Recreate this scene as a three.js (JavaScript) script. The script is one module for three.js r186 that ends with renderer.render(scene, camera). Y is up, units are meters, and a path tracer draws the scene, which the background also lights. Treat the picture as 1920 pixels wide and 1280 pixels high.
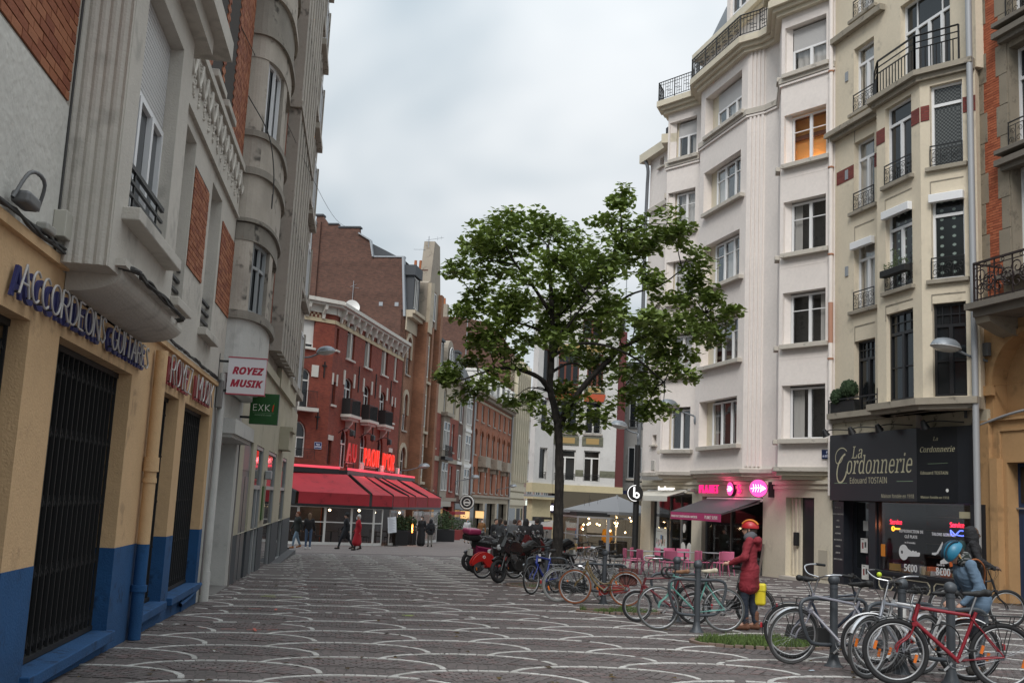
import * as THREE from 'three';
import { mergeGeometries } from 'three/addons/utils/BufferGeometryUtils.js';
import { RoundedBoxGeometry } from 'three/addons/geometries/RoundedBoxGeometry.js';
import { FontLoader } from 'three/addons/loaders/FontLoader.js';
import { TextGeometry } from 'three/addons/geometries/TextGeometry.js';
import { RectAreaLightUniformsLib } from 'three/addons/lights/RectAreaLightUniformsLib.js';

// ------------------------------------------------------------------ camera, sky, sun, exposure
const scene = new THREE.Scene();
const camera = new THREE.PerspectiveCamera(35.995, 1.5, 0.1, 2500);
camera.position.set(0, 1.6, 0);
camera.quaternion.setFromRotationMatrix(new THREE.Matrix4().set(
  0.98852157, -0.0688161, -0.13449703, 0,
  0.04822134, 0.98738942, -0.15078738, 0,
  0.14317754, 0.14257095, 0.97937415, 0, 0, 0, 0, 1));
const renderer = new THREE.WebGLRenderer();
renderer.toneMapping = THREE.LinearToneMapping;
renderer.toneMappingExposure = 1.52;
renderer.shadowMap.enabled = true;

function rng(seed) { let s = seed >>> 0; return () => { s = (s + 0x6D2B79F5) | 0; let t = Math.imul(s ^ (s >>> 15), 1 | s); t = (t + Math.imul(t ^ (t >>> 7), 61 | t)) ^ t; return ((t ^ (t >>> 14)) >>> 0) / 4294967296; }; }
function hash2(ix, iy) { let h = (Math.imul(ix, 374761393) + Math.imul(iy, 668265263)) | 0; h = Math.imul(h ^ (h >>> 13), 1274126177); return ((h ^ (h >>> 16)) >>> 0) / 4294967296; }
const sm = t => t * t * (3 - 2 * t), clamp = (v, a = 0, b = 1) => Math.min(b, Math.max(a, v)), lerp = (a, b, t) => a + (b - a) * t;
function vnoise(x, y, p = 0) {            // value noise, periodic over p cells when p > 0
  const ix = Math.floor(x), iy = Math.floor(y), fx = sm(x - ix), fy = sm(y - iy), w = v => p ? ((v % p) + p) % p : v;
  const a = hash2(w(ix), w(iy)), b = hash2(w(ix + 1), w(iy)), c = hash2(w(ix), w(iy + 1)), d = hash2(w(ix + 1), w(iy + 1));
  return lerp(lerp(a, b, fx), lerp(c, d, fx), fy);
}
function fbm(x, y, oct, p = 0) { let s = 0, a = .5, n = 0; for (let i = 0; i < oct; i++) { s += a * vnoise(x, y, p); n += a; a *= .5; x *= 2; y *= 2; p *= 2; } return s / n; }

{ // overcast sky: air and cloud only, a little brighter towards the zenith as every overcast sky is
  const w = 1024, h = 512, d = new Float32Array(w * h * 4);
  for (let j = 0; j < h; j++) for (let i = 0; i < w; i++) {
    const el = ((j + .5) / h - .5) * Math.PI, az = (i + .5) / w * Math.PI * 2;
    const cy = Math.sin(el), cx = Math.cos(el) * Math.cos(az), cz = Math.cos(el) * Math.sin(az);
    const k = 2.1 / (Math.max(cy, 0) + .34), u = cx * k + 40, v = cz * k + 40;
    const warp = fbm(u * .6 + 11, v * .6, 3) * 1.6;
    let c = fbm(u * 1.05 + warp, v * 1.05 + warp * .7, 5);
    c = sm(clamp((c - .30) / .42));
    const fine = fbm(u * 3.3 + 7, v * 3.3 + warp, 4) - .5;
    const t = clamp(c * .9 + fine * .5);
    const zen = 1 + 2.1 * Math.pow(Math.max(0, cy), 3);
    const g = el < 0 ? .6 : 1;
    const o = (j * w + i) * 4;
    d[o] = lerp(.305, .53, t) * zen * g; d[o + 1] = lerp(.36, .553, t) * zen * g; d[o + 2] = lerp(.402, .572, t) * zen * g; d[o + 3] = 1;
  }
  const tx = new THREE.DataTexture(d, w, h, THREE.RGBAFormat, THREE.FloatType);
  tx.mapping = THREE.EquirectangularReflectionMapping; tx.magFilter = THREE.LinearFilter; tx.minFilter = THREE.LinearFilter; tx.wrapS = THREE.RepeatWrapping; tx.needsUpdate = true;
  scene.background = tx; scene.environment = tx;
}
const sun = new THREE.DirectionalLight(new THREE.Color(1, .965, .93), 1.5);
sun.position.set(-30, 90, 62); sun.target.position.set(6, 0, -25); scene.add(sun, sun.target);
sun.castShadow = true; sun.shadow.radius = 40; sun.shadow.mapSize.set(2048, 2048);
Object.assign(sun.shadow.camera, { left: -70, right: 70, top: 90, bottom: -60, near: 1, far: 320 });
RectAreaLightUniformsLib.init();

// ------------------------------------------------------------------ helpers
const GX = .01188306, GZ = .0203913, GY = (x, z) => GX * x + GZ * z;   // the square falls gently away from the camera
const used = {};
function numbered(n) { const k = used[n] = (used[n] ?? -1) + 1; return k ? n + '_' + String(k).padStart(3, '0') : n; }
function sh(o) { o.castShadow = o.receiveShadow = true; return o; }
function tag(o, label, category, group, kind) { o.userData.label = label; o.userData.category = category; if (group) o.userData.group = group; if (kind) o.userData.kind = kind; return o; }
function thing(name, label, category, [x, y, z] = [0, 0, 0], turn = 0, group) {
  const o = new THREE.Group(); o.name = numbered(name); scene.add(o); o.position.set(x, y, z); o.rotation.y = turn;
  return tag(o, label, category, group);
}
function single(name, geo, mat, label, category, pos, turn = 0, group) {
  const o = sh(new THREE.Mesh(geo, mat)); o.name = numbered(name); scene.add(o); if (pos) o.position.set(...pos); o.rotation.y = turn; return tag(o, label, category, group);
}
function part(parent, name, geo, mat, kind) { const m = sh(new THREE.Mesh(geo, mat)); m.name = name; parent.add(m); if (kind) m.userData.kind = kind; return m; }
function copy(o, label) { const c = o.clone(); c.name = numbered(o.userData.base ?? o.name); c.userData = { ...o.userData }; if (label) c.userData.label = label; scene.add(c); return c; }
const V = (x, y, z) => new THREE.Vector3(x, y, z);
function boxUV(g) {                       // uv in metres from the face's main axis
  if (g.index) g = g.toNonIndexed();
  const p = g.attributes.position, n = p.count, uv = new Float32Array(n * 2), a = V(), b = V(), c = V();
  for (let i = 0; i < n; i += 3) {
    a.fromBufferAttribute(p, i); b.fromBufferAttribute(p, i + 1); c.fromBufferAttribute(p, i + 2);
    const nx = (b.y - a.y) * (c.z - a.z) - (b.z - a.z) * (c.y - a.y), ny = (b.z - a.z) * (c.x - a.x) - (b.x - a.x) * (c.z - a.z), nz = (b.x - a.x) * (c.y - a.y) - (b.y - a.y) * (c.x - a.x);
    const ax = Math.abs(nx), ay = Math.abs(ny), az = Math.abs(nz);
    for (const [k, q] of [[0, a], [1, b], [2, c]]) {
      const o = (i + k) * 2;
      if (az >= ax && az >= ay) { uv[o] = q.x; uv[o + 1] = q.y; } else if (ax >= ay) { uv[o] = q.z + .37; uv[o + 1] = q.y; } else { uv[o] = q.x; uv[o + 1] = q.z + .37; }
    }
  }
  g.setAttribute('uv', new THREE.BufferAttribute(uv, 2)); return g;
}
class MB {                                // collects shapes into one geometry
  constructor() { this.g = []; }
  add(g, m) { g = g.index ? g.toNonIndexed() : g; for (const k of Object.keys(g.attributes)) if (!['position', 'normal', 'uv'].includes(k)) g.deleteAttribute(k); if (!g.attributes.uv) g.setAttribute('uv', new THREE.BufferAttribute(new Float32Array(g.attributes.position.count * 2), 2)); if (m) g.applyMatrix4(m); this.g.push(g); return this; }
  box(x0, x1, y0, y1, z0, z1) { return this.add(new THREE.BoxGeometry(Math.abs(x1 - x0), Math.abs(y1 - y0), Math.abs(z1 - z0)).translate((x0 + x1) / 2, (y0 + y1) / 2, (z0 + z1) / 2)); }
  rbox(x0, x1, y0, y1, z0, z1, r = .02, s = 2) { return this.add(new RoundedBoxGeometry(x1 - x0, y1 - y0, z1 - z0, s, Math.min(r, (x1 - x0) / 2.01, (y1 - y0) / 2.01, (z1 - z0) / 2.01)).translate((x0 + x1) / 2, (y0 + y1) / 2, (z0 + z1) / 2)); }
  cyl(a, b, r0, r1 = r0, seg = 10, open = false) { const d = b.clone().sub(a), L = d.length(), g = new THREE.CylinderGeometry(r1, r0, L, seg, 1, open).translate(0, L / 2, 0); const q = new THREE.Quaternion().setFromUnitVectors(V(0, 1, 0), d.normalize()); return this.add(g, new THREE.Matrix4().compose(a, q, V(1, 1, 1))); }
  bar(a, b, w, h = w) { const d = b.clone().sub(a), L = d.length(), g = new THREE.BoxGeometry(w, L, h).translate(0, L / 2, 0); const q = new THREE.Quaternion().setFromUnitVectors(V(0, 1, 0), d.normalize()); return this.add(g, new THREE.Matrix4().compose(a, q, V(1, 1, 1))); }
  tube(pts, r, seg = 12, rs = 6, closed = false) { return this.add(new THREE.TubeGeometry(new THREE.CatmullRomCurve3(pts, closed, 'centripetal'), seg, r, rs, closed)); }
  sphere(c, r, w = 12, h = 8, s = [1, 1, 1]) { return this.add(new THREE.SphereGeometry(r, w, h).scale(...s).translate(c.x, c.y, c.z)); }
  torus(c, R, r, axis = 'z', ts = 8, rs = 40, arc = Math.PI * 2, rot = 0) { const g = new THREE.TorusGeometry(R, r, ts, rs, arc); g.rotateZ(rot); if (axis === 'x') g.rotateY(Math.PI / 2); if (axis === 'y') g.rotateX(Math.PI / 2); return this.add(g.translate(c.x, c.y, c.z)); }
  lathe(pts, seg = 20, c = V()) { return this.add(new THREE.LatheGeometry(pts.map(p => new THREE.Vector2(...p)), seg).translate(c.x, c.y, c.z)); }
  extrude(pts, depth, m, bevel = 0, holes = []) {
    const s = new THREE.Shape(pts.map(p => new THREE.Vector2(...p))); for (const h of holes) s.holes.push(new THREE.Path(h.map(p => new THREE.Vector2(...p))));
    return this.add(new THREE.ExtrudeGeometry(s, { depth, bevelEnabled: bevel > 0, bevelThickness: bevel, bevelSize: bevel, bevelSegments: 1, curveSegments: 6 }), m);
  }
  geo(uv = true) { const g = this.g.length === 1 ? this.g[0] : mergeGeometries(this.g, false); return uv ? boxUV(g) : g; }
  build(parent, name, mat, kind) { return part(parent, name, this.geo(), mat, kind); }
}
const mb = () => new MB();
const D2R = Math.PI / 180;

// ------------------------------------------------------------------ procedural surface textures (tiled, uv in metres)
function tex(size, metres, fn, srgb = true) {
  const d = new Uint8Array(size * size * 4);
  for (let j = 0; j < size; j++) for (let i = 0; i < size; i++) { const c = fn(i / size, j / size, i, j), o = (j * size + i) * 4; if (c.length) { d[o] = clamp(c[0]) * 255; d[o + 1] = clamp(c[1]) * 255; d[o + 2] = clamp(c[2]) * 255; } else d[o] = d[o + 1] = d[o + 2] = clamp(c) * 255; d[o + 3] = 255; }
  const t = new THREE.DataTexture(d, size, size, THREE.RGBAFormat); t.wrapS = t.wrapT = THREE.RepeatWrapping; t.magFilter = THREE.LinearFilter; t.minFilter = THREE.LinearMipmapLinearFilter; t.generateMipmaps = true; t.repeat.set(1 / metres, 1 / metres); if (srgb) t.colorSpace = THREE.SRGBColorSpace; t.needsUpdate = true; return t;
}
const toS = v => v <= .0031308 ? v * 12.92 : 1.055 * Math.pow(v, 1 / 2.4) - .055;
// plaster: patchy tone, fine grain and blotches of grime with an outline of their own; f multiplies the base colour
function plasterTex(base, patch, grime, seed, metres = 4, size = 256) {
  return tex(size, metres, (u, v) => {
    const a = fbm(u * 4 + seed, v * 4, 5, 4) - .5, g = fbm(u * 64 + seed * 3, v * 64, 2, 64) - .5;
    const s = sm(clamp((fbm(u * 8 + seed * 7, v * 8, 5, 8) - .56) / .18)) * sm(clamp((fbm(u * 32 + seed, v * 32, 2, 32) - .3) / .4));
    const f = (1 + a * patch * 2 + g * .09) * (1 - s * grime);
    return base.map(c => toS(c * f));
  });
}
const grainB = tex(256, .5, (u, v) => .5 + (fbm(u * 32, v * 32, 3, 32) - .5) * .9, false);
const coarseB = tex(256, 1.4, (u, v) => .5 + (fbm(u * 24, v * 24, 4, 24) - .5) * 1.2, false);
function plaster(base, o = {}) {
  return new THREE.MeshStandardMaterial({ map: plasterTex(base, o.patch ?? .1, o.grime ?? .12, o.seed ?? 1, o.m ?? 4), bumpMap: o.coarse ? coarseB : grainB, bumpScale: o.bump ?? .004, roughness: .92 });
}
function brickPair(c1, c2, mortar, seed, bw = .23, bh = .075) {          // only for walls whose bricks are too far off to tell apart
  const rows = 32, cols = 10, m = rows * bh;
  const cell = (u, v) => { const r = Math.floor(v * rows), sx = u * cols + (r & 1) * .5, c = Math.floor(sx); return [r, ((c % cols) + cols) % cols, sx - c, v * rows - r]; };
  const f = (u, v) => { const [r, c, fx, fy] = cell(u, v), j = fx < .045 || fy < .13, t = hash2(c + seed, r), g = fbm(u * 60 + seed, v * 60, 2, 60) - .5, big = fbm(u * 4 + seed, v * 4, 4, 4) - .5; return { j, t, g, big }; };
  const map = tex(512, 1, (u, v) => { const q = f(u, v); if (q.j) return mortar.map(x => toS(x * (1 + q.big * .5))); return c1.map((x, k) => toS(lerp(x, c2[k], q.t) * (1 + q.g * .3 + q.big * .5))); });
  const bump = tex(512, 1, (u, v) => { const q = f(u, v); return q.j ? .2 : .8 + q.g * .2; }, false);
  for (const t of [map, bump]) t.repeat.set(1 / (cols * bw), 1 / m);
  return new THREE.MeshStandardMaterial({ map, bumpMap: bump, bumpScale: .006, roughness: .9 });
}
const lin = (r, g, b) => new THREE.Color().setRGB(r, g, b);
const std = (c, rough = .6, metal = 0, o = {}) => new THREE.MeshStandardMaterial({ color: lin(...c), roughness: rough, metalness: metal, ...o });
const M = {
  glass: std([.012, .014, .016], .05), glassWarm: std([.02, .017, .014], .08),
  upvc: std([.74, .74, .74], .4), whitePaint: std([.66, .65, .62], .5), shutter: std([.52, .51, .5], .55), greyFrame: std([.3, .31, .31], .45),
  iron: std([.012, .012, .013], .5), darkPaint: std([.014, .015, .017], .45), zinc: std([.3, .32, .34], .5, .3), zincPipe: std([.34, .35, .36], .55, .2),
  slate: std([.05, .055, .062], .7), lead: std([.12, .13, .14], .6), rubber: std([.014, .014, .015], .85), chrome: std([.5, .5, .51], .28, 1), steel: std([.32, .33, .34], .4, .9), alu: std([.36, .365, .37], .45, .6),
  black: std([.008, .008, .008], .65), stoneSill: plaster([.34, .31, .27], { grime: .35, seed: 9, m: 2 }), pane: new THREE.MeshPhysicalMaterial({ color: 0xffffff, transmission: 1, thickness: 0, roughness: .02, ior: 1.28 }),
  terra: std([.35, .12, .05], .85), lampGrey: std([.2, .22, .24], .45, .3), cableGrey: std([.055, .053, .05], .8),
};
M.housePane = new THREE.MeshPhysicalMaterial({ color: 0xffffff, transmission: 1, thickness: 0, roughness: .02, ior: 1.6 });
M.curtain = std([.42, .41, .39], .9, 0, { side: THREE.DoubleSide });
const font = await new FontLoader().loadAsync('fonts/droid/droid_sans_bold.typeface.json');
const fontR = await new FontLoader().loadAsync('fonts/droid/droid_sans_regular.typeface.json');
function textGeo(str, size, depth, f = font, bevel = 0) { const g = new TextGeometry(str, { font: f, size, depth, curveSegments: 4, bevelEnabled: bevel > 0, bevelThickness: bevel, bevelSize: bevel, bevelSegments: 1 }); g.computeBoundingBox(); return g; }
function canvasTex(w, h, draw) { const c = document.createElement('canvas'); c.width = w; c.height = h; draw(c.getContext('2d'), w, h); const t = new THREE.CanvasTexture(c); t.colorSpace = THREE.SRGBColorSpace; t.magFilter = THREE.LinearFilter; t.anisotropy = 8; return t; }
function panel(w, h, d, tx, edge, { back, ...o } = {}) {          // a flat printed board: print on its +z face, board stuff on the other faces
  const g = new THREE.BoxGeometry(w, h, d), face = new THREE.MeshStandardMaterial({ map: tx, roughness: .55, ...o });
  return [g, [edge, edge, edge, edge, face, back ? face : edge]];
}

// a facet: an upright plane; x runs along it (to the right for someone who faces it), y is world height, z is outward
function facet(owner, px, pz, theta, sx = 1) {
  const F = {
    owner, place(m) { m.position.set(px - owner.position.x, -owner.position.y, pz - owner.position.z); m.rotation.y = theta; m.scale.x = sx; return m; },
    part(name, m_b, mat, kind) { return F.place(m_b.build(owner, name, mat, kind)); },
    wall(name, outline, holes, thick, mat, z0 = 0) {
      const b = mb(); b.extrude(outline, thick, new THREE.Matrix4().makeTranslation(0, 0, z0 - thick), 0, holes); return F.part(name, b, mat);
    },
    at(x, y, z) { x *= sx; return V(px + x * Math.cos(theta) + z * Math.sin(theta), y, pz - x * Math.sin(theta) + z * Math.cos(theta)); },
    theta,
  };
  return F;
}
const R4 = (x0, x1, y0, y1) => [[x0, y0], [x1, y0], [x1, y1], [x0, y1]];
function archPts(x0, x1, y0, ys, rise, n = 12) { const p = [[x0, y0], [x1, y0]], c = (x0 + x1) / 2, w = (x1 - x0) / 2; for (let i = 0; i <= n; i++) { const a = i / n * Math.PI; p.push([c + w * Math.cos(a), ys + rise * Math.sin(a)]); } return p; }
// window: panes (the part) with frame, sill, shutter, railing as sub-parts
function windowIn(F, x0, x1, y0, y1, o = {}) {
  const d = o.recess ?? .2, fw = o.fw ?? .07, cols = o.cols ?? 2, tr = o.transom, fm = o.frame ?? M.upvc, z = -d, fd = .05;
  const yt = o.shutter ? y1 - o.shutter : y1;
  const p = mb(), f = mb();
  if (o.arch) { p.extrude(archPts(x0 + .02, x1 - .02, y0, y1 - o.arch, o.arch, 10), .012, new THREE.Matrix4().makeTranslation(0, 0, z)); } else p.box(x0 + .02, x1 - .02, y0 + .02, yt - .01, z - .012, z);
  if (o.arch) { const A = archPts(x0, x1, y0, y1 - o.arch, o.arch, 10), B = archPts(x0 + fw, x1 - fw, y0 + fw, y1 - o.arch, o.arch - fw, 10); f.extrude(A, fd, new THREE.Matrix4().makeTranslation(0, 0, z), 0, [B]); } else {
    f.box(x0, x0 + fw, y0, yt, z, z + fd).box(x1 - fw, x1, y0, yt, z, z + fd).box(x0 + fw, x1 - fw, y0, y0 + fw * 1.1, z, z + fd - .002).box(x0 + fw, x1 - fw, yt - fw, yt, z, z + fd - .002);
  }
  const topY = tr ? y0 + (yt - y0) * tr : yt - (o.arch ? o.arch * .4 : fw * .9);
  for (let i = 1; i < cols; i++) { const x = lerp(x0, x1, i / cols), w = fw * (o.mull ?? .75); f.box(x - w, x + w, y0 + fw * 1.05, o.fullMull ? yt - fw * .95 : topY, z + .002, z + fd + .012); }
  if (tr) f.box(x0 + fw, x1 - fw, topY - fw * .6, topY + fw * .6, z + .003, z + fd + .006);
  if (o.glaze) for (const gy of o.glaze) f.box(x0 + fw, x1 - fw, lerp(y0, yt, gy) - .015, lerp(y0, yt, gy) + .015, z + .001, z + fd - .01);
  if (o.vglaze) for (const gx of o.vglaze) f.box(lerp(x0, x1, gx) - .012, lerp(x0, x1, gx) + .012, topY, yt - fw, z + .001, z + fd - .012);
  const W = F.part('window', p, o.glass ?? M.glass); const inner = g => part(W, ...g);
  inner(['frame', f.geo(), fm]);
  if (o.curtain) { const [t0, t1] = o.curtain, s = [], N = 26; W.material = M.housePane; for (let i = 0; i < N; i++) { const q = i / N, q2 = (i + 1) / N, xa = lerp(x0, x1, lerp(t0, t1, q)), xb = lerp(x0, x1, lerp(t0, t1, q2)), za = z - .12 + Math.sin(q * 34) * .025, zb = z - .12 + Math.sin(q2 * 34) * .025; s.push(xa, y0, za, xb, y0, zb, xb, yt, zb, xa, y0, za, xb, yt, zb, xa, yt, za); } const cg = new THREE.BufferGeometry(); cg.setAttribute('position', new THREE.Float32BufferAttribute(s, 3)); cg.computeVertexNormals(); inner(['curtain', boxUV(cg), M.curtain]); inner(['room_back', mb().box(x0 - .05, x1 + .05, y0 - .05, y1 + .05, z - .32, z - .3).geo(), M.black]); }
  if (o.shutter) { const s = mb(), n = Math.max(3, Math.round(o.shutter / .05)); s.box(x0, x1, yt, y1, z + .008, z + .02); for (let i = 0; i < n; i++) { const a = lerp(yt, y1, i / n), b = lerp(yt, y1, (i + .82) / n); s.box(x0 + .01, x1 - .01, a, b, z + .02, z + .034); } inner(['roller_shutter', s.geo(), o.shutterMat ?? M.shutter]); }
  if (o.sill) { const s = mb(), e = o.sillEx ?? .1, pz = o.sillOut ?? .12, t = o.sillH ?? .12; s.rbox(x0 - e, x1 + e, y0 - t, y0 + .004, z + .004, pz, .015, 1); inner(['sill', s.geo(), o.sillMat ?? M.stoneSill]); }
  if (o.rail) inner(['railing', railGeo(x0, x1, y0 + .02, y0 + o.rail, o.railZ ?? -.06, o.railStyle), M.iron]);
  if (o.box) { const b = mb(); b.rbox(x0 - .02, x1 + .02, y1 - .24, y1, .0 + .004, .16, .02, 1); inner(['shutter_box', b.geo(), M.upvc]); }
  return W;
}
function scroll(b, cx, cy, z, r, flip = 1, t = .009) { const p = []; for (let i = 0; i <= 12; i++) { const a = i / 12 * Math.PI * 2.4, q = r * (1 - i / 15); p.push(V(cx + flip * Math.cos(a) * q, cy + Math.sin(a) * q, z)); } b.tube(p, t, 14, 4); }
function railGeo(x0, x1, y0, y1, z, style = 'scroll') {
  const b = mb(); b.box(x0, x1, y1 - .03, y1, z - .015, z + .015).box(x0, x1, y0 + .03, y0 + .05, z - .01, z + .01);
  if (style === 'bars') { const n = Math.round((x1 - x0) / .11); for (let i = 0; i <= n; i++) { const x = lerp(x0 + .01, x1 - .01, i / n); b.box(x - .008, x + .008, y0 + .05, y1 - .03, z - .008, z + .008); } }
  else { b.box(x0, x1, y1 - .13, y1 - .115, z - .008, z + .008); b.box(x0, x0 + .02, y0, y1, z - .01, z + .01).box(x1 - .02, x1, y0, y1, z - .01, z + .01); const n = Math.max(2, Math.round((x1 - x0) / .28)), h = y1 - .13 - y0 - .05, w = (x1 - x0) / n, r = Math.min(w * .42, h * .3); for (let i = 0; i < n; i++) { const c = lerp(x0, x1, (i + .5) / n); scroll(b, c - r * .3, y0 + .05 + h * .3, z, r * .8, 1); scroll(b, c + r * .3, y0 + .05 + h * .72, z, r * .8, -1); b.box(lerp(x0, x1, i / n) - .007, lerp(x0, x1, i / n) + .007, y0 + .05, y1 - .12, z - .007, z + .007); } }
  return b.geo();
}
// ------------------------------------------------------------------ ground
const settMap = tex(1024, 2.4, (u, v) => {
  const n = 24, wob = (fbm(u * 6, v * 6, 3, 6) - .5) * 1.1, y = v * n + wob + Math.sin(u * Math.PI * 4) * .9, r = Math.floor(y), x = u * n * .9 + hash2(((r % n) + n) % n, 5) * .9 + wob * .4, c = Math.floor(x);
  const fx = x - c, fy = y - r, j = fx < .1 || fy < .12, cc = ((c % 22) + 22) % 22, rr = ((r % n) + n) % n;
  const t = hash2(cc, rr), g = fbm(u * 90, v * 90, 2, 90) - .5, big = fbm(u * 4 + 3, v * 4, 4, 4) - .5;
  const base = j ? [.062, .055, .05] : [lerp(.092, .13, t), lerp(.078, .106, t), lerp(.074, .1, t)];
  return base.map(k => toS(k * (1 + g * .35 + big * .35)));
});
const settBump = tex(512, 2.4, (u, v) => { const n = 24, wob = (fbm(u * 6, v * 6, 3, 6) - .5) * 1.1, y = v * n + wob + Math.sin(u * Math.PI * 4) * .9, r = Math.floor(y), x = u * n * .9 + hash2(((r % n) + n) % n, 5) * .9 + wob * .4, c = Math.floor(x), fx = x - c, fy = y - r; return (fx < .1 || fy < .12) ? .25 : .75 + (fbm(u * 60, v * 60, 2, 60) - .5) * .3; }, false);
const settMat = new THREE.MeshStandardMaterial({ map: settMap, bumpMap: settBump, bumpScale: .008, roughness: .82 });
const slabMat = new THREE.MeshStandardMaterial({ map: tex(512, 3.2, (u, v) => { const n = 16, r = Math.floor(v * n), c = Math.floor(u * 8 + (r & 1) * .5), j = (v * n - r) < .05 || (u * 8 + (r & 1) * .5 - c) < .03, t = hash2(((c % 8) + 8) % 8, r), b = fbm(u * 5, v * 5, 5, 5) - .5, g = fbm(u * 80, v * 80, 2, 80) - .5; return [.16, .136, .126].map(k => toS(k * (j ? .6 : 1) * (.9 + t * .2 + b * .5 + g * .2))); }), roughness: .8, bumpMap: grainB, bumpScale: .003 });
function sheet(x0, x1, z0, z1, nx, nz, lift, edge) {       // follows the slope of the square, uv in metres
  const g = new THREE.PlaneGeometry(1, 1, nx, nz), p = g.attributes.position, uv = g.attributes.uv;
  for (let i = 0; i < p.count; i++) { const x = lerp(x0, x1, p.getX(i) + .5); let z = lerp(z0, z1, .5 - p.getY(i)); if (edge) z = edge(x, z); p.setXYZ(i, x, GY(x, z) + lift, z); uv.setXY(i, x, -z); }
  g.computeVertexNormals(); const n = g.attributes.normal; if (n.getY(0) < 0) { const ix = g.index.array; for (let i = 0; i < ix.length; i += 3) { const t = ix[i]; ix[i] = ix[i + 1]; ix[i + 1] = t; } g.computeVertexNormals(); }
  return g;
}
const paving = sh(new THREE.Mesh(sheet(-160, 220, 40, -520, 8, 12, 0), settMat)); paving.name = 'square_paving'; paving.userData = { kind: 'structure', label: 'grey brown sett paving of the pedestrian square' }; scene.add(paving);
const street = sh(new THREE.Mesh(sheet(-20, 48, -46.5, -330, 12, 20, .006, (x, z) => z > -50 ? z - Math.max(0, x + 3) * .16 : z), slabMat)); street.name = 'street_paving'; street.userData = { kind: 'structure', label: 'plain pinkish grey slab paving of the shopping street' }; scene.add(street);

const PA = [1.31, -.45], PB = [-.08, -1.4], P0 = [.29, -13.84];
const fans = []; for (let i = -6; i < 16; i++) for (let j = -6; j < 26; j++) { const x = P0[0] + i * PA[0] + j * PB[0], z = P0[1] + i * PA[1] + j * PB[1]; if (z < -6.5 && z > -48 - Math.max(0, x) * .1 && x > -4.6 && x < 16) fans.push({ x, z, rank: j + .5 * i, i, j }); }
const fanMap = new Map(fans.map(f => [f.i + ',' + f.j, f]));
function inFan(f, x, z) {                  // how far inside the fan's arch a point lies: > 0 inside
  const e = .985, dx = x - f.x - .985, dz = z - f.z - .165, L = 1.0; const ux = .986, uz = .165; const a = dx * ux + dz * uz, b = -(-dx * uz + dz * ux); if (b < -.0) return -1; return 1 - Math.hypot(a / L, b / .76);
}
function owner(x, z) { let best = null; const fi = Math.round((x - P0[0]) / PA[0]); for (let i = fi - 3; i <= fi + 2; i++) { const jz = (z - P0[1] - i * PA[1]) / PB[1], fj = Math.round(jz); for (let j = fj - 2; j <= fj + 2; j++) { const f = fanMap.get(i + ',' + j); if (f && inFan(f, x, z) > 0 && (!best || f.rank < best.rank)) best = f; } } return best; }
const pits = [[5.85, -14.75, 1.0, .62], [4.95, -19.6, .75, .4], [5.2, -27.0, 1.25, 1.15]];
const inPit = (x, z, k = 1) => pits.some(p => Math.hypot((x - p[0]) / p[2], (z - p[1]) / p[3]) < k);
const free = (x, z) => x > -2.7 && !inPit(x, z, 1.06) && x < 15.2 && !(z < -31 && x > 14.0) ;
function settGeo(w, d, h, b) {              // a sett with a worn, chamfered top; its bottom is open and lies in the bedding
  const v = [[-w, 0, -d], [w, 0, -d], [w, 0, d], [-w, 0, d], [-w, h - b, -d], [w, h - b, -d], [w, h - b, d], [-w, h - b, d], [-w + b, h, -d + b], [w - b, h, -d + b], [w - b, h, d - b], [-w + b, h, d - b]];
  const q = [[0, 1, 5, 4], [1, 2, 6, 5], [2, 3, 7, 6], [3, 0, 4, 7], [4, 5, 9, 8], [5, 6, 10, 9], [6, 7, 11, 10], [7, 4, 8, 11], [8, 9, 10, 11]], pos = [];
  for (const [a, b2, c, e] of q) for (const k of [a, c, b2, a, e, c]) pos.push(...v[k]);
  const g = new THREE.BufferGeometry(); g.setAttribute('position', new THREE.Float32BufferAttribute(pos, 3)); g.computeVertexNormals(); return boxUV(g);
}
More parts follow.
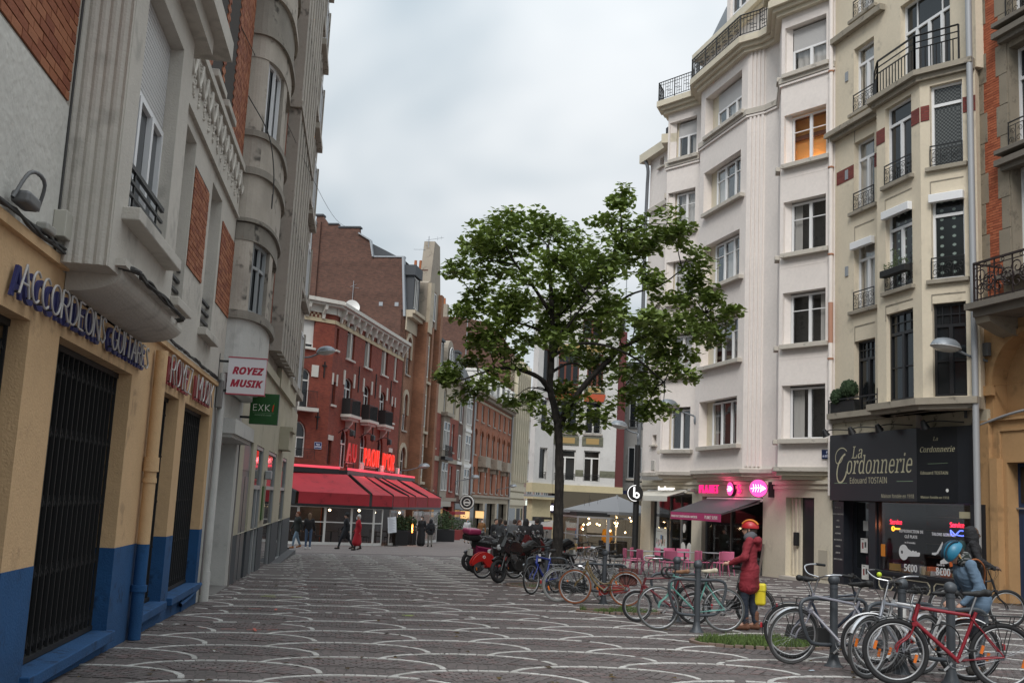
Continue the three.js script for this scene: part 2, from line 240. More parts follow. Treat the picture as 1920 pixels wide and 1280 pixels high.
{ // white stone arcs
  const rnd = rng(77), whites = [];
  for (const f of fans) {
    const pts = []; let len = 0, px = null, pz = null; const N = 160, ux = .986, uz = .165;
    for (let k = 0; k <= N; k++) { const a = Math.PI * (1 - k / N), A = Math.cos(a), B = .76 * Math.sin(a), x = f.x + .985 + A * ux + B * uz, z = f.z + .165 + A * uz - B * ux; if (px !== null) len += Math.hypot(x - px, z - pz); pts.push([x, z, len]); px = x; pz = z; }
    const step = .112, n = Math.floor(len / step); let q = 0;
    for (let k = 0; k < n; k++) {
      const s = (k + .5) * step; while (q < N - 1 && pts[q + 1][2] < s) q++; const a = pts[q], b = pts[q + 1], t = (s - a[2]) / (b[2] - a[2] || 1), x = lerp(a[0], b[0], t), z = lerp(a[1], b[1], t);
      if (!free(x, z) || z > -6.5 || z < -46 - Math.max(0, x) * .12) continue; const o = owner(x, z); if (o && o.rank < f.rank - .01 && inFan(o, x, z) > .03) continue;
      if (rnd() < .02 || fbm(x * .4 + 9, z * .4, 3) > (z < -18 ? .56 : .7) && rnd() < .65) continue;
      whites.push({ x: x + (rnd() - .5) * .008, z: z + (rnd() - .5) * .008, a: -Math.atan2(b[1] - a[1], b[0] - a[0]) + (rnd() - .5) * .08, w: .049 + rnd() * .005, d: .029 + rnd() * .005, t: .88 + rnd() * .2, h: .0125 + rnd() * .003 });
    }
  }
  whites.sort((a, b) => a.x * a.x + a.z * a.z - b.x * b.x - b.z * b.z);
  const vis = w => { const v = V(w.x, GY(w.x, w.z), w.z).applyMatrix4(new THREE.Matrix4().copy(camera.matrixWorldInverse)); return v; };
  camera.updateMatrixWorld(); camera.updateProjectionMatrix();
  const shown = w => { const v = V(w.x, GY(w.x, w.z), w.z).project(camera); return Math.abs(v.x) < .98 && Math.abs(v.y) < .98; };
  const g0 = settGeo(.5, .5, 1, .12), wm = [0, 1, 2, 3].map(k => new THREE.MeshStandardMaterial({ map: plasterTex([.52 - k * .045, .507 - k * .045, .48 - k * .045], .15, .4, 3 + k, .6, 128), roughness: .8, bumpMap: grainB, bumpScale: .002 }));
  const rest = []; let n = 0; const slope = new THREE.Quaternion().setFromUnitVectors(V(0, 1, 0), V(-GX, 1, -GZ).normalize());
  const mat = w => new THREE.Matrix4().compose(V(w.x, GY(w.x, w.z), w.z), slope.clone().multiply(new THREE.Quaternion().setFromAxisAngle(V(0, 1, 0), w.a)), V(w.w * 2, w.h, w.d * 2));
  for (const w of whites) { if (n < 300 && shown(w)) { const m = part(paving, n ? 'white_sett_' + String(n).padStart(3, '0') : 'white_sett', g0, wm[Math.floor(w.t * 37) % 4]); m.applyMatrix4(mat(w)); n++; } else rest.push(w); }
  const im = sh(new THREE.InstancedMesh(g0, wm[1], rest.length)); im.name = 'white_setts'; im.userData.kind = 'stuff'; rest.forEach((w, k) => { im.setMatrixAt(k, mat(w)); im.setColorAt(k, lin(w.t, w.t, w.t)); }); paving.add(im);
  // dark setts laid in courses that follow the arcs, as far as single stones can be seen
  const dark = [], r2 = rng(5);
  for (const f of fans) {
    if (f.z < -30 || f.x > 11 ) continue;
    for (let k = 1; k < 15; k++) {
      const off = k * .107; let th = 0; const N = 40; let px, pz;
      for (let s = .03 + (k & 1) * .05; s < 2.75; s += .107) {
        const a = Math.PI * (1 - s / 2.75), A = Math.cos(a), B = .76 * Math.sin(a), x = f.x + .985 + A * .986 + B * .165 + .006 * off, z = f.z + .165 + A * .165 - B * .986 + off;
        if (!free(x, z) || z > -7.5 || z < -27.5 || x > 9.5) continue; const o = owner(x, z); if (o !== f) continue; if (inFan(f, x, z) < .055) continue;
        let bad = false; for (const [di, dj] of [[-1, 0], [0, -1], [1, -1], [-1, -1], [2, -1]]) { const q = fanMap.get((f.i + di) + ',' + (f.j + dj)); if (q && Math.abs(inFan(q, x, z)) < .075 && inFan(q, x, z) > -.9) { bad = true; break; } } if (bad) continue;
        const tx = -Math.sin(a) * .986 + .76 * Math.cos(a) * .165, tz = -Math.sin(a) * .165 - .76 * Math.cos(a) * .986;
        dark.push({ x: x + (r2() - .5) * .012, z: z + (r2() - .5) * .012, a: -Math.atan2(tz, tx) + (r2() - .5) * .1, w: .047 + r2() * .005, d: .047 + r2() * .005, h: .007 + r2() * .003, t: r2(), p: r2() });
      }
    }
  }
  const dm = new THREE.MeshStandardMaterial({ map: plasterTex([.78, .76, .75], .12, .25, 21, .7, 256), roughness: .8, bumpMap: coarseB, bumpScale: .004 });
  const di = sh(new THREE.InstancedMesh(settGeo(.5, .5, 1, .14), dm, dark.length)); di.name = 'dark_setts'; di.userData.kind = 'stuff';
  dark.forEach((w, k) => { di.setMatrixAt(k, mat(w)); const pk = w.p > .7 ? 1 : 0, b = lerp(.108, .165, w.t) * (.74 + .52 * fbm(w.x * .9 + 30, w.z * .7, 4)); di.setColorAt(k, lin(b * (1.03 + pk * .14), b * (.89 - pk * .02), b * (.86 - pk * .02))); }); paving.add(di);
}
// spray-painted survey marks on the setts
{
  const mk = (col, pts, w) => { const b = mb(); for (let i = 0; i + 1 < pts.length; i += 2) { const [x0, z0] = pts[i], [x1, z1] = pts[i + 1]; const dx = x1 - x0, dz = z1 - z0, L = Math.hypot(dx, dz), nx = -dz / L * w, nz = dx / L * w; const g = new THREE.BufferGeometry(); const P = [[x0 + nx, z0 + nz], [x1 + nx, z1 + nz], [x1 - nx, z1 - nz], [x0 - nx, z0 - nz]].map(p => [p[0], GY(p[0], p[1]) + .0165, p[1]]); g.setAttribute('position', new THREE.Float32BufferAttribute([...P[0], ...P[1], ...P[2], ...P[0], ...P[2], ...P[3]], 3)); g.computeVertexNormals(); b.add(g); } b.build(paving, 'survey_mark', std(col, .8)); };
  mk([.42, .1, .07], [[-1.75, -15.3], [-1.55, -15.32], [-1.4, -15.25], [-1.2, -15.3], [-1.32, -15.5], [-1.26, -15.1], [-1.12, -15.28], [-.98, -15.34], [-2.05, -15.4], [-1.95, -15.38]], .018);
  mk([.42, .1, .07], [[-1.7, -18.6], [-1.5, -18.6], [-1.25, -18.7], [-1.24, -18.4], [-1.1, -18.55], [-1.0, -18.6], [-1.3, -24.5], [-1.0, -24.5], [-.9, -24.4], [-.75, -24.45]], .02);
  mk([.32, .42, .08], [[-1.75, -21.4], [-1.45, -21.3], [-1.7, -21.7], [-1.5, -21.75], [-1.15, -21.4], [-.95, -21.35], [.85, -18.0], [1.05, -18.02], [.9, -17.9], [1.02, -17.88]], .03);
}

// ------------------------------------------------------------------ brick faces whose bricks can be told apart
const brickMats = [[.33, .115, .052], [.28, .088, .04], [.37, .14, .066], [.25, .075, .036]].map((c, k) => new THREE.MeshStandardMaterial({ map: plasterTex(c, .14, .3, 30 + k, .9, 128), roughness: .85, bumpMap: grainB, bumpScale: .002 }));
const mortarMat = std([.045, .036, .03], .95);
let brickCount = 0;
function brickFace(F, x0, x1, y0, y1, o = {}) {
  const bw = o.bw ?? .225, bh = o.bh ?? .07, j = .012, z = o.z ?? 0, rnd = rng(o.seed ?? 3), p = .014, list = [], mats = o.mats ?? brickMats;
  F.part('mortar', mb().box(x0, x1, y0, y1, z - .03, z + .003), o.mortar ?? mortarMat);
  let r = 0; for (let y = y0 + j / 2; y + bh * .6 < y1; y += bh + j, r++) { const h = Math.min(bh, y1 - y - .002); for (let x = x0 - ((r & 1) ? (bw + j) / 2 : 0); x < x1; x += bw + j) { const a = Math.max(x + j / 2, x0), b = Math.min(x + bw + j / 2, x1); if (b - a > .03 && !(o.skip && o.skip((a + b) / 2, y + h / 2))) list.push([a, b, y, h]); } }
  const g = brickFace.g ??= boxUV(new RoundedBoxGeometry(1, 1, 1, 1, .03)), stuff = mats.map(() => mb()); g.setAttribute('normal', g.attributes.normal);
  for (const [a, b, y, h] of list) {
    const k = Math.floor(rnd() * mats.length), out = p + rnd() * .006;
    if (!o.stuff && brickCount < 300) { const m = part(F.owner, brickCount ? 'brick_' + String(brickCount).padStart(3, '0') : 'brick', brickBox(), mats[k]); const c = F.at((a + b) / 2, y + h / 2, z + out / 2); m.position.set(c.x - F.owner.position.x, c.y - F.owner.position.y, c.z - F.owner.position.z); m.rotation.y = F.theta; m.scale.set(b - a, h, out); brickCount++; }
    else stuff[k].box(a, b, y, y + h, z + .0035, z + out);
  }
  stuff.forEach((s, k) => { if (s.g.length) F.part('bricks', s, mats[k], 'stuff'); });
}
function brickBox() { return brickBox.g ??= boxUV(new THREE.BoxGeometry(1, 1, 1)); }

// ------------------------------------------------------------------ left side: the music shop building
{
  const LX = -2.72, T = thing('music_shop_building', 'grey rendered house with beige and blue shopfront, dark folding gates and red brick panels', 'building', [LX, GY(LX, -13), -13]);
  const F = facet(T, LX, 0, Math.PI / 2), B = facet(T, LX + .45, 0, Math.PI / 2);
  const beige = plaster([.56, .37, .2], { grime: .26, patch: .1, seed: 2, m: 2.6 }), blue = plaster([.011, .066, .175], { grime: .5, patch: .2, seed: 5, m: 2.2 }), cement = plaster([.5, .465, .41], { grime: .22, patch: .12, seed: 6 }), render = plaster([.56, .54, .49], { grime: .08, seed: 8, coarse: 1, bump: .007 });
  const ops = [[5.2, 8.85], [9.7, 12.75], [14.04, 16.05], [16.6, 19.3]], Y0 = -.9, YP = .86;
  // ground floor: pillars and fascia above the paint line, plinth below
  const pil = [[4, 5.2], [8.85, 9.7], [12.75, 14.04], [16.05, 16.6], [19.3, 19.62]];
  F.part('fascia', mb().box(4, 19.62, 2.86, 3.42, -.42, 0), beige); F.part('plinth', mb().box(4, 19.62, Y0, -.06, -.42, .004), blue);
  for (const [a, b] of pil) { F.part('pillar', mb().box(a, b, YP, 2.86, -.42, 0), beige); F.part('pillar_foot', mb().box(a, b, -.06, YP, -.421, .004), blue); }
  F.part('fascia_cap', mb().box(4, 9.55, 3.42, 3.5, -.3, .06), beige); F.part('fascia_cap', mb().box(13.3, 19.62, 3.42, 3.49, -.3, .06), beige);
  for (const [a, b] of ops) {
    const s = mb().rbox(a - .05, b + .08, -.17, -.055, -.16, .09, .015, 1); F.part('shop_sill', s, blue);
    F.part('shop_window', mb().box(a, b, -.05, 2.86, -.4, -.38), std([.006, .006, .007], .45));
    const gr = mb(), n = Math.round((b - a) / .095); for (let i = 0; i <= n; i++) { const x = lerp(a + .02, b - .02, i / n); gr.box(x - .012, x + .012, -.03, 2.84, -.19 - (i & 1) * .04, -.16 - (i & 1) * .04); }
    for (const y of [.12, .75, 1.4, 2.05, 2.65]) for (let i = 0; i < n; i++) { const x = lerp(a + .02, b - .02, i / n), x2 = lerp(a + .02, b - .02, (i + 1) / n); gr.bar(V(x, y - .05, -.17), V(x2, y + .05, -.2), .014, .006); gr.bar(V(x, y + .05, -.2), V(x2, y - .05, -.17), .014, .006); }
    gr.box(a, b, 2.8, 2.858, -.23, -.15).box(a, b, -.05, 0, -.23, -.15); F.part('folding_gate', gr, M.black);
  }
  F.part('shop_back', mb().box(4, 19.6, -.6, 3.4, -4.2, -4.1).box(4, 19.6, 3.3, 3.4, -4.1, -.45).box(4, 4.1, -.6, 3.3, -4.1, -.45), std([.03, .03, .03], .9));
  // rainwater pipe
  const pipe = F.part('drainpipe', mb().cyl(V(13.88, YP, .1), V(13.88, 3.3, .1), .078, .078, 14), beige); for (const [y, h, r] of [[1.76, .18, .1], [1.62, .06, .09]]) part(pipe, 'pipe_collar', mb().cyl(V(13.88, y, .1), V(13.88, y + h, .1), r, r * .96, 14).geo(), beige);
  F.part('drainpipe', mb().cyl(V(13.88, -.3, .1), V(13.88, YP - .002, .1), .0785, .0785, 14).cyl(V(13.88, .28, .1), V(13.88, .36, .1), .1, .1, 14), blue);
  F.part('blue_conduit', mb().tube([V(17.6, -.26, .05), V(18.6, -.22, .05), V(19.4, -.12, .06), V(19.6, -.1, .06)], .035, 14, 8).box(17.9, 18.5, -.4, -.2, .004, .03), blue);
  // neon lettering
  const arc = (cx, cy, rx, ry, a, b, n = 9) => Array.from({ length: n }, (_, i) => { const t = lerp(a, b, i / (n - 1)) * D2R; return [cx + Math.cos(t) * rx, cy + Math.sin(t) * ry]; }), strokes = { A: [[[0, 0], [.3, 1]], [[.3, 1], [.6, 0]], [[.12, .38], [.48, .38]]], C: [arc(.32, .5, .3, .5, 50, 310)], O: [arc(.3, .5, .3, .5, 0, 360, 13)], R: [[[0, 0], [0, 1]], [[0, 1], [.4, .98], [.52, .76], [.4, .52], [0, .5]], [[.22, .5], [.55, 0]]], D: [[[0, 0], [0, 1]], [[0, 1], [.35, .95], [.58, .5], [.35, .05], [0, 0]]], E: [[[.5, 1], [0, 1]], [[0, 1], [0, 0]], [[0, 0], [.5, 0]], [[0, .5], [.4, .5]]], N: [[[0, 0], [0, 1]], [[0, 1], [.55, 0]], [[.55, 0], [.55, 1]]], S: [[[.5, .88], [.28, 1], [.04, .8], [.26, .52], [.52, .26], [.28, 0], [0, .12]]], G: [[...arc(.32, .5, .3, .5, 50, 320), [.58, .42], [.36, .42]]], U: [[[0, 1], [0, .3], [.27, 0], [.54, .3], [.54, 1]]], I: [[[.1, 0], [.1, 1]]], T: [[[0, 1], [.56, 1]], [[.28, 1], [.28, 0]]], Y: [[[0, 1], [.28, .5]], [[.56, 1], [.28, .5]], [[.28, .5], [.28, 0]]], Z: [[[0, 1], [.55, 1]], [[.55, 1], [0, 0]], [[0, 0], [.55, 0]]], M: [[[0, 0], [0, 1]], [[0, 1], [.3, .4]], [[.3, .4], [.6, 1]], [[.6, 1], [.6, 0]]], K: [[[0, 0], [0, 1]], [[.52, 1], [0, .45]], [[.15, .58], [.55, 0]]] };
  const letters = (str, x0, x1, y, h, plate, seed) => {
    const adv = []; let w = 0; for (const c of str) { const g = c === ' ' ? null : textGeo(c, h, .025); const cw = c === ' ' ? h * .45 : g.boundingBox.max.x + h * .07; adv.push([c, w, g]); w += cw; }
    const k = (x1 - x0) / w; for (const [c, ox, g] of adv) { if (!g) continue; const bw = g.boundingBox.max.x; g.scale(k, 1, 1).translate(x0 + ox * k, y, .03); const L = F.part('letter', mb().add(g), plate); const t = mb(); for (const s of strokes[c]) t.tube(s.map(([px, py]) => V(x0 + ox * k + .03 + px / .6 * bw * k * .92, y + .02 + py * h * .98, .1)), .0105, s.length > 4 ? 18 : 8, 6); part(L, 'neon_tube', t.geo(), tubeWhite); part(L, 'spacer', mb().box(x0 + ox * k + .06, x0 + ox * k + .075, y + .03, y + .045, .055, .1).geo(), M.iron); }
  };
  const tubeWhite = std([.42, .4, .38], .35);
  letters('ACCORDEONS', 8.15, 10.9, 2.945, .25, std([.022, .028, .13], .5)); letters('GUITARES', 11.15, 13.1, 2.945, .25, std([.022, .028, .13], .5));
  letters('ROYEZ', 14.6, 16.45, 2.95, .38, std([.24, .025, .03], .5)); letters('MUSIK', 16.95, 18.8, 2.95, .38, std([.24, .025, .03], .5));
  // upper wall, windows
  const wins = [[14.6, 15.45, 4.12, 6.6], [17.25, 18.45, 4.12, 6.56]], up = [[16.2, 17.0, 8.05, 10.9], [17.5, 18.35, 8.05, 10.9]];
  F.wall('upper_wall', R4(4, 20.45, 3.42, 13.5), [R4(9.3, 12.1, 3.45, 6.9), ...wins.map(w => R4(...w)), ...up.map(w => R4(...w))], .35, cement, 0);
  F.part('rendered_field', mb().box(4, 9.15, 3.52, 4.78, 0, .02), render);
  for (const w of wins) windowIn(F, ...w, { recess: .26, transom: 0, cols: 2, sill: 1, sillOut: .14, sillEx: .15, sillMat: cement, shutter: w[0] > 17 ? .9 : 2.1, rail: 0 }).add(...[[.2], [.36], [.52]].map(([h]) => { const m = sh(new THREE.Mesh(mb().box(w[0], w[1], w[2] + h, w[2] + h + .04, -.1, -.05).geo(), M.iron)); m.name = 'rail_bar'; return m; }));
  for (const w of up) windowIn(F, ...w, { recess: .2, cols: 2, transom: .7, sill: 1, sillOut: .12, sillMat: cement });
  brickFace(F, 4.5, 9.12, 4.82, 6.25, { seed: 11, bh: .073, skip: (x) => x < 6.7 });
  brickFace(F, 15.52, 16.92, 4.78, 6.3, { seed: 12, bh: .066 });
  brickFace(F, 18.66, 20.4, 4.8, 6.27, { seed: 13, bh: .066 });
  brickFace(F, 15.5, 20.4, 7.85, 12.6, { seed: 14, bh: .066, stuff: 1, skip: (x, y) => up.some(w => x > w[0] - .15 && x < w[1] + .15 && y > w[2] - .1 && y < w[3] + .1) });
  // stucco relief frieze of bunched fruit and leaves
  { const b = mb(), r = rng(8); b.box(12.3, 20.4, 6.82, 7.72, .002, .03).box(12.3, 20.4, 7.72, 7.84, .002, .09).box(12.3, 20.4, 6.78, 6.84, .002, .06);
    for (let i = 0; i < 16; i++) { const cx = 12.6 + i * .5; for (let k = 0; k < 22; k++) { const t = k / 22, a = r() * 6.28, q = r() * (.16 - t * .09); b.sphere(V(cx + Math.cos(a) * q, 7.62 - t * .62, .035), .02 + r() * .018, 6, 4, [1, 1, .8]); } b.tube([V(cx, 7.65, .05), V(cx + .12, 7.35, .06), V(cx + .25, 7.25, .05), V(cx + .38, 7.38, .06), V(cx + .5, 7.65, .05)], .028, 10, 5); }
    F.part('relief_frieze', b, cement); }
  // projecting bay with fluted flank, big shuttered window and coved soffit
  const W = [9.75, 11.57, 4.05, 6.41];
  B.wall('bay_front', R4(9.28, 12.15, 3.44, 6.75), [R4(...W)], .4, cement);
  { const b = mb(); for (let i = 0; i < 5; i++) { const z0 = -.45 + i * .088; b.extrude([[0, 0], [.045, 0], [.045, .03], [.03, .06], [.045, .088], [0, .088]], 3.36, new THREE.Matrix4().makeBasis(V(-1, 0, 0), V(0, 0, 1), V(0, 1, 0)).setPosition(9.28, 3.44, z0)); } b.box(9.2, 9.28, 3.44, 6.75, -.47, -.4502); B.part('fluted_flank', b, cement); }
  B.part('bay_cornice', mb().box(9.1, 12.45, 6.75, 6.95, -.45, .16).box(9.0, 13.1, 6.95, 7.2, -.45, .3), cement);
  { const pr = [[-.0, 3.25]]; for (let i = 0; i <= 10; i++) { const a = i / 10 * Math.PI / 2; pr.push([.47 * Math.sin(a), 3.27 + .18 * (1 - Math.cos(a))]); } pr.push([.47, 3.5], [0, 3.5]);
    F.part('bay_soffit', mb().extrude(pr, 3.3, new THREE.Matrix4().makeBasis(V(0, 0, 1), V(0, 1, 0), V(-1, 0, 0)).setPosition(12.95, 0, .006)), cement); }
  B.part('bay_base_slab', mb().box(9.5, 12.2, 3.5, 3.56, -.3, .09), cement);
  const bw = windowIn(B, ...W, { recess: .18, cols: 3, shutter: .98, sill: 1, sillEx: .2, sillOut: .16, sillMat: cement, fw: .06 }); part(bw, 'railing', mb().box(W[0], W[1] - .1, 4.5, 4.545, -.06, -.02).box(W[0], W[1] - .1, 4.38, 4.41, -.055, -.025).box(W[0], W[1] - .1, 4.26, 4.29, -.055, -.025).box(W[0] + .3, W[0] + .33, 4.06, 4.5, -.05, -.03).box(W[1] - .42, W[1] - .39, 4.06, 4.5, -.05, -.03).geo(), M.iron);
  // bundle of cables along the fascia, junction boxes
  { const r = rng(9); for (let k = 0; k < 5; k++) { const p = []; for (let x = 6.6; x <= 20; x += .35) p.push(V(x + (r() - .5) * .1, 3.535 + (r() - .5) * .05 - (x > 9.2 && x < 12.9 ? .02 : 0), .07 + (x > 9.3 && x < 12.6 ? .5 : 0) * sm(clamp((x - 9.3) / .4)) * sm(clamp((13 - x) / .5)) + (r() - .5) * .04)); F.part('cable', mb().tube(p, .013, 90, 5), M.cableGrey); }
    F.part('vertical_cable', mb().tube([V(9.16, 3.5, .03), V(9.15, 5, .03), V(9.17, 6.9, .03)], .012, 20, 5), M.cableGrey);
    F.part('junction_box', mb().rbox(9.05, 9.3, 3.62, 3.85, .02, .13, .01, 1), std([.42, .4, .34], .6)); F.part('junction_box', mb().rbox(13.5, 13.85, 3.55, 3.66, .02, .14, .01, 1), std([.3, .29, .27], .6));
    F.part('floodlight', mb().rbox(7.85, 8.15, 3.58, 3.68, .06, .2, .03, 1).tube([V(7.8, 3.6, .1), V(7.95, 3.84, .16), V(8.15, 3.82, .2), V(8.25, 3.62, .14)], .016, 14, 6), std([.13, .13, .13], .5)); F.part('floodlight', mb().rbox(8.55, 8.8, 3.55, 3.62, .04, .14, .02, 1), std([.3, .29, .26], .5)); }
  F.part('house_body', mb().box(4, 20.4, 3.5, 13.4, -9, -4).box(4, 4.2, 3.5, 13.4, -4, -.36).box(4, 20.4, 13.4, 13.6, -9, .1).box(9, 12.3, 3.5, 6.9, -.9, -.8), cement);
}
// ------------------------------------------------------------------ narrow white-based house with curved bow window
{
  const LX = -2.72, T = thing('bow_window_house', 'narrow house with a curved grey stone bow window over a white base', 'building', [LX, GY(LX, -22), -22]);
  const F = facet(T, LX, 0, Math.PI / 2);
  const white = plaster([.5, .49, .46], { grime: .15, seed: 15 }), stone = plaster([.25, .225, .19], { grime: .75, patch: .35, seed: 16, m: 2.4 }), stone2 = plaster([.41, .365, .31], { grime: .75, patch: .25, seed: 17, m: 2.8 });
  F.wall('base_wall', [[19.622, -1.2], [24.38, -1.2], [24.38, 4.86], [20.455, 4.86], [20.455, 3.415], [19.622, 3.415]], [R4(20.6, 23.7, -.5, 2.55)], .4, white);
  F.part('entrance_door', mb().box(20.6, 23.7, -.5, 2.55, -.75, -.7).box(20.62, 20.72, -.5, 2.5, -.7, -.66).box(22.1, 22.2, -.5, 2.5, -.7, -.66).box(23.58, 23.68, -.5, 2.5, -.7, -.66), std([.42, .42, .41], .5));
  F.part('door_step', mb().box(20.5, 23.8, -.62, -.47, -.68, .06), std([.16, .15, .14], .8));
  F.part('canopy', mb().box(20.3, 23.9, 2.62, 2.9, .0, .34).box(20.4, 23.8, 2.55, 2.62, .0, .28), white);
  F.part('drainpipe', mb().cyl(V(19.95, -.5, .09), V(19.95, 3.7, .09), .07, .07, 12).cyl(V(19.95, -.5, .09), V(19.95, .1, .09), .085, .085, 12), white);
  F.part('service_box', mb().rbox(19.72, 19.95, 3.05, 3.55, .02, .12, .01, 1), std([.18, .17, .16], .6));
  F.part('cable', mb().tube([V(19.72, 3.0, .05), V(19.8, 2.2, .06), V(19.7, .9, .05), V(19.74, -.3, .05)], .016, 24, 5).tube([V(23.9, 2.6, .05), V(23.95, 1.4, .05), V(23.9, 0, .05), V(24, -.5, .05)], .018, 20, 5), std([.2, .18, .17], .7));
  F.wall('upper_wall', R4(20.45, 25.2, 4.862, 14), [], .35, stone2, -.01);
  // bow: curved bands stacked between the windows
  const c = 22.35, a = 1.85, bb = .62, P = (t, o = 0) => { const q = Math.sin(t), s = -Math.cos(t); return [c + Math.sign(s) * Math.pow(Math.abs(s), .8) * (a + o), Math.pow(Math.max(q, 0), .7) * (bb + o)]; };
  const band = (y0, y1, o, t0 = 0, t1 = Math.PI, N = 22) => { const pos = []; const quad = (A, B, C, D) => pos.push(...A, ...B, ...C, ...A, ...C, ...D); for (let i = 0; i < N; i++) { const u = lerp(t0, t1, i / N), v = lerp(t0, t1, (i + 1) / N), [x0, z0] = P(u, o), [x1, z1] = P(v, o), [xi, zi] = P(u, o - .28), [xj, zj] = P(v, o - .28); quad([x0, y0, z0], [x1, y0, z1], [x1, y1, z1], [x0, y1, z0]); quad([x0, y1, z0], [x1, y1, z1], [xj, y1, Math.max(zj, -.02)], [xi, y1, Math.max(zi, -.02)]); quad([xi, y0, Math.max(zi, -.02)], [xj, y0, Math.max(zj, -.02)], [x1, y0, z1], [x0, y0, z0]); } if (t0 > 0) { const [x0, z0] = P(t0, o), [xi, zi] = P(t0, o - .28); quad([xi, y0, zi], [x0, y0, z0], [x0, y1, z0], [xi, y1, zi]); } if (t1 < Math.PI) { const [x0, z0] = P(t1, o), [xi, zi] = P(t1, o - .28); quad([x0, y0, z0], [xi, y0, zi], [xi, y1, zi], [x0, y1, z0]); } const g = new THREE.BufferGeometry(); g.setAttribute('position', new THREE.Float32BufferAttribute(pos, 3)); g.computeVertexNormals(); return g; };
  F.part('bow_apron', mb().add(band(3.78, 4.84, -.02)), white);
  F.part('bow_soffit', mb().add(band(3.62, 3.78, -.14)).add(band(3.48, 3.62, -.28)), white);
  const win = (y0, y1, fm) => { const t0 = .5, t1 = 1.22, p = mb().add(band(y0 + .04, y1 - .02, -.16, t0, t1, 8)), f = mb(); const W = F.part('bow_window', p, M.glass); const edge = (t, w) => { const [x, z] = P(t, -.12); f.box(x - w, x + w, y0, y1, z - w, z + w); }; edge(t0 + .03, .035); edge(t1 - .03, .035); edge((t0 + t1) / 2, .03); f.add(band(y0, y0 + .07, -.1, t0, t1, 8)).add(band(y1 - .07, y1, -.1, t0, t1, 8)); if (fm === M.greyFrame) f.add(band(y0 + .9, y0 + .96, -.1, t0, t1, 8)); part(W, 'frame', f.geo(), fm); return W; };
  const level = (ys, yw0, yw1, yt) => { for (const [u, v] of [[0, .46], [1.26, 1.5], [2.2, Math.PI]]) F.part('bow_pier', mb().add(band(yw0, yw1, -.02, u, v, 6)), stone2); F.part('bow_pier', mb().add(band(yw0, yw1, -.2, 1.5, 2.2, 6)), M.glass); };
  F.part('bow_sill', mb().add(band(4.84, 5.0, .07)), stone); win(5.0, 6.4, M.greyFrame); level(0, 5.0, 6.4);
  F.part('bow_band', mb().add(band(6.4, 6.74, 0)).add(band(6.76, 6.83, .06)), stone); F.part('bow_band', mb().add(band(6.83, 7.72, .0)), stone2); F.part('bow_band', mb().add(band(7.72, 7.86, .07)), stone); F.part('bow_band', mb().add(band(7.86, 8.5, .0)), stone2);
  F.part('bow_sill', mb().add(band(8.5, 8.62, .06)), stone); win(8.62, 10.15, M.upvc); level(0, 8.62, 10.15);
  F.part('bow_band', mb().add(band(10.15, 10.62, 0)), stone2); F.part('bow_band', mb().add(band(10.62, 10.72, .07)), stone); F.part('bow_band', mb().add(band(10.72, 11.5, .0)), stone); F.part('bow_band', mb().add(band(11.5, 11.62, .07)), stone2); F.part('bow_band', mb().add(band(11.62, 12.5, .0)), stone2); F.part('bow_band', mb().add(band(12.5, 12.62, .06)).add(band(12.62, 13.3, 0)).add(band(13.3, 13.42, .06)).add(band(13.42, 15, 0)), stone);
  F.part('loose_wire', mb().tube([V(20.2, 9.2, .05), V(20.6, 8.6, .45), V(20.75, 7.9, .6), V(20.8, 7.3, .62), V(20.75, 7.1, .62), V(20.7, 7.4, .62)], .012, 24, 5), M.cableGrey);
  F.part('house_body', mb().box(20.45, 24.38, 4.9, 14, -8, -.37).box(20.45, 24.38, 14, 15.1, -8, -.02), stone2);
}
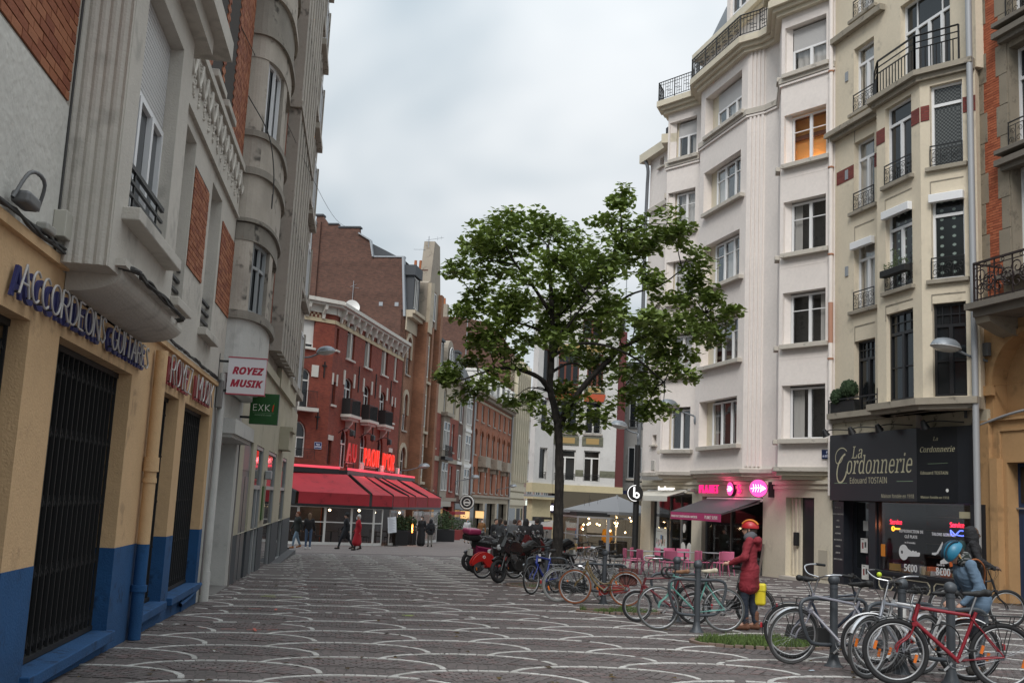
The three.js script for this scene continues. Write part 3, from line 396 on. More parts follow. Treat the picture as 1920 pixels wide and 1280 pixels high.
// ------------------------------------------------------------------ tall fluted stone apartment block with the beige take-away front
{
  const LX = -2.72, T = thing('fluted_apartment_block', 'tall grey fluted stone apartment block above a cream and slate grey shopfront', 'building', [LX, GY(LX, -34), -34]);
  const F = facet(T, LX, 0, Math.PI / 2);
  const cream = plaster([.42, .385, .29], { grime: .18, seed: 22 }), slateP = plaster([.06, .066, .072], { seed: 23, grime: .2 }), stone = plaster([.35, .315, .27], { grime: .65, patch: .25, seed: 24, m: 3 });
  const ops = [[25.4, 27.5], [28.4, 30.5], [32.1, 35.2], [38.0, 40.2]];
  F.wall('shopfront_wall', R4(24.4, 44.4, .55, 4.75), ops.map(([a, b]) => [[a, .5505], [b, .5505], [b, 2.76], [a, 2.76]]), .35, cream);
  F.wall('plinth', R4(24.4, 44.4, -1.6, .5495), ops.map(([a, b]) => R4(a, b, -.9, .549)), .354, slateP, .004);
  F.part('step', mb().box(24.5, 44.7, -1.6, -.76, .005, .32), std([.075, .077, .08], .85));
  ops.forEach(([a, b], i) => { if (i) windowIn(F, a, b, -.88, 2.75, { recess: .07, cols: i === 1 ? 2 : 1, frame: M.greyFrame, fw: .09, transom: .7 }); else { const d = F.part('shop_door', mb().box(a, b, -.9, 2.75, -.1, -.06), std([.085, .09, .095], .45)); part(d, 'door_panel', mb().box(a + .15, a + .98, -.6, 1.9, -.06, -.04).box(a + 1.12, b - .15, -.6, 1.9, -.06, -.04).box(a + .15, b - .15, 2.05, 2.65, -.06, -.045).geo(), std([.075, .08, .086], .4)); part(d, 'door_handle', mb().cyl(V(a + 1.0, .1, -.15), V(a + 1.0, .5, -.15), .015).geo(), M.chrome); } });
  F.part('parapet_step', mb().box(27.2, 33, 4.75, 5.0, -.3, .08).box(33.0, 40.6, 4.75, 5.35, -.3, .12).box(35.6, 37.4, 2.95, 3.55, .0, .32).box(35.6, 37.4, 3.55, 3.7, .0, .42), cream);
  F.part('upper_wall', mb().box(24.4, 44.4, 4.76, 25, -.4, -.04), stone);
  F.part('brick_strip', mb().box(25.25, 29.2, 5.05, 25, -.035, .02), brickPair([.3, .1, .05], [.22, .07, .04], [.05, .04, .035], 4));
  { const b = mb(); for (let i = 0; i < 7; i++) { const x = 29.3 + i * 1.0; b.box(x, x + .62, 5.4, 25, -.03, .34).box(x + .62, x + 1.0, 5.4, 25, -.03, .18); } b.box(29.2, 36.4, 12.4, 12.6, -.03, .38); F.part('fluted_pier', b, stone); }
  for (const y of [5.6, 9.2, 12.7, 16.2, 19.7, 23]) for (const [x0, x1] of [[37.2, 39.8], [40.8, 43.6]]) { windowIn(F, x0, x1, y, y + 2.3, { recess: -.01, cols: 2, fw: .09 }); F.part('window_ledge', mb().box(x0 - .2, x1 + .2, y - .35, y - .1, -.03, .2).box(x0 - .2, x0 - .02, y, y + 2.4, -.03, .12).box(x1 + .02, x1 + .2, y, y + 2.4, -.03, .12), stone); }
  for (const y of [6.4, 10.6, 14.6]) F.part('window_ledge', mb().box(24.7, 25.2, y, y + .5, -.03, .3), stone);
  F.part('house_body', mb().box(24.4, 44.4, 4.8, 25.5, -10, -.4).box(24.4, 44.4, -1.6, 4.75, -10, -3).box(44.0, 44.4, -1.6, 4.75, -3, -.36), stone);
  F.part('shop_interior', mb().box(24.5, 43.9, 3.1, 3.2, -3, -.36), std([.2, .19, .17], .9));
  F.part('alarm_box', mb().rbox(31.1, 31.5, 1.9, 2.15, .02, .2, .03, 1), std([.3, .31, .32], .5)); F.part('menu_frame', mb().box(30.8, 31.4, .75, 1.7, .005, .05), std([.05, .12, .03], .5));
}
// projecting signs
{
  const mk = (w, h, d, draw, edge, emis) => panel(w, h, d, canvasTex(512, Math.round(512 * h / w), draw), edge, { back: 1, ...emis });
  const red = [.42, .05, .08];
  const T = thing('hanging_sign', 'white box sign with red brush lettering over the beige shop', 'sign', [-2.2, 3.66, -19.9]);
  const [g, m] = mk(.69, .67, .12, (c, w, h) => { c.fillStyle = '#d6d2d4'; c.fillRect(0, 0, w, h); c.fillStyle = '#a01f38'; c.strokeStyle = '#a01f38'; c.lineWidth = 5; c.font = 'italic 900 132px sans-serif'; c.textAlign = 'center'; c.fillText('ROYEZ', w / 2, h * .45, w * .84); c.strokeText('ROYEZ', w / 2, h * .45, w * .84); c.fillText('MUSIK', w / 2 - 10, h * .8, w * .84); c.strokeText('MUSIK', w / 2 - 10, h * .8, w * .84); }, std(red, .5), { roughness: .3 });
  const bx = sh(new THREE.Mesh(g, m)); bx.name = 'sign_box'; T.add(bx);
  mb().box(-.355, .355, .33, .35, -.068, .068).box(-.355, .355, -.35, -.33, -.068, .068).build(T, 'edge_trim', std(red, .5)); mb().box(-.52, -.345, .24, .28, -.02, .02).box(-.52, -.345, -.3, -.26, -.02, .02).box(-.53, -.515, -.42, .4, -.03, .03).build(T, 'bracket', M.iron);
  const E = thing('hanging_sign', 'dark green box sign with pale thin capitals and a red chilli beside the white one', 'sign', [-2.2, 3.37, -23.9]);
  const [g2, m2] = mk(.62, .68, .16, (c, w, h) => { c.fillStyle = '#1d4a20'; c.fillRect(0, 0, w, h); c.strokeStyle = '#d8d6c8'; c.lineWidth = 11; c.lineCap = 'round'; const y0 = h * .36, y1 = h * .56; const L = (...p) => { c.beginPath(); c.moveTo(p[0], p[1]); for (let i = 2; i < p.length; i += 2) c.lineTo(p[i], p[i + 1]); c.stroke(); }; L(120, y0, 60, y0 + 6, 62, y1, 122, y1 - 4); L(62, (y0 + y1) / 2, 112, (y0 + y1) / 2 - 4); L(160, y0, 230, y1); L(232, y0, 156, y1); L(275, y0, 278, y1); L(345, y0, 282, (y0 + y1) / 2, 350, y1); c.strokeStyle = '#c23a1c'; c.lineWidth = 22; L(420, y0 + 5, 408, y1); c.strokeStyle = '#4c8a2c'; c.lineWidth = 10; L(424, y0 - 10, 432, y0 - 34); c.strokeStyle = '#93a58c'; c.lineWidth = 3; L(60, h * .63, 440, h * .63); c.fillStyle = '#93a58c'; c.font = 'italic 40px serif'; c.fillText('natural & ready', 90, h * .72); }, std([.01, .02, .04], .4), { roughness: .25 });
  const e = sh(new THREE.Mesh(g2, m2)); e.name = 'sign_box'; E.add(e); mb().box(-.53, -.31, .2, .25, -.02, .02).box(-.53, -.31, -.22, -.17, -.02, .02).build(E, 'bracket', M.iron);
}
// ------------------------------------------------------------------ far left side of the street
const CX = -2.11, CZ = -64, A17 = 17 * D2R, dir17 = [Math.sin(A17), -Math.cos(A17)], TH = (90 - 17) * D2R;
const on17 = (s, out = 0) => [CX + s * dir17[0] + out * Math.sin(TH), CZ + s * dir17[1] + out * Math.cos(TH)];
function house(name, label, s) { const [x, z] = on17(s); return thing(name, label, 'building', [x, GY(x, z), z]); }
const redBrick = brickPair([.255, .056, .033], [.175, .037, .025], [.13, .05, .032], 1), brownBrick = brickPair([.14, .066, .046], [.085, .043, .032], [.07, .05, .04], 2), orangeBrick = brickPair([.33, .115, .055], [.26, .085, .042], [.2, .1, .06], 3), ochreBrick = brickPair([.28, .13, .07], [.23, .1, .055], [.18, .12, .08], 6);
const trim = plaster([.55, .53, .48], { grime: .2, seed: 41, m: 2 }), creamStone = plaster([.42, .36, .27], { grime: .3, seed: 42 }), greyStone = plaster([.29, .25, .2], { grime: .3, seed: 43 });
{ // red brick corner restaurant
  const T = house('corner_restaurant', 'dark red brick corner building with white stone trim above the red awning', 0);
  const F2 = facet(T, CX, CZ, TH), F1 = facet(T, CX, CZ, (90 - 57) * D2R, .82);
  const dbl = [[2.55, 4.15], [6.4, 8.0], [10.5, 12.1], [13.9, 14.7]], drs = [[2.6, 4.3], [6.75, 8.3], [10.7, 12.2]], arcs = [[2.65, 4.1], [6.8, 8.2], [10.9, 12.2]], slit = [[.35, .95], [13.95, 14.6]];
  const hs = []; for (const [a, b] of dbl) hs.push(R4(a, b, 10.05, 12.2)); for (const [a, b] of drs) hs.push(archPts(a, b, 6.5, 8.5, .36)); for (const [a, b] of arcs) hs.push(archPts(a, b, 3.2, 5.0, .7)); for (const [a, b] of slit) hs.push(R4(a, b, 6.9, 8.3), R4(a, b, 3.3, 4.75)); hs.push(R4(.4, .85, 10.25, 11.6));
  F2.wall('wall', R4(0, 16.3, -2.2, 12.3), hs, .4, redBrick);
  F1.wall('wall', R4(-6, -.002, -2.2, 12.3), [R4(-3.0, -1.65, 10.1, 12.0), archPts(-3.1, -1.75, 6.5, 8.45, .4), archPts(-3.1, -1.75, 3.6, 5.0, .7)], .4, redBrick);
  for (const [a, b] of dbl) { windowIn(F2, a, b, 10.05, 12.2, { cols: b - a > 1 ? 2 : 1, frame: M.whitePaint, sill: 1, sillMat: trim, mull: 1.6, transom: .75 }); F2.part('brick_pier', mb().box((a + b) / 2 - .1, (a + b) / 2 + .1, 10.1, 12.2, -.12, .0), trim); }
  for (const [a, b] of drs) {
    const w = windowIn(F2, a, b, 6.5, 8.86, { arch: .36, cols: 2, frame: M.whitePaint, transom: .72 }); part(w, 'railing', railGeo(a - .25, b + .2, 6.5, 7.5, .55, 'bars'), M.iron); part(w, 'railing', mb().box(a - .25, a - .22, 6.5, 7.5, .02, .55).box(b + .17, b + .2, 6.5, 7.5, .02, .55).geo(), M.iron);
    F2.part('balcony_slab', mb().box(a - .35, b + .3, 6.32, 6.5, 0.002, .66).box(a - .2, b + .15, 6.15, 6.32, .002, .5), trim);
    F2.part('balcony_corbel', mb().extrude([[0, 6.15], [.45, 6.15], [.4, 5.95], [.12, 5.6], [0, 5.5]], .22, new THREE.Matrix4().makeBasis(V(0, 0, 1), V(0, 1, 0), V(-1, 0, 0)).setPosition((a + b) / 2 + .11, 0, .002)), trim);
    for (const x of [a - .32, b + .06]) F2.part('stone_block', mb().box(x, x + .26, 8.35, 9.25, -.01, .06), trim);
    F2.part('wall_anchor', mb().box(b + 1.1, b + 1.16, 8.2, 9.9, .004, .06).box(b + 1.02, b + 1.24, 9.2, 9.26, .004, .06), M.iron); F2.part('wall_anchor', mb().box(b + 1.1, b + 1.16, 5.2, 6.5, .004, .06).box(b + 1.02, b + 1.24, 6.1, 6.16, .004, .06), M.iron);
  }
  for (const [a, b] of arcs) windowIn(F2, a, b, 3.2, 5.7, { arch: .7, cols: 2, frame: M.whitePaint, transom: .6 });
  for (const [a, b] of slit) { windowIn(F2, a, b, 6.9, 8.3, { cols: 1, frame: std([.06, .03, .03], .6), sill: 1, sillMat: trim }); windowIn(F2, a, b, 3.3, 4.75, { cols: 1, frame: std([.06, .03, .03], .6) }); F2.part('stone_block', mb().box(a - .15, b + .15, 4.75, 5.05, -.01, .05), trim); for (const x of [a - .2, b]) F2.part('stone_block', mb().box(x, x + .2, 8.1, 8.8, -.01, .05), trim); }
  windowIn(F2, .4, .85, 10.25, 11.6, { cols: 1, frame: std([.06, .03, .03], .6), sill: 1, sillMat: trim });
  windowIn(F1, -3.0, -1.65, 10.1, 12.0, { cols: 2, frame: M.whitePaint, shutter: 1.6, sill: 1, sillMat: trim, shutterMat: M.whitePaint });
  { const w = windowIn(F1, -3.1, -1.75, 6.5, 8.85, { arch: .4, cols: 2, frame: M.whitePaint, transom: .7 }); part(w, 'railing', railGeo(-3.4, -1.4, 6.5, 7.5, .5, 'bars'), M.iron); F1.part('balcony_slab', mb().box(-3.5, -1.3, 6.28, 6.5, .002, .62), trim); F1.part('stone_block', mb().box(-1.7, -1.15, 8.4, 9.1, -.01, .06), trim); windowIn(F1, -3.1, -1.75, 3.6, 5.7, { arch: .7, cols: 2, frame: M.whitePaint, transom: .55 }); F1.part('railing', mb().add(railGeo(-3.3, -1.2, 3.5, 4.1, .4)), M.iron); F1.part('wall_anchor', mb().box(-.95, -.88, 5.3, 6.4, .004, .07).box(-1.1, -.73, 6.0, 6.08, .004, .07), M.iron); F1.part('wall_anchor', mb().box(-.7, -.63, 8.4, 9.4, .004, .07).box(-.85, -.48, 9.1, 9.18, .004, .07), M.iron);
    const [g, m] = panel(.62, .42, .03, canvasTex(128, 88, (c, w2, h) => { c.fillStyle = '#12205a'; c.fillRect(0, 0, w2, h); c.strokeStyle = '#fff'; c.lineWidth = 3; c.strokeRect(4, 4, w2 - 8, h - 8); c.fillStyle = '#fff'; c.font = 'bold 26px sans-serif'; c.textAlign = 'center'; c.fillText('Place', w2 / 2, 38); c.fillText('de BÉTHUNE', w2 / 2, 68, 110); }), M.iron); const sg = F1.place(sh(new THREE.Mesh(g, m))); sg.name = 'street_nameplate'; T.add(sg); const p = F1.at(-.72, 4.35, .02); sg.position.set(p.x - T.position.x, p.y - T.position.y, p.z - T.position.z); }
  for (const [F, x0, x1] of [[F2, 0, 16.3], [F1, -6, -.05]]) {
    F.part('string_course', mb().box(x0, x1, 11.75, 11.98, 0.002, .05), plaster([.5, .42, .28], { seed: 44, m: 1 }));
    F.part('cornice', mb().box(x0, x1 + (F === F2 ? 0 : .3), 12.75, 12.9, -.4, .42).box(x0, x1 + (F === F2 ? 0 : .3), 12.9, 13.12, -.4, .58).box(x0, x1, 12.3, 12.75, -.4, .12), trim);
    for (let x = x0 + .8; x < x1; x += 1.36) F.part('cornice_bracket', mb().extrude([[0, 12.75], [.4, 12.75], [.36, 12.5], [.14, 12.2], [.1, 11.95], [0, 11.95]], .22, new THREE.Matrix4().makeBasis(V(0, 0, 1), V(0, 1, 0), V(-1, 0, 0)).setPosition(x + .11, 0, .055)), trim);
    const ck = mb(); for (let x = x0 + 1.0; x < x1 - .9; x += 1.36 * 2) for (let i = 0; i < 6; i++) for (let j = 0; j < 4; j++) if ((i + j) & 1) ck.box(x + i * .17, x + i * .17 + .16, 12.0 + j * .17, 12.16 + j * .17, .003, .03); F.part('chequer_tiles', ck, plaster([.5, .4, .28], { seed: 45, m: 1 }));
  }
  const n1 = F1.at(-6, 0, 0), n2 = F2.at(16.3, 0, 0), b2 = F2.at(16.2, 0, -9); const sp = new THREE.Shape([[n1.x, -n1.z], [CX, -CZ], [n2.x, -n2.z], [b2.x, -b2.z], [n1.x - 4, -n1.z + 3]].map(p => new THREE.Vector2(p[0] - .2, p[1] + .25)));
  const rg = new THREE.ExtrudeGeometry(sp, { depth: .25, bevelEnabled: false }).rotateX(-Math.PI / 2).translate(-T.position.x, 12.75 - T.position.y, -T.position.z); part(T, 'roof', boxUV(rg), M.lead);
  const body = new THREE.ExtrudeGeometry(new THREE.Shape([[n1.x - .6, -n1.z + .6], [CX - .5, -CZ + .7], [n2.x - .6, -n2.z], [b2.x, -b2.z], [n1.x - 4, -n1.z + 3]].map(p => new THREE.Vector2(...p))), { depth: 14.5, bevelEnabled: false }).rotateX(-Math.PI / 2).translate(-T.position.x, -2 - T.position.y, -T.position.z); part(T, 'house_body', boxUV(body), M.black);
  F2.part('restaurant_front', mb().box(.1, 16.2, -2.2, 2.7, .004, .1), std([.03, .022, .02], .6)); F1.part('restaurant_front', mb().box(-6, -.1, -2.2, 2.7, .004, .1), std([.03, .022, .02], .6));
  // sign letters standing on the awning roof, red lit
  const lit = new THREE.MeshStandardMaterial({ color: lin(.5, .01, .01), emissive: lin(1, .05, .025), emissiveIntensity: .48, roughness: .5 }), dim = new THREE.MeshStandardMaterial({ color: lin(.32, .012, .015), emissive: lin(1, .04, .03), emissiveIntensity: .12, roughness: .5 });
  for (const [str, s0, s1, m, y] of [['AU', 1.0, 3.0, dim, 3.55], ['PAON', 4.5, 8.1, lit, 3.45], ["D'OR", 8.9, 12.1, lit, 3.35]]) { let w = 0; const gs = [...str].map(c => { const g = textGeo(c, 1.12, .1, fontR), cw = g.boundingBox.max.x + .22, o = w; w += cw; return [g, o]; }), k = (s1 - s0) / w; for (const [g, o] of gs) F2.part('sign_letter', mb().add(g.scale(k, 1, 1).translate(s0 + o * k, y, .95)), m); F2.part('sign_stand', mb().box(s0 - .1, s1 + .1, y - .1, y - .04, .9, .98).box(s0 + .3, s0 + .36, 3.0, y - .1, .9, .96).box(s1 - .36, s1 - .3, 3.0, y - .1, .9, .96), M.iron); }
  for (const s of [3.9, 8.5, 12.6]) F2.part('floodlight', mb().rbox(s - .25, s + .2, 3.15, 3.6, 1.0, 1.2, .03, 1), std([.4, .4, .38], .5));
  for (const s of [2.0, 6.5, 10.6]) F2.part('spot_arm', mb().tube([V(s, 5.3, .02), V(s, 5.6, .5), V(s, 5.5, .9)], .03, 10, 5).rbox(s - .22, s + .22, 5.1, 5.5, .8, 1.05, .08, 2), M.iron);
  const neonM = new THREE.MeshStandardMaterial({ color: lin(.5, .05, .07), emissive: lin(1, .1, .15), emissiveIntensity: .5 });
  F2.part('neon_strip', mb().box(.35, 16.8, 3.0, 3.14, 1.3, 1.36), neonM); F1.part('neon_strip', mb().box(-6, .35, 3.02, 3.16, 1.2, 1.26), neonM);
  F2.part('roof_gutter', mb().box(.3, 16.8, 2.72, 2.98, .02, 1.34), M.darkPaint); F1.part('roof_gutter', mb().box(-6, .3, 2.72, 2.98, .02, 1.24), M.darkPaint);
  for (const s of [3, 8, 13]) { const p = F2.at(s, 3.4, 1.7), l = new THREE.PointLight(lin(1, .12, .14), 2, 0, 2); l.position.copy(p); l.castShadow = true; l.shadow.radius = 8; scene.add(l); }
}
{ // awning, one bay of cloth per frame
  const T = thing('restaurant_awning', 'wide red canvas awning with drop valance over the corner terrace', 'awning', [1, GY(1, -61), -61]);
  const cloth = new THREE.MeshStandardMaterial({ map: plasterTex([.36, .02, .03], .16, .35, 51, 3), roughness: .75, side: THREE.DoubleSide, bumpMap: grainB, bumpScale: .002 });
  const front = [[-3.35, -59.0], [.75, -60.2], [2.0, -61.9], [3.05, -65.0], [3.55, -66.7], [4.55, -70.3], [5.75, -74.3]], back = [[-5.6, -60.6], [-.6, -63.4], [.3, -66.3], [.95, -68.5], [1.45, -70.1], [2.6, -73.9], [3.8, -77.8]];
  const sheetOf = (b, P, sag) => { const pos = [], q = P.map(p => V(p[0] - 1, p[1] - T.position.y, p[2] + 61)), nx = 8, ny = 6, at = (u, v) => { const p = q[0].clone().lerp(q[1], u).lerp(q[3].clone().lerp(q[2], u), v); p.y -= sag * 4 * v * (1 - v) * (1 + .6 * Math.sin(u * 9 + P[0][0] * 3)) + sag * .5 * Math.sin(u * Math.PI); return p; }; for (const o of [0, .02]) for (let i = 0; i < nx; i++) for (let j = 0; j < ny; j++) { const A = at(i / nx, j / ny), B = at((i + 1) / nx, j / ny), C = at((i + 1) / nx, (j + 1) / ny), D = at(i / nx, (j + 1) / ny); for (const p of o ? [A, C, B, A, D, C] : [A, B, C, A, C, D]) pos.push(p.x, p.y - o, p.z); } const g = new THREE.BufferGeometry(); g.setAttribute('position', new THREE.Float32BufferAttribute(pos, 3)); g.computeVertexNormals(); b.add(g); };
  const quad = (b, P) => { const g = new THREE.BufferGeometry(), q = P.map(p => V(p[0] - 1, p[1] - T.position.y, p[2] + 61)); const n = q[1].clone().sub(q[0]).cross(q[3].clone().sub(q[0])).normalize().multiplyScalar(.012), r = q.map(p => p.clone().add(n)), s = q.map(p => p.clone().sub(n)); const tri = []; const f = (a, b2, c, d) => tri.push(a, b2, c, a, c, d); f(...r); f(s[3], s[2], s[1], s[0]); for (let i = 0; i < 4; i++) f(r[i], s[i], s[(i + 1) % 4], r[(i + 1) % 4]); g.setAttribute('position', new THREE.Float32BufferAttribute(tri.flatMap(p => p.toArray()), 3)); g.computeVertexNormals(); b.add(g); };
  { const sp = mb(); quad(sp, [[-3.4, .9, -59.05], [-3.38, 1.6, -59.05], [-5.6, 2.6, -60.6], [-5.6, .9, -60.6]]); sp.build(T, 'side_curtain', M.darkPaint); }
  for (let i = 0; i + 1 < front.length; i++) {
    const [a, b] = [front[i], front[i + 1]], [c, d] = [back[i], back[i + 1]]; const g = .03;
    const t = mb(); sheetOf(t, [[lerp(a[0], b[0], g), 1.62, lerp(a[1], b[1], g)], [lerp(a[0], b[0], 1 - g), 1.62, lerp(a[1], b[1], 1 - g)], [lerp(c[0], d[0], 1 - g), 2.72, lerp(c[1], d[1], 1 - g)], [lerp(c[0], d[0], g), 2.72, lerp(c[1], d[1], g)]], .05); part(T, 'awning_seam', mb().bar(V(b[0] - 1, 1.66 - T.position.y, b[1] + 61), V(d[0] - 1, 2.76 - T.position.y, d[1] + 61), .05).geo(), M.black); const P = t.build(T, 'awning_cloth', cloth);
    const v = mb(); quad(v, [[lerp(a[0], b[0], g), .98, lerp(a[1], b[1], g)], [lerp(a[0], b[0], 1 - g), .98, lerp(a[1], b[1], 1 - g)], [lerp(a[0], b[0], 1 - g), 1.615, lerp(a[1], b[1], 1 - g)], [lerp(a[0], b[0], g), 1.615, lerp(a[1], b[1], g)]]); part(P, 'valance', v.geo(), cloth);
    const hm = mb(); quad(hm, [[a[0], .84, a[1]], [b[0], .84, b[1]], [b[0], .98, b[1]], [a[0], .98, a[1]]]); hm.build(T, 'awning_rail', M.darkPaint);
    mb().bar(V(a[0] - 1, 1.6 - T.position.y, a[1] + 61), V(c[0] - 1, 2.7 - T.position.y, c[1] + 61), .06).build(T, 'awning_arm', M.darkPaint);
  }
}
{ // glazed terrace screens
  const T = thing('terrace_screen', 'glazed white framed terrace screen under the red awning', 'screen', [1, GY(1, -61), -61]);
  const run = [[-4.6, -60.3], [-3.2, -59.4], [-1.75, -59.85], [-.3, -60.3], [.95, -60.75], [1.45, -61.3]], run2 = [[1.9, -62.6], [2.9, -65.6]], run3 = [[3.5, -67.6], [4.3, -70.6], [5.55, -74.4]];
  for (const R of [run, run2, run3]) for (let i = 0; i + 1 < R.length; i++) {
    const [a, b] = [R[i], R[i + 1]], L = Math.hypot(b[0] - a[0], b[1] - a[1]), th = -Math.atan2(b[1] - a[1], b[0] - a[0]), gy = GY((a[0] + b[0]) / 2, (a[1] + b[1]) / 2), f = mb();
    f.box(0, .06, 0, 2.1, -.03, .03).box(L - .06, L, 0, 2.1, -.03, .03).box(.06, L - .06, 0, .16, -.028, .028).box(.06, L - .06, 1.22, 1.28, -.026, .026).box(.06, L - .06, 2.04, 2.1, -.028, .028); if (L > 1.6) f.box(L / 2 - .02, L / 2 + .02, 1.28, 2.04, -.02, .02);
    const P = part(T, 'screen_pane', mb().box(.06, L - .06, .16, 2.04, -.006, .006).geo(), M.pane); P.position.set(a[0] - 1, gy - T.position.y, a[1] + 61); P.rotation.y = th; part(P, 'screen_frame', f.geo(), M.whitePaint);
  }
}
{ // inside the terrace: floor of dark timber, tables; lamps hang above
  const T = thing('terrace_seating', 'dark dining tables and chairs inside the glazed terrace', 'seating', [1, GY(1, -64), -64]);
  const r = rng(4); for (let i = 0; i < 9; i++) { const s = i * 1.5, [x, z] = i < 4 ? [-4 + i * 1.3, -61.2 - i * .4] : [1.2 + (i - 4) * .85, -64.8 - (i - 4) * 2.5], y = GY(x, z) - T.position.y; mb().box(x - 1.4, x - .6, y + .72, y + .76, z + 63.6, z + 64.4).box(x - 1.04, x - .96, y, y + .72, z + 63.96, z + 64.04).build(T, 'dining_table', M.black); for (const k of [-1, 1]) mb().box(x - 1 + k * .7 - .2, x - 1 + k * .7 + .2, y + .42, y + .48, z + 63.8, z + 64.2).box(x - 1 + k * .9 - .02, x - 1 + k * .9 + .02, y + .48, y + .95, z + 63.8, z + 64.2).box(x - 1 + k * .7 - .18, x - 1 + k * .7 - .15, y, y + .42, z + 63.82, z + 63.86).box(x - 1 + k * .7 + .15, x - 1 + k * .7 + .18, y, y + .42, z + 64.14, z + 64.18).build(T, 'dining_chair', M.darkPaint); }
  const glow = new THREE.MeshStandardMaterial({ color: 0xffffff, emissive: lin(1, .75, .42), emissiveIntensity: 6 });
  for (const [x, y, z] of [[-1.6, .62, -63], [1.0, .6, -62.9], [2.6, .6, -66.5], [.1, .66, -64]]) { const L = thing('terrace_lamp', 'small warm bulb lamp hanging inside the glazed terrace', 'lamp', [x, y, z], 0, 'bulb lamps in the terrace'); mb().sphere(V(0, 0, 0), .07, 10, 8).build(L, 'bulb', glow); mb().cyl(V(0, .06, 0), V(0, 1.2, 0), .01).build(L, 'flex', M.black); const p = new THREE.PointLight(lin(1, .7, .4), .5, 0, 2); p.shadow.radius = 3; p.castShadow = true; L.add(p); }
}
{ // brown gabled house next door: party wall, pierced front with tall buttressed dormer
  const T = house('brown_party_wall_house', 'tall house with bare brown brick party wall above the red corner building', 18);
  const [px, pz] = on17(16.3), Fw = facet(T, px, pz, (90 + 73) * D2R - Math.PI / 2 - Math.PI / 2 + 0), G = facet(T, px, pz, TH - Math.PI / 2);
  // party wall: x runs to the right towards the street, so left is negative
  G.wall('party_wall', [[-8.1, -2], [0, -2], [0, 15.2], [-.1, 15.6], [-.5, 19.85], [-2.9, 19.85], [-3.2, 21.15], [-4.15, 21.7], [-4.2, 22.15], [-5.85, 22.15], [-5.86, 22.4], [-6.7, 22.4], [-7.25, 23.1], [-7.75, 23.1], [-7.8, 22.6], [-8.1, 22.6]], [], .4, brownBrick);
  G.part('party_wall', mb().box(-8.6, -7.3, -2, 22.6, -6, .25), brownBrick);
  G.part('coping', mb().bar(V(-.08, 15.2, .03), V(-.48, 19.85, .03), .16, .5).box(-2.95, -.4, 19.83, 19.93, -.4, .08).bar(V(-2.92, 19.85, 0), V(-3.2, 21.15, 0), .12, .4).bar(V(-3.2, 21.15, 0), V(-4.2, 21.72, 0), .1, .4), M.zinc);
  G.part('wall_cap', mb().box(-5.9, -4.1, 22.15, 22.28, -.5, .08), M.slate); G.part('wall_cap', mb().box(-6.75, -5.92, 22.4, 22.52, -.5, .08), M.slate); G.part('wall_cap', mb().box(-7.85, -7.2, 23.1, 23.25, -.6, .1), M.slate);
  G.part('drainpipe', mb().cyl(V(-7.9, 16, .32), V(-8.0, 22.3, .32), .09).box(-8.6, -7.6, 22.3, 22.6, .1, .5), M.zincPipe);
  G.part('vent_tile', mb().box(-2.2, -1.9, 16.0, 16.3, 0.002, .04), M.zinc); G.part('vent_tile', mb().box(-.95, -.65, 16.0, 16.3, .002, .04), M.zinc);
  G.part('mansard_roof', mb().extrude([[-2.9, 19.7], [-.5, 19.7], [-3.4, 21.1]], 8, new THREE.Matrix4().makeTranslation(0, 0, -8.3)).box(-5.8, -.6, 15, 19.7, -8, -.45), M.slate);
  { const D = thing('satellite_dish', 'round white satellite dish on the brown party wall', 'dish', [0, 0, 0]); const p = G.at(-4.15, 15.7, .6); D.position.copy(p); D.rotation.y = .25; mb().lathe([[.02, 0], [.25, .03], [.45, .1], [.56, .17], [.57, .19], [.44, .12], [.24, .05], [.02, .02]], 24).build(D, 'dish', M.whitePaint).rotation.x = Math.PI / 2 - .3; mb().tube([V(0, -.55, -.05), V(0, -.3, -.3), V(0, .1, -.2)], .03, 8, 6).cyl(V(0, 0, .0), V(0, -.1, .5), .015).box(-.05, .05, -.16, -.05, .45, .55).build(D, 'mount', M.zinc); mb().cyl(V(.1, -.9, -.45), V(.1, 2.2, -.45), .025).cyl(V(.1, 1.7, -.45), V(1.4, 1.6, -.3), .012).cyl(V(-.15, 1.7, -.45), V(.35, 1.95, -.45), .012).build(D, 'aerial', M.zinc); }
  const F = facet(T, px, pz, TH);
  F.wall('front_wall', R4(0, 8.4, -2.3, 15.2), [archPts(.8, 2.0, 10.9, 13.2, .6), archPts(.8, 2.0, 6.6, 8.8, .6), archPts(.7, 2.3, 2.7, 4.6, .75), archPts(6.0, 7.4, 2.7, 4.6, .7), R4(.3, 3.2, -1.7, 1.6), R4(4.0, 8, -1.7, 1.6)], .4, ochreBrick);
  for (const [y0, y1] of [[10.9, 13.8], [6.6, 9.4]]) { windowIn(F, .8, 2.0, y0, y1, { arch: .6, cols: 2, frame: M.whitePaint, transom: .6, sill: 1 }); F.part('window_surround', mb().extrude(archPts(.55, 2.25, y0 + 1.2, y1 - .55, .9), .1, new THREE.Matrix4(), 0, [archPts(.8, 2.0, y0 + 1.2, y1 - .6, .62)]), creamStone); }
  windowIn(F, .7, 2.3, 2.7, 5.35, { arch: .75, cols: 2, frame: M.whitePaint, transom: .6 }); windowIn(F, 6.0, 7.4, 2.7, 5.3, { arch: .7, cols: 2, frame: M.whitePaint, transom: .6 });
  for (const [a, b, y] of [[.7, 2.3, 4.6], [6.0, 7.4, 4.6]]) F.part('window_surround', mb().extrude(archPts(a - .3, b + .3, y - .8, y, .75 + .32), .1, new THREE.Matrix4(), 0, [archPts(a, b, y - .8, y, .75)]), creamStone);
  F.part('cornice', mb().box(0, 4, 15.2, 15.5, -.4, .5).box(0, 4, 15.5, 15.75, -.4, .7), creamStone);
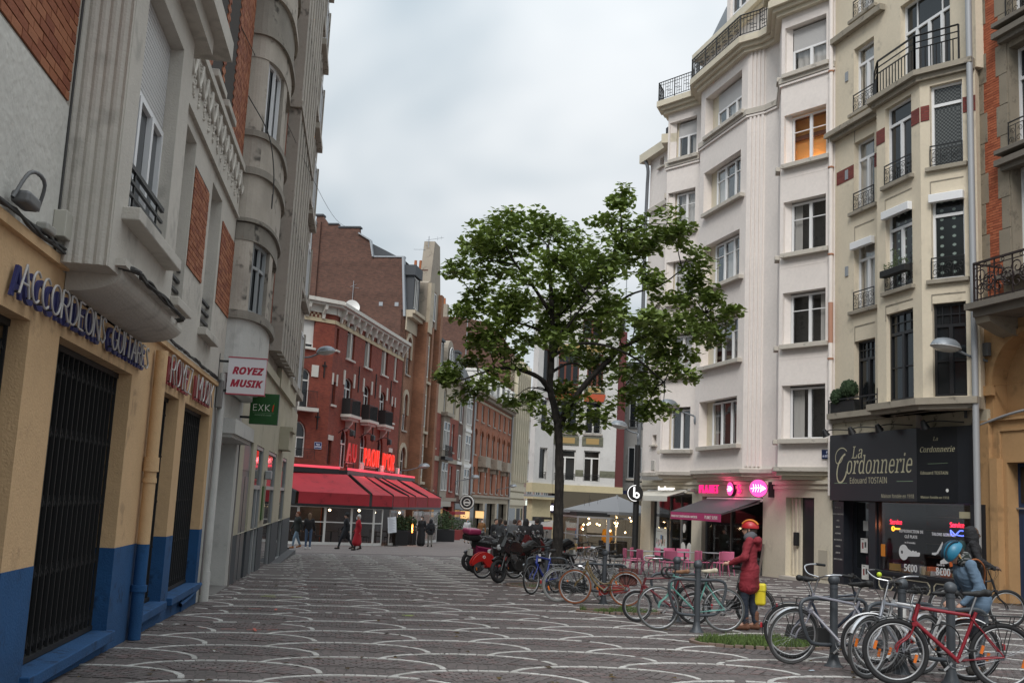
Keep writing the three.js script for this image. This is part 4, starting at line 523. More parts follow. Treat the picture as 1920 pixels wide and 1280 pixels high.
  F.part('frieze', mb().box(0, 4, 14.2, 15.2, .002, .08), creamStone);
  F.part('mansard', mb().extrude([[0, 15.7], [-1.6, 19.9], [-6, 20.6], [-6, 15.7]], 8, new THREE.Matrix4().makeBasis(V(0, 0, 1), V(0, 1, 0), V(-1, 0, 0)).setPosition(8.2, 0, 0)), M.slate);
  { const w = windowIn(F, .5, 2.0, 16.0, 18.4, { recess: -.3, cols: 3, frame: M.whitePaint }); part(w, 'dormer', mb().box(.3, 2.2, 15.75, 15.98, -1.6, .42).box(.3, .5, 15.98, 18.5, -1.6, .38).box(2.0, 2.2, 15.98, 18.5, -1.6, .38).box(.1, 2.4, 18.5, 19.3, -1.8, .5).geo(), M.slate); }
  // tall concrete-capped dormer pier
  F.part('buttress', mb().box(3.4, 4.1, -2.3, 15.4, 0.002, .9), ochreBrick); F.part('buttress', mb().box(6.0, 6.6, 5.6, 18.4, .002, .7).box(7.4, 8.2, -2.3, 18.4, .002, 1.0), ochreBrick);
  F.part('stone_bay', mb().box(4.1, 6.0, 2.6, 14.6, .002, .55), creamStone); for (const y of [3.2, 7.2, 11.2]) { windowIn(F, 4.5, 5.6, y, y + 2.6, { recess: -.56, cols: 2, frame: M.whitePaint, transom: .65 }); F.part('bay_ledge', mb().box(4.0, 6.1, y - .55, y - .35, .56, .8), creamStone); }
  F.part('tower_gable', mb().extrude([[3.4, 15.4], [8.2, 15.4], [8.0, 18.5], [6.9, 22.4], [5.0, 22.4], [4.2, 18.9], [3.4, 18.6]], .9, new THREE.Matrix4().makeTranslation(0, 0, -.2)), greyStone); F.part('tower_gable', mb().extrude([[3.5, 14.6], [4.6, 14.6], [4.6, 18.8], [3.5, 18.6]], .7, new THREE.Matrix4().makeTranslation(0, 0, .3)), creamStone);
  windowIn(F, 5.2, 6.4, 15.9, 18.2, { recess: -.72, cols: 2, frame: M.whitePaint });
  F.part('shop_glass', mb().box(.3, 3.2, -1.7, 1.6, -.5, -.45), M.glass); F.part('shop_glass', mb().box(4, 8, -1.7, 1.6, -.5, -.45), M.glass); F.part('shop_canopy', mb().box(0, 8.3, 1.7, 2.4, .002, .7), plaster([.2, .19, .13], { seed: 46 }));
  F.part('house_body', mb().box(.3, 8.2, -2, 15, -7.9, -.9), M.black);
  const chim = G.part('chimney', mb().box(-1.0, .4, 18.8, 19.9, -5.4, -4.4), brownBrick); for (let i = 0; i < 4; i++) part(chim, 'chimney_pot', mb().cyl(V(-.8 + i * .42, 19.9, -4.9), V(-.8 + i * .42, 20.75, -4.9), .14, .11).geo(), M.terra);
  { const A = thing('roof_aerial', 'thin television aerial behind the chimney pots', 'aerial', [0, 0, 0]); const q = G.at(.2, 19.9, -4.9); A.position.copy(q); mb().cyl(V(0, -.5, 0), V(0, 2.9, 0), .03).cyl(V(-.2, 2.55, 0), V(1.2, 2.9, 0), .018).cyl(V(-1.2, 1.7, 0), V(.3, 1.8, 0), .015).cyl(V(-.3, 1.2, 0), V(.5, 1.1, 0), .015).cyl(V(.7, 2.6, 0), V(.7, 2.95, 0), .012).cyl(V(1, 2.7, 0), V(1, 3.0, 0), .012).build(A, 'mast', M.zinc); }
}
function rowWin(F, xs, w, y0, y1, o) { for (const x of xs) windowIn(F, x, x + w, y0, y1, o); }
{ // red brick and grey stone house with mansard
  const T = house('mansard_brick_house', 'red brick street house with grey stone bay and slate mansard dormers', 31), [px, pz] = on17(24.6), F = facet(T, px, pz, TH), L = 13.4;
  const hs = [], xs = [.7, 3.0, 10.6]; for (const x of xs) for (const [y0, y1] of [[5.9, 8.5], [2.3, 4.6]]) hs.push(R4(x, x + 1.1, y0, y1)); for (const x of [.7, 3.0, 6.5, 10.6]) hs.push(archPts(x, x + 1.1, 9.3, 11.0, .5)); hs.push(R4(.4, 12.6, -2.4, .9));
  F.wall('wall', R4(0, L, -2.6, 9), hs.filter(h => h[2][1] < 9), .4, redBrick); F.wall('wall', R4(0, L, 9.002, 12.3), hs.filter(h => h[0][1] > 9), .4, creamStone);
  for (const x of xs) for (const [y0, y1] of [[5.9, 8.5], [2.3, 4.6]]) windowIn(F, x, x + 1.1, y0, y1, { cols: 2, frame: M.whitePaint, transom: .7, sill: 1 }); for (const x of [.7, 3.0, 6.5, 10.6]) windowIn(F, x, x + 1.1, 9.3, 11.5, { arch: .5, cols: 2, frame: M.whitePaint });
  F.part('stone_band', mb().box(0, L, 4.85, 5.25, .002, .06), greyStone); F.part('stone_band', mb().box(0, L, 1.4, 1.7, .002, .2), greyStone);
  F.part('stone_bay', mb().box(5.9, 8.6, 1.7, 8.9, .002, .22), greyStone); for (const y of [2.3, 5.9]) for (const x of [6.05, 7.35]) windowIn(F, x, x + 1.1, y, y + 2.5, { recess: -.23, cols: 2, frame: M.whitePaint, transom: .7 }); F.part('balcony', mb().add(railGeo(5.7, 8.8, 5.3, 6.3, .55, 'bars')).box(5.6, 8.9, 5.0, 5.28, .22, .62), M.iron); F.part('bay_roof', mb().box(5.7, 8.8, 8.9, 9.2, .002, .6), greyStone);
  F.part('cornice', mb().box(0, L, 12.3, 12.5, -.4, .35).box(0, L, 12.5, 12.75, -.4, .55), greyStone);
  F.part('mansard', mb().extrude([[0, 12.7], [-1.3, 15.5], [-6, 16.2], [-6, 12.7]], L, new THREE.Matrix4().makeBasis(V(0, 0, 1), V(0, 1, 0), V(-1, 0, 0)).setPosition(L, 0, 0)), M.slate);
  for (const x of [.6, 3.1, 10.4]) { const w = windowIn(F, x, x + 1.2, 12.9, 15.1, { recess: -.1, cols: 2, frame: M.whitePaint }); part(w, 'dormer', mb().box(x - .12, x - .002, 12.76, 15.2, -1.4, .2).box(x + 1.202, x + 1.32, 12.76, 15.2, -1.4, .2).box(x - .2, x + 1.4, 15.2, 15.4, -1.6, .3).geo(), M.slate); }
  { const w = windowIn(F, 6.4, 8.2, 12.9, 15.2, { recess: -.3, cols: 2, arch: .7, frame: M.whitePaint }); part(w, 'dormer', mb().extrude(archPts(6.0, 8.6, 12.78, 14.7, 1.1), 1.6, new THREE.Matrix4().makeTranslation(0, 0, -1.4), 0, [archPts(6.4, 8.2, 12.88, 14.5, .7)]).geo(), greyStone); }
  F.part('shop_glass', mb().box(.4, 12.6, -2.4, .9, -.5, -.45), M.glass); F.part('house_body', mb().box(.2, L - .2, -2.4, 12.3, -8, -1), M.black);
  F.part('shop_sign', mb().box(6.5, 11.0, .9, 1.38, .01, .2), std([.35, .33, .28], .6)); F.part('shop_awning', mb().bar(V(7, .8, .1), V(7, .3, 1.5), .05).box(7, 11.5, .25, .5, 1.0, 1.5), std([.3, .03, .04], .7));
  F.part('chimney', mb().box(.6, 5, 15.5, 17.4, -3.2, -2.2), brownBrick); const ch = F.part('chimney', mb().box(5.6, 7.4, 15.5, 17.9, -3, -2), greyStone); for (let i = 0; i < 6; i++) part(ch, 'chimney_pot', mb().cyl(V(.8 + i * .75, 17.4, -2.7), V(.8 + i * .75, 18.2, -2.7), .2, .14).geo(), M.slate);
}
{ // narrow house with white bay windows
  const T = house('white_bay_house', 'narrow dark brick house with stacked white bay windows', 41.5), [px, pz] = on17(38), F = facet(T, px, pz, TH), L = 7;
  F.part('wall', mb().box(0, L, -2.8, 12.4, -.4, 0), brownBrick); F.part('house_body', mb().box(0, L, -2.6, 12.3, -8, -.4), M.black);
  F.part('bay_window_shaft', mb().box(2.2, 5.0, 1.6, 12.2, .002, .28), trim);
  for (const y of [2.1, 5.4, 8.9]) for (const x of [2.3, 3.65]) windowIn(F, x, x + 1.25, y, y + 2.5, { recess: -.29, cols: 2, frame: M.whitePaint, transom: .66 }); for (const y of [2.1, 5.4, 8.9]) windowIn(F, .3, 1.3, y, y + 2.3, { recess: -.01, cols: 1, frame: M.whitePaint, sill: 1 });
  F.part('band', mb().box(0, L, 4.9, 5.2, .002, .1).box(2.1, 5.1, 4.7, 5.0, .28, .36).box(2.1, 5.1, 8.2, 8.5, .28, .36), M.whitePaint); F.part('cornice', mb().box(0, L, 12.4, 12.9, -.4, .5), trim);
  F.part('mansard', mb().extrude([[0, 12.9], [-1.3, 15.3], [-6, 15.9], [-6, 12.9]], L, new THREE.Matrix4().makeBasis(V(0, 0, 1), V(0, 1, 0), V(-1, 0, 0)).setPosition(L, 0, 0)), M.slate);
  F.part('shop_glass', mb().box(.4, 6.6, -2.6, 1.2, .004, .03), M.glass);
  const S = thing('round_shop_sign', 'round white ringed sign hanging over the narrow white bay house', 'sign', [0, 0, 0]); const p = F.at(.2, 1.35, 1.2); S.position.copy(p); S.rotation.y = TH - Math.PI / 2 + .15; mb().cyl(V(0, 0, -.08), V(0, 0, .08), .72, .72, 24).build(S, 'disc', M.darkPaint); mb().torus(V(0, 0, .09), .6, .07).torus(V(0, 0, .09), .3, .05).box(-.35, .35, -.08, .08, .07, .1).build(S, 'emblem_ring', M.whitePaint); mb().box(-1.2, -.7, -.04, .04, -.03, .03).build(S, 'bracket', M.iron);
}
{ // long orange brick building
  const T = house('orange_brick_block', 'long orange brick block with white dormers and small stone balconies', 58), [px, pz] = on17(45), F = facet(T, px, pz, TH), L = 25.5, n = 7, st = L / n, hs = [];
  const rows = [[2.4, 5.0], [6.3, 8.9], [10.0, 11.6]];
  for (let i = 0; i < n; i++) { const x = i * st + 1.2; hs.push(R4(x, x + 1.4, 2.4, 5.0), archPts(x, x + 1.4, 6.3, 8.5, .45), R4(x, x + 1.4, 9.9, 11.7)); } hs.push(R4(1, 8, -3, 1.3), R4(9.2, 16, -3, 1.3), R4(17.2, 24.4, -3, 1.3));
  F.wall('wall', R4(0, L, 1.9, 12.3), hs.filter(h => h[0][1] > 1.9), .4, orangeBrick); F.wall('shopfront_wall', R4(0, L, -3.2, 1.898), hs.filter(h => h[0][1] < 0), .4, creamStone, .05);
  for (let i = 0; i < n; i++) { const x = i * st + 1.2; windowIn(F, x, x + 1.4, 2.4, 5.0, { cols: 2, frame: M.whitePaint, transom: .7, sill: 1 }); windowIn(F, x, x + 1.4, 6.3, 8.95, { arch: .45, cols: 2, frame: M.whitePaint, sill: 1 }); windowIn(F, x, x + 1.4, 9.9, 11.7, { cols: 2, frame: M.whitePaint, sill: 1 }); F.part('lintel_arch', mb().extrude(archPts(x - .25, x + 1.65, 8.4, 8.7, .65), .08, new THREE.Matrix4(), 0, [archPts(x, x + 1.4, 8.4, 8.52, .47)]), orangeBrick); }
  for (const i of [1, 3, 5]) { const x = i * st + 1.9; F.part('balcony', mb().box(x - 1.5, x + 1.5, 5.3, 6.2, .7, .85).box(x - 1.5, x + 1.5, 5.1, 5.3, .002, .9).box(x - 1.5, x - 1.35, 5.3, 6.2, .002, .7).box(x + 1.35, x + 1.5, 5.3, 6.2, .002, .7).box(x - 1.2, x - .9, 4.6, 5.1, .002, .6).box(x + .9, x + 1.2, 4.6, 5.1, .002, .6), greyStone); }
  F.part('string_course', mb().box(0, L, 11.85, 12.1, .002, .06), creamStone); F.part('cornice', mb().box(0, L, 12.3, 12.6, -.4, .5).box(0, L, 12.6, 12.85, -.4, .8), greyStone); F.part('shop_cornice', mb().box(0, L, 1.9, 2.15, .06, .4), greyStone);
  F.part('mansard', mb().extrude([[0, 12.8], [-1.2, 15.0], [-7, 15.6], [-7, 12.8]], L, new THREE.Matrix4().makeBasis(V(0, 0, 1), V(0, 1, 0), V(-1, 0, 0)).setPosition(L, 0, 0)), M.slate);
  for (let i = 0; i < n; i++) { const x = i * st + .8; const w = windowIn(F, x + .2, x + 1.9, 13.0, 14.8, { recess: -.2, cols: 2, frame: M.whitePaint }); part(w, 'dormer', mb().box(x, x + .19, 12.86, 14.9, -1.4, .3).box(x + 1.91, x + 2.1, 12.86, 14.9, -1.4, .3).box(x - .1, x + 2.2, 14.9, 15.15, -1.6, .4).geo(), M.whitePaint); }
  for (const [a, b] of [[1, 8], [9.2, 16], [17.2, 24.4]]) F.part('shop_glass', mb().box(a, b, -3, 1.3, -.5, -.45), M.glass); F.part('house_body', mb().box(.1, L - .1, -3, 12.2, -8, -1), M.black);
  F.part('drainpipe', mb().cyl(V(.1, -2.5, .15), V(.1, 12.3, .15), .1), M.zincPipe); F.part('drainpipe', mb().cyl(V(L - .1, -2.5, .15), V(L - .1, 12.3, .15), .1), M.zincPipe);
}
{ // cream block with vertical fins; its bare brown gable looks down the street
  const T = house('cream_fin_block', 'tall cream block with narrow vertical fins and a brown brick gable', 77), [px, pz] = on17(70.6), F = facet(T, px, pz, TH), G = facet(T, px, pz, TH - Math.PI / 2), L = 13.5;
  const cream = plaster([.5, .45, .34], { seed: 47, grime: .15 });
  F.part('wall', mb().box(0, L, -3.4, 20, -.4, 0), cream); for (let i = 0; i < 7; i++) F.part('fin', mb().box(.6 + i * 1.9, 1.1 + i * 1.9, 4.2, 20, .002, .5), cream);
  for (let i = 0; i < 6; i++) for (let k = 0; k < 5; k++) windowIn(F, 1.2 + i * 1.9, 2.4 + i * 1.9, 5 + k * 2.9, 7 + k * 2.9, { recess: -.01, cols: 1, frame: M.whitePaint }); for (let k = 0; k < 3; k++) F.part('rusticated_band', mb().box(0, L, 1.2 + k * .9, 1.9 + k * .9, .002, .25), cream);
  F.part('shop_glass', mb().box(1, 6, -3.2, .8, .004, .05), M.glass); F.part('shop_glass', mb().box(7.4, 12.6, -3.2, .8, .004, .05), M.glass);
  G.wall('gable_wall', [[-14, -3], [0, -3], [0, 20], [-.8, 21.2], [-2.2, 23.2], [-3.6, 24.2], [-7, 24.9], [-10, 24.9], [-14, 24.2]], [], .4, brownBrick); F.part('house_body', mb().box(.1, L, -3, 20, -9, -.4), M.black);
  const ch = G.part('chimney', mb().box(-11.5, -9.2, 24.5, 26.6, -1.2, -.05), greyStone); part(ch, 'chimney_pot', mb().cyl(V(-10.9, 26.6, -.8), V(-10.9, 27.5, -.8), .2, .15).cyl(V(-9.8, 26.6, -.8), V(-9.8, 27.5, -.8), .2, .15).geo(), M.terra);
}
{ // pink and white house closing the street
  const [px, pz] = on17(84.5), T = thing('pink_street_house', 'pale pink and white house closing the end of the street', 'building', [px, GY(px, pz), pz]), F = facet(T, px, pz, (90 - 30) * D2R), L = 12, pink = plaster([.5, .34, .29], { seed: 48 });
  F.part('wall', mb().box(0, L, -3.8, 13, -8, 0), pink); for (let k = 0; k < 4; k++) for (let i = 0; i < 3; i++) { windowIn(F, 1 + i * 3.4, 2.6 + i * 3.4, 1.8 + k * 2.9, 3.9 + k * 2.9, { recess: -.01, cols: 2, frame: M.whitePaint, sill: 1 }); for (const q of [.6, 2.62]) F.part('window_surround', mb().box(q + i * 3.4, q + .38 + i * 3.4, 1.7 + k * 2.9, 4.2 + k * 2.9, .002, .12), trim); }
  for (let k = 0; k < 3; k++) F.part('balcony', mb().box(.4, L - .4, 4.3 + k * 2.9, 4.5 + k * 2.9, .002, .7), trim); F.part('cornice', mb().box(-.2, L, 13, 13.5, -8, .5), trim); F.part('roof', mb().box(1, L, 13.5, 15.2, -7, -2), M.slate);
  F.part('shop_front', mb().box(.2, L - .2, -3.6, 1.2, .004, .1), M.darkPaint); const [g, m] = panel(2.6, 3.4, .06, canvasTex(128, 168, (c, w, h) => { c.fillStyle = '#d9d6cf'; c.fillRect(0, 0, w, h); c.fillStyle = '#d9c23a'; c.fillRect(14, 14, 46, 60); c.fillStyle = '#7fae62'; c.fillRect(10, 80, 24, 30); c.fillStyle = '#b9b3c2'; c.fillRect(62, 50, 50, 90); c.fillStyle = '#a23'; c.fillRect(66, 130, 8, 30); }), M.alu); const S = sh(new THREE.Mesh(g, m)); S.name = 'shop_poster'; const p = F.at(3.2, -.7, .2); T.add(S); S.position.set(p.x - px, p.y - T.position.y, p.z - pz); S.rotation.y = F.theta;
  F.part('lit_fascia', mb().box(.4, 3.2, 1.25, 1.9, .1, .3), new THREE.MeshStandardMaterial({ color: lin(.6, .65, .6), emissive: lin(.9, 1, .9), emissiveIntensity: .5 }));
}
// ------------------------------------------------------------------ café house in the middle, grey wall beside it
{
  const z = -64, T = thing('white_cafe_house', 'white rounded corner house with tiled panels above a cream café front', 'building', [13, GY(13, z), z]);
  const F = facet(T, 12.35, z, -8 * D2R), S = facet(T, 12.35 - .2, z, 38 * D2R), white = plaster([.56, .55, .53], { seed: 61, grime: .14 }), cream = plaster([.5, .43, .27], { seed: 62, grime: .12 }), orangeT = std([.42, .07, .02], .6), tile = plaster([.14, .14, .1], { seed: 63, m: .7, patch: .4 }), ochre = std([.36, .24, .09], .6), brown = std([.13, .03, .015], .5);
  const cs = [[-.55, .75], [1.25, 2.25]], L = 3.2;
  F.wall('wall', R4(-.9, L, 2.8, 14.2), [...cs.map(([a, b]) => R4(a, b, 3.05, 4.95)), ...cs.map(([a, b]) => R4(a, b, 6.0, 8.0)), ...cs.map(([a, b]) => R4(a, b, 8.95, 11.0)), R4(.9, 2.1, 11.9, 13.2)], .4, white);
  for (const [a, b] of cs) { windowIn(F, a, b, 3.05, 4.95, { cols: 2, frame: M.whitePaint, transom: .76, rail: .45, glass: M.glassWarm }); windowIn(F, a, b, 6.0, 8.0, { cols: 2, frame: M.whitePaint, transom: .8, rail: .5, sill: 1, railZ: .06 }); F.part('orange_lintel', mb().extrude([[a - .1, 8.0], [b + .1, 8.0], [b + .2, 8.45], [a - .2, 8.45]], .12, new THREE.Matrix4()), orangeT); const t = F.part('tile_panel', mb().box(a - .15, b + .15, 5.25, 5.8, .004, .06), tile); part(t, 'ochre_inlay', mb().box(a + .1, b - .1, 5.35, 5.7, .06, .07).geo(), ochre); const t2 = F.part('tile_panel', mb().box(a - .15, b + .15, 8.5, 8.9, .004, .06), tile); part(t2, 'ochre_inlay', mb().box(a + .1, b - .1, 8.56, 8.84, .06, .07).geo(), ochre); windowIn(F, a, b, 8.95, 11.0, { cols: 3, frame: brown, transom: .68, recess: .12, vglaze: [.17, .5, .83], fw: .08 }); F.part('ochre_panel', mb().box(a - .1, b + .1, 11.1, 11.5, .004, .05), ochre); }
  windowIn(F, .9, 2.1, 11.9, 13.2, { cols: 2, frame: brown });
  F.part('tile_course', mb().box(.76, 1.24, 3.35, 3.75, .002, .02), tile); F.part('tile_course', mb().box(2.26, L, 3.35, 3.75, .002, .02), tile); F.part('red_strip', mb().box(L + .002, L + .5, 2.8, 12.5, -.4, -.05), std([.1, .02, .02], .7));
  F.part('gable', mb().extrude([[-.9, 14.2], [L, 14.2], [L - .2, 14.9], [2.2, 15.1], [1.6, 15.8], [.6, 15.8], [0, 15], [-.7, 14.9]], .4, new THREE.Matrix4().makeTranslation(0, 0, -.39)), white);
  S.wall('wall', R4(-2.4, -.7, 2.8, 14.2), [R4(-1.9, -1.2, 3.05, 4.95), R4(-1.9, -1.2, 6, 8), R4(-1.9, -1.2, 8.95, 11)], .4, white); for (const y of [3.05, 6]) windowIn(S, -1.9, -1.2, y, y + 1.9, { cols: 1, frame: M.whitePaint, rail: .45 }); windowIn(S, -1.9, -1.2, 8.95, 11, { cols: 1, frame: brown });
  F.part('cream_fascia', mb().box(-1.1, L + .5, 2.25, 2.8, -.35, .12).box(-1.2, L + .6, 1.85, 1.98, -.4, .35), cream); S.part('cream_fascia', mb().box(-2.6, -.75, 2.25, 2.8, -.35, .12).box(-2.7, -.7, 1.85, 1.98, -.4, .35), cream); F.part('zinc_flashing', mb().box(-1.2, L + .55, 1.98, 2.1, -.4, .3), M.zinc); S.part('zinc_flashing', mb().box(-2.7, -.72, 1.98, 2.1, -.4, .3), M.zinc);
  F.wall('shopfront_wall', R4(-.9, L + .4, -1.9, 1.85), [R4(.2, 1.45, -1.6, .72)], .4, cream); S.wall('shopfront_wall', R4(-2.4, -.72, -1.9, 1.85), [], .4, cream); F.part('doorway', mb().box(.2, 1.45, -1.6, .72, -.8, -.75), M.black); S.part('side_glass', mb().box(-2.3, -1.3, -1.7, .8, .004, .04), M.darkPaint);
  const sg = F.part('shop_sign', mb().rbox(-.75, .55, 1.05, 1.65, .05, .2, .05, 2), std([.03, .02, .06], .5)); const glow = new THREE.MeshStandardMaterial({ color: 0xffffff, emissive: lin(.95, .93, 1), emissiveIntensity: 1.3 }); part(sg, 'lit_letters', mb().rbox(-.74, -.42, 1.2, 1.5, .2, .26, .14, 3).rbox(-.5, -.28, 1.3, 1.62, .2, .27, .1, 3).rbox(-.3, -.06, 1.2, 1.52, .2, .26, .1, 3).rbox(-.5, -.1, 1.08, 1.16, .2, .25, .03, 2).rbox(.22, .5, 1.2, 1.5, .2, .26, .08, 3).rbox(.24, .34, 1.07, 1.17, .2, .25, .04, 2).geo(), glow);
  F.part('house_body', mb().box(-.6, L + .4, -1.6, 14, -7, -.9), M.black);
  const Gt = thing('grey_side_wall_house', 'plain grey rendered house between the café and the pale apartment block', 'building', [17.4, GY(17.4, -66), -66]), Q = facet(Gt, 16.0, -65.2, -10 * D2R), grey = plaster([.2, .195, .185], { seed: 64, grime: .3, patch: .2 });
  Q.part('wall', mb().box(-.4, 6, -2, 10.5, -6, 0), grey); windowIn(Q, .7, 1.6, 6.6, 8.6, { recess: -.01, cols: 2, frame: M.greyFrame, rail: .5, railZ: .1 }); windowIn(Q, .7, 1.6, 3.4, 5.4, { recess: -.01, cols: 2, frame: M.greyFrame, sill: 1 }); Q.part('drainpipe', mb().cyl(V(-.2, -1.6, .12), V(-.2, 10.5, .12), .1), M.zincPipe); Q.part('roof', mb().box(-.6, 6, 10.5, 10.8, -6, .3), M.slate);
  const [g, m] = panel(.9, .5, .04, canvasTex(128, 72, (c, w, h) => { c.fillStyle = '#141c48'; c.fillRect(0, 0, w, h); c.fillStyle = '#ccd'; c.font = 'bold 20px sans-serif'; c.textAlign = 'center'; c.fillText('Rue', w / 2, 28); c.fillText('de BÉTHUNE', w / 2, 54, 110); }), M.iron); const np = sh(new THREE.Mesh(g, m)); np.name = 'street_nameplate'; Gt.add(np); const p = Q.at(.35, 2.4, .03); np.position.set(p.x - 17.4, p.y - Gt.position.y, p.z + 66); np.rotation.y = Q.theta;
}
// ------------------------------------------------------------------ pale pink-white art deco apartment block
function seg(T, a, b) { const dx = a[0] - b[0], dz = a[1] - b[1], L = Math.hypot(dx, dz); const F = facet(T, b[0], b[1], Math.atan2(-dz, dx)); F.L = L; return F; }   // from far end b to near end a
function offsetLine(pts, o) {            // polyline offset to its outward side (left when walking away)
  const out = [], n = pts.length; const nrm = (a, b) => { const dx = b[0] - a[0], dz = b[1] - a[1], L = Math.hypot(dx, dz); return [dz / L, -dx / L]; };
  for (let i = 0; i < n; i++) { const n1 = i ? nrm(pts[i - 1], pts[i]) : nrm(pts[0], pts[1]), n2 = i < n - 1 ? nrm(pts[i], pts[i + 1]) : n1; let mx = n1[0] + n2[0], mz = n1[1] + n2[1]; const k = 2 / Math.max(.5, mx * mx + mz * mz); out.push([pts[i][0] + mx * o * k * 1, pts[i][1] + mz * o * k * 1]); }
  return out;
}
function planBand(T, name, pts, y0, y1, out, inn, mat) {
  const A = offsetLine(pts, out), B = offsetLine(pts, -inn).reverse(), s = new THREE.Shape([...A, ...B].map(p => new THREE.Vector2(p[0] - T.position.x, -(p[1] - T.position.z))));
  const g = new THREE.ExtrudeGeometry(s, { depth: y1 - y0, bevelEnabled: false }).rotateX(-Math.PI / 2).translate(0, y0 - T.position.y, 0); return part(T, name, boxUV(g), mat);
}
{
  const T = thing('pale_apartment_block', 'tall pale pinkish apartment block with stepped bays and wrought iron roof balcony', 'building', [14.5, GY(14.5, -39), -39]);
  const pinkW = plaster([.75, .69, .645], { seed: 71, patch: .045, grime: .05, m: 5 }), sillS = plaster([.5, .46, .4], { seed: 72, grime: .35, m: 2 }), creamW = plaster([.62, .56, .44], { seed: 73, patch: .06, grime: .1 });
  const P = [[15.1, -32.2], [13.95, -34.1], [14.6, -35.9], [14.37, -36.59], [13.86, -37.2], [13.36, -41.4], [13.8, -42.6], [12.75, -44.25], [13.1, -44.9], [12.75, -47.1]];
  const ys = [4.13, 7.34, 10.53, 13.74, 17.08], yh = [5.95, 9.16, 12.4, 15.58, 18.87], Y0 = 3.2, Y1 = 19.3;
  const fs = []; for (let i = 0; i + 1 < P.length; i++) fs.push(seg(T, P[i], P[i + 1]));
  const splay = (F, x0, x1, y0, y1, xi) => mb();   // reveals come with the wall thickness
  const [e, er, rr, dd, cc, cr, bb, br, aa] = fs;
  e.wall('wall', R4(0, e.L, Y0, Y1), ys.map((y, i) => R4(.14, 1.86, y, yh[i])), .45, pinkW);
  er.wall('wall', R4(0, er.L - .002, Y0, Y1), [], .4, pinkW); rr.wall('wall', R4(0, rr.L, Y0, Y1), [], .4, pinkW); dd.wall('wall', R4(0, dd.L, Y0, Y1), [], .4, pinkW);
  cc.wall('wall', R4(0, cc.L, Y0, Y1), ys.map((y, i) => R4(.42, 3.72, y, yh[i])), .45, pinkW);
  cr.wall('wall', R4(0, cr.L, Y0, Y1), [], .4, pinkW); bb.wall('wall', R4(.0, bb.L, Y0, Y1), ys.map((y, i) => R4(.1, 1.66, y, yh[i])), .45, pinkW); br.wall('wall', R4(0, br.L, Y0, Y1), [], .4, pinkW);
  aa.wall('wall', R4(0, aa.L, Y0, 18.0), ys.map(y => R4(1.05, 1.5, y - .25 + .55, y + .75)), .4, pinkW); for (const y of ys) windowIn(aa, 1.05, 1.5, y + .3, y + .75, { cols: 1, recess: .25, sill: 1, sillMat: sillS, sillH: .08, fw: .03, vglaze: [] });
  { const b = mb(); for (let i = 0; i < 4; i++) b.box(.12 + i * .17, .21 + i * .17, Y0 + .1, Y1, .002, .05); dd.part('fluted_pilaster', b, pinkW); }
  const curtain = std([.5, .49, .47], .8);
  ys.forEach((y, i) => {
    const top = i === 4, o = { sill: 1, sillMat: sillS, sillH: .16, sillOut: .2, frame: M.upvc, fw: .07 };
    const we = windowIn(e, .32, 1.86, y, yh[i] - .06, { ...o, curtain: i === 3 ? 0 : [[.02, .3], [.7, .98], [.02, .22], 0, [.05, .95]][i], recess: .3, cols: 2, fullMull: 1, glaze: i > 0 && i < 4 ? [.68] : [], sillEx: .18, shutter: top ? .8 : 0, glass: i === 3 ? M.pane : M.glass }); if (i === 3) { const or = std([.62, .3, .09], .8); e.part('lit_room', mb().box(.1, 2.0, y - .1, yh[i], -.74, -.7), or); e.part('lit_room', mb().box(.1, 2.0, yh[i] - .02, yh[i] + .02, -.7, -.46).box(.04, .1, y, yh[i], -.7, -.46).box(1.95, 2, y, yh[i], -.7, -.46).box(.1, 1.95, y - .04, y, -.7, -.46), std([.2, .09, .04], .9)); e.part('wall_beam', mb().box(.1, 1.95, y + 1.05, y + 1.2, -.7, -.6), std([.12, .05, .03], .9)); const l = new THREE.PointLight(lin(1, .62, .28), .5, 0, 2); l.position.copy(e.at(1.0, y + .12, -.55)); l.castShadow = true; scene.add(l); }
    part(we, 'corner_pane', mb().box(.14, .3, y + .05, yh[i] - .1, -.36, -.34).geo(), M.glass); part(we, 'corner_post', mb().box(.14, .2, y, yh[i] - .05, -.34, -.27).box(.2, .33, y, y + .08, -.34, -.28).box(.2, .33, yh[i] - .14, yh[i] - .06, -.34, -.28).geo(), M.upvc);
    windowIn(cc, 1.08, 3.6, y, yh[i] - .08, { ...o, curtain: [[.02, .1], [.68, .98], [.34, .64], [.02, .3], [.36, .98]][i], recess: .33, cols: 3, fullMull: 1, glaze: i > 0 && i < 4 ? [.7] : [], sillEx: .5, shutter: top ? .75 : 0 }); cc.part('window_jamb', mb().box(.422, 1.078, y + .005, yh[i] - .005, -.44, -.36), creamW);
    windowIn(bb, .42, 1.6, y, yh[i] - .08, { ...o, curtain: [[.8, .98], [.02, .98], [.05, .5], [.1, .9], [.6, .95]][i], recess: .3, cols: 2, fullMull: 1, glaze: i > 0 && i < 4 ? [.7] : [], sillEx: .24, shutter: top ? .6 : 0 }); bb.part('window_jamb', mb().box(.102, .418, y + .005, yh[i] - .005, -.44, -.3), creamW);
    er.part('sill_return', mb().rbox(er.L - .55, er.L - .02, y - .16, y, .002, .16, .015, 1), sillS); br.part('sill_return', mb().rbox(.1, br.L - .02, y - .16, y, .002, .13, .015, 1), sillS);
    if (i < 4 && i > 0) for (const F of [e]) F.part('drip_line', mb().box(0.0, F.L, y - .5, y - .47, .001, .006), pinkW);
  });
  planBand(T, 'band_course', P.slice(0, 9), 16.68, 16.76, .07, .3, pinkW); planBand(T, 'band_course', P.slice(0, 9), 16.78, 17.0, .1, .3, sillS);
  planBand(T, 'band_course', P, 3.06, 3.2, .14, .5, sillS);
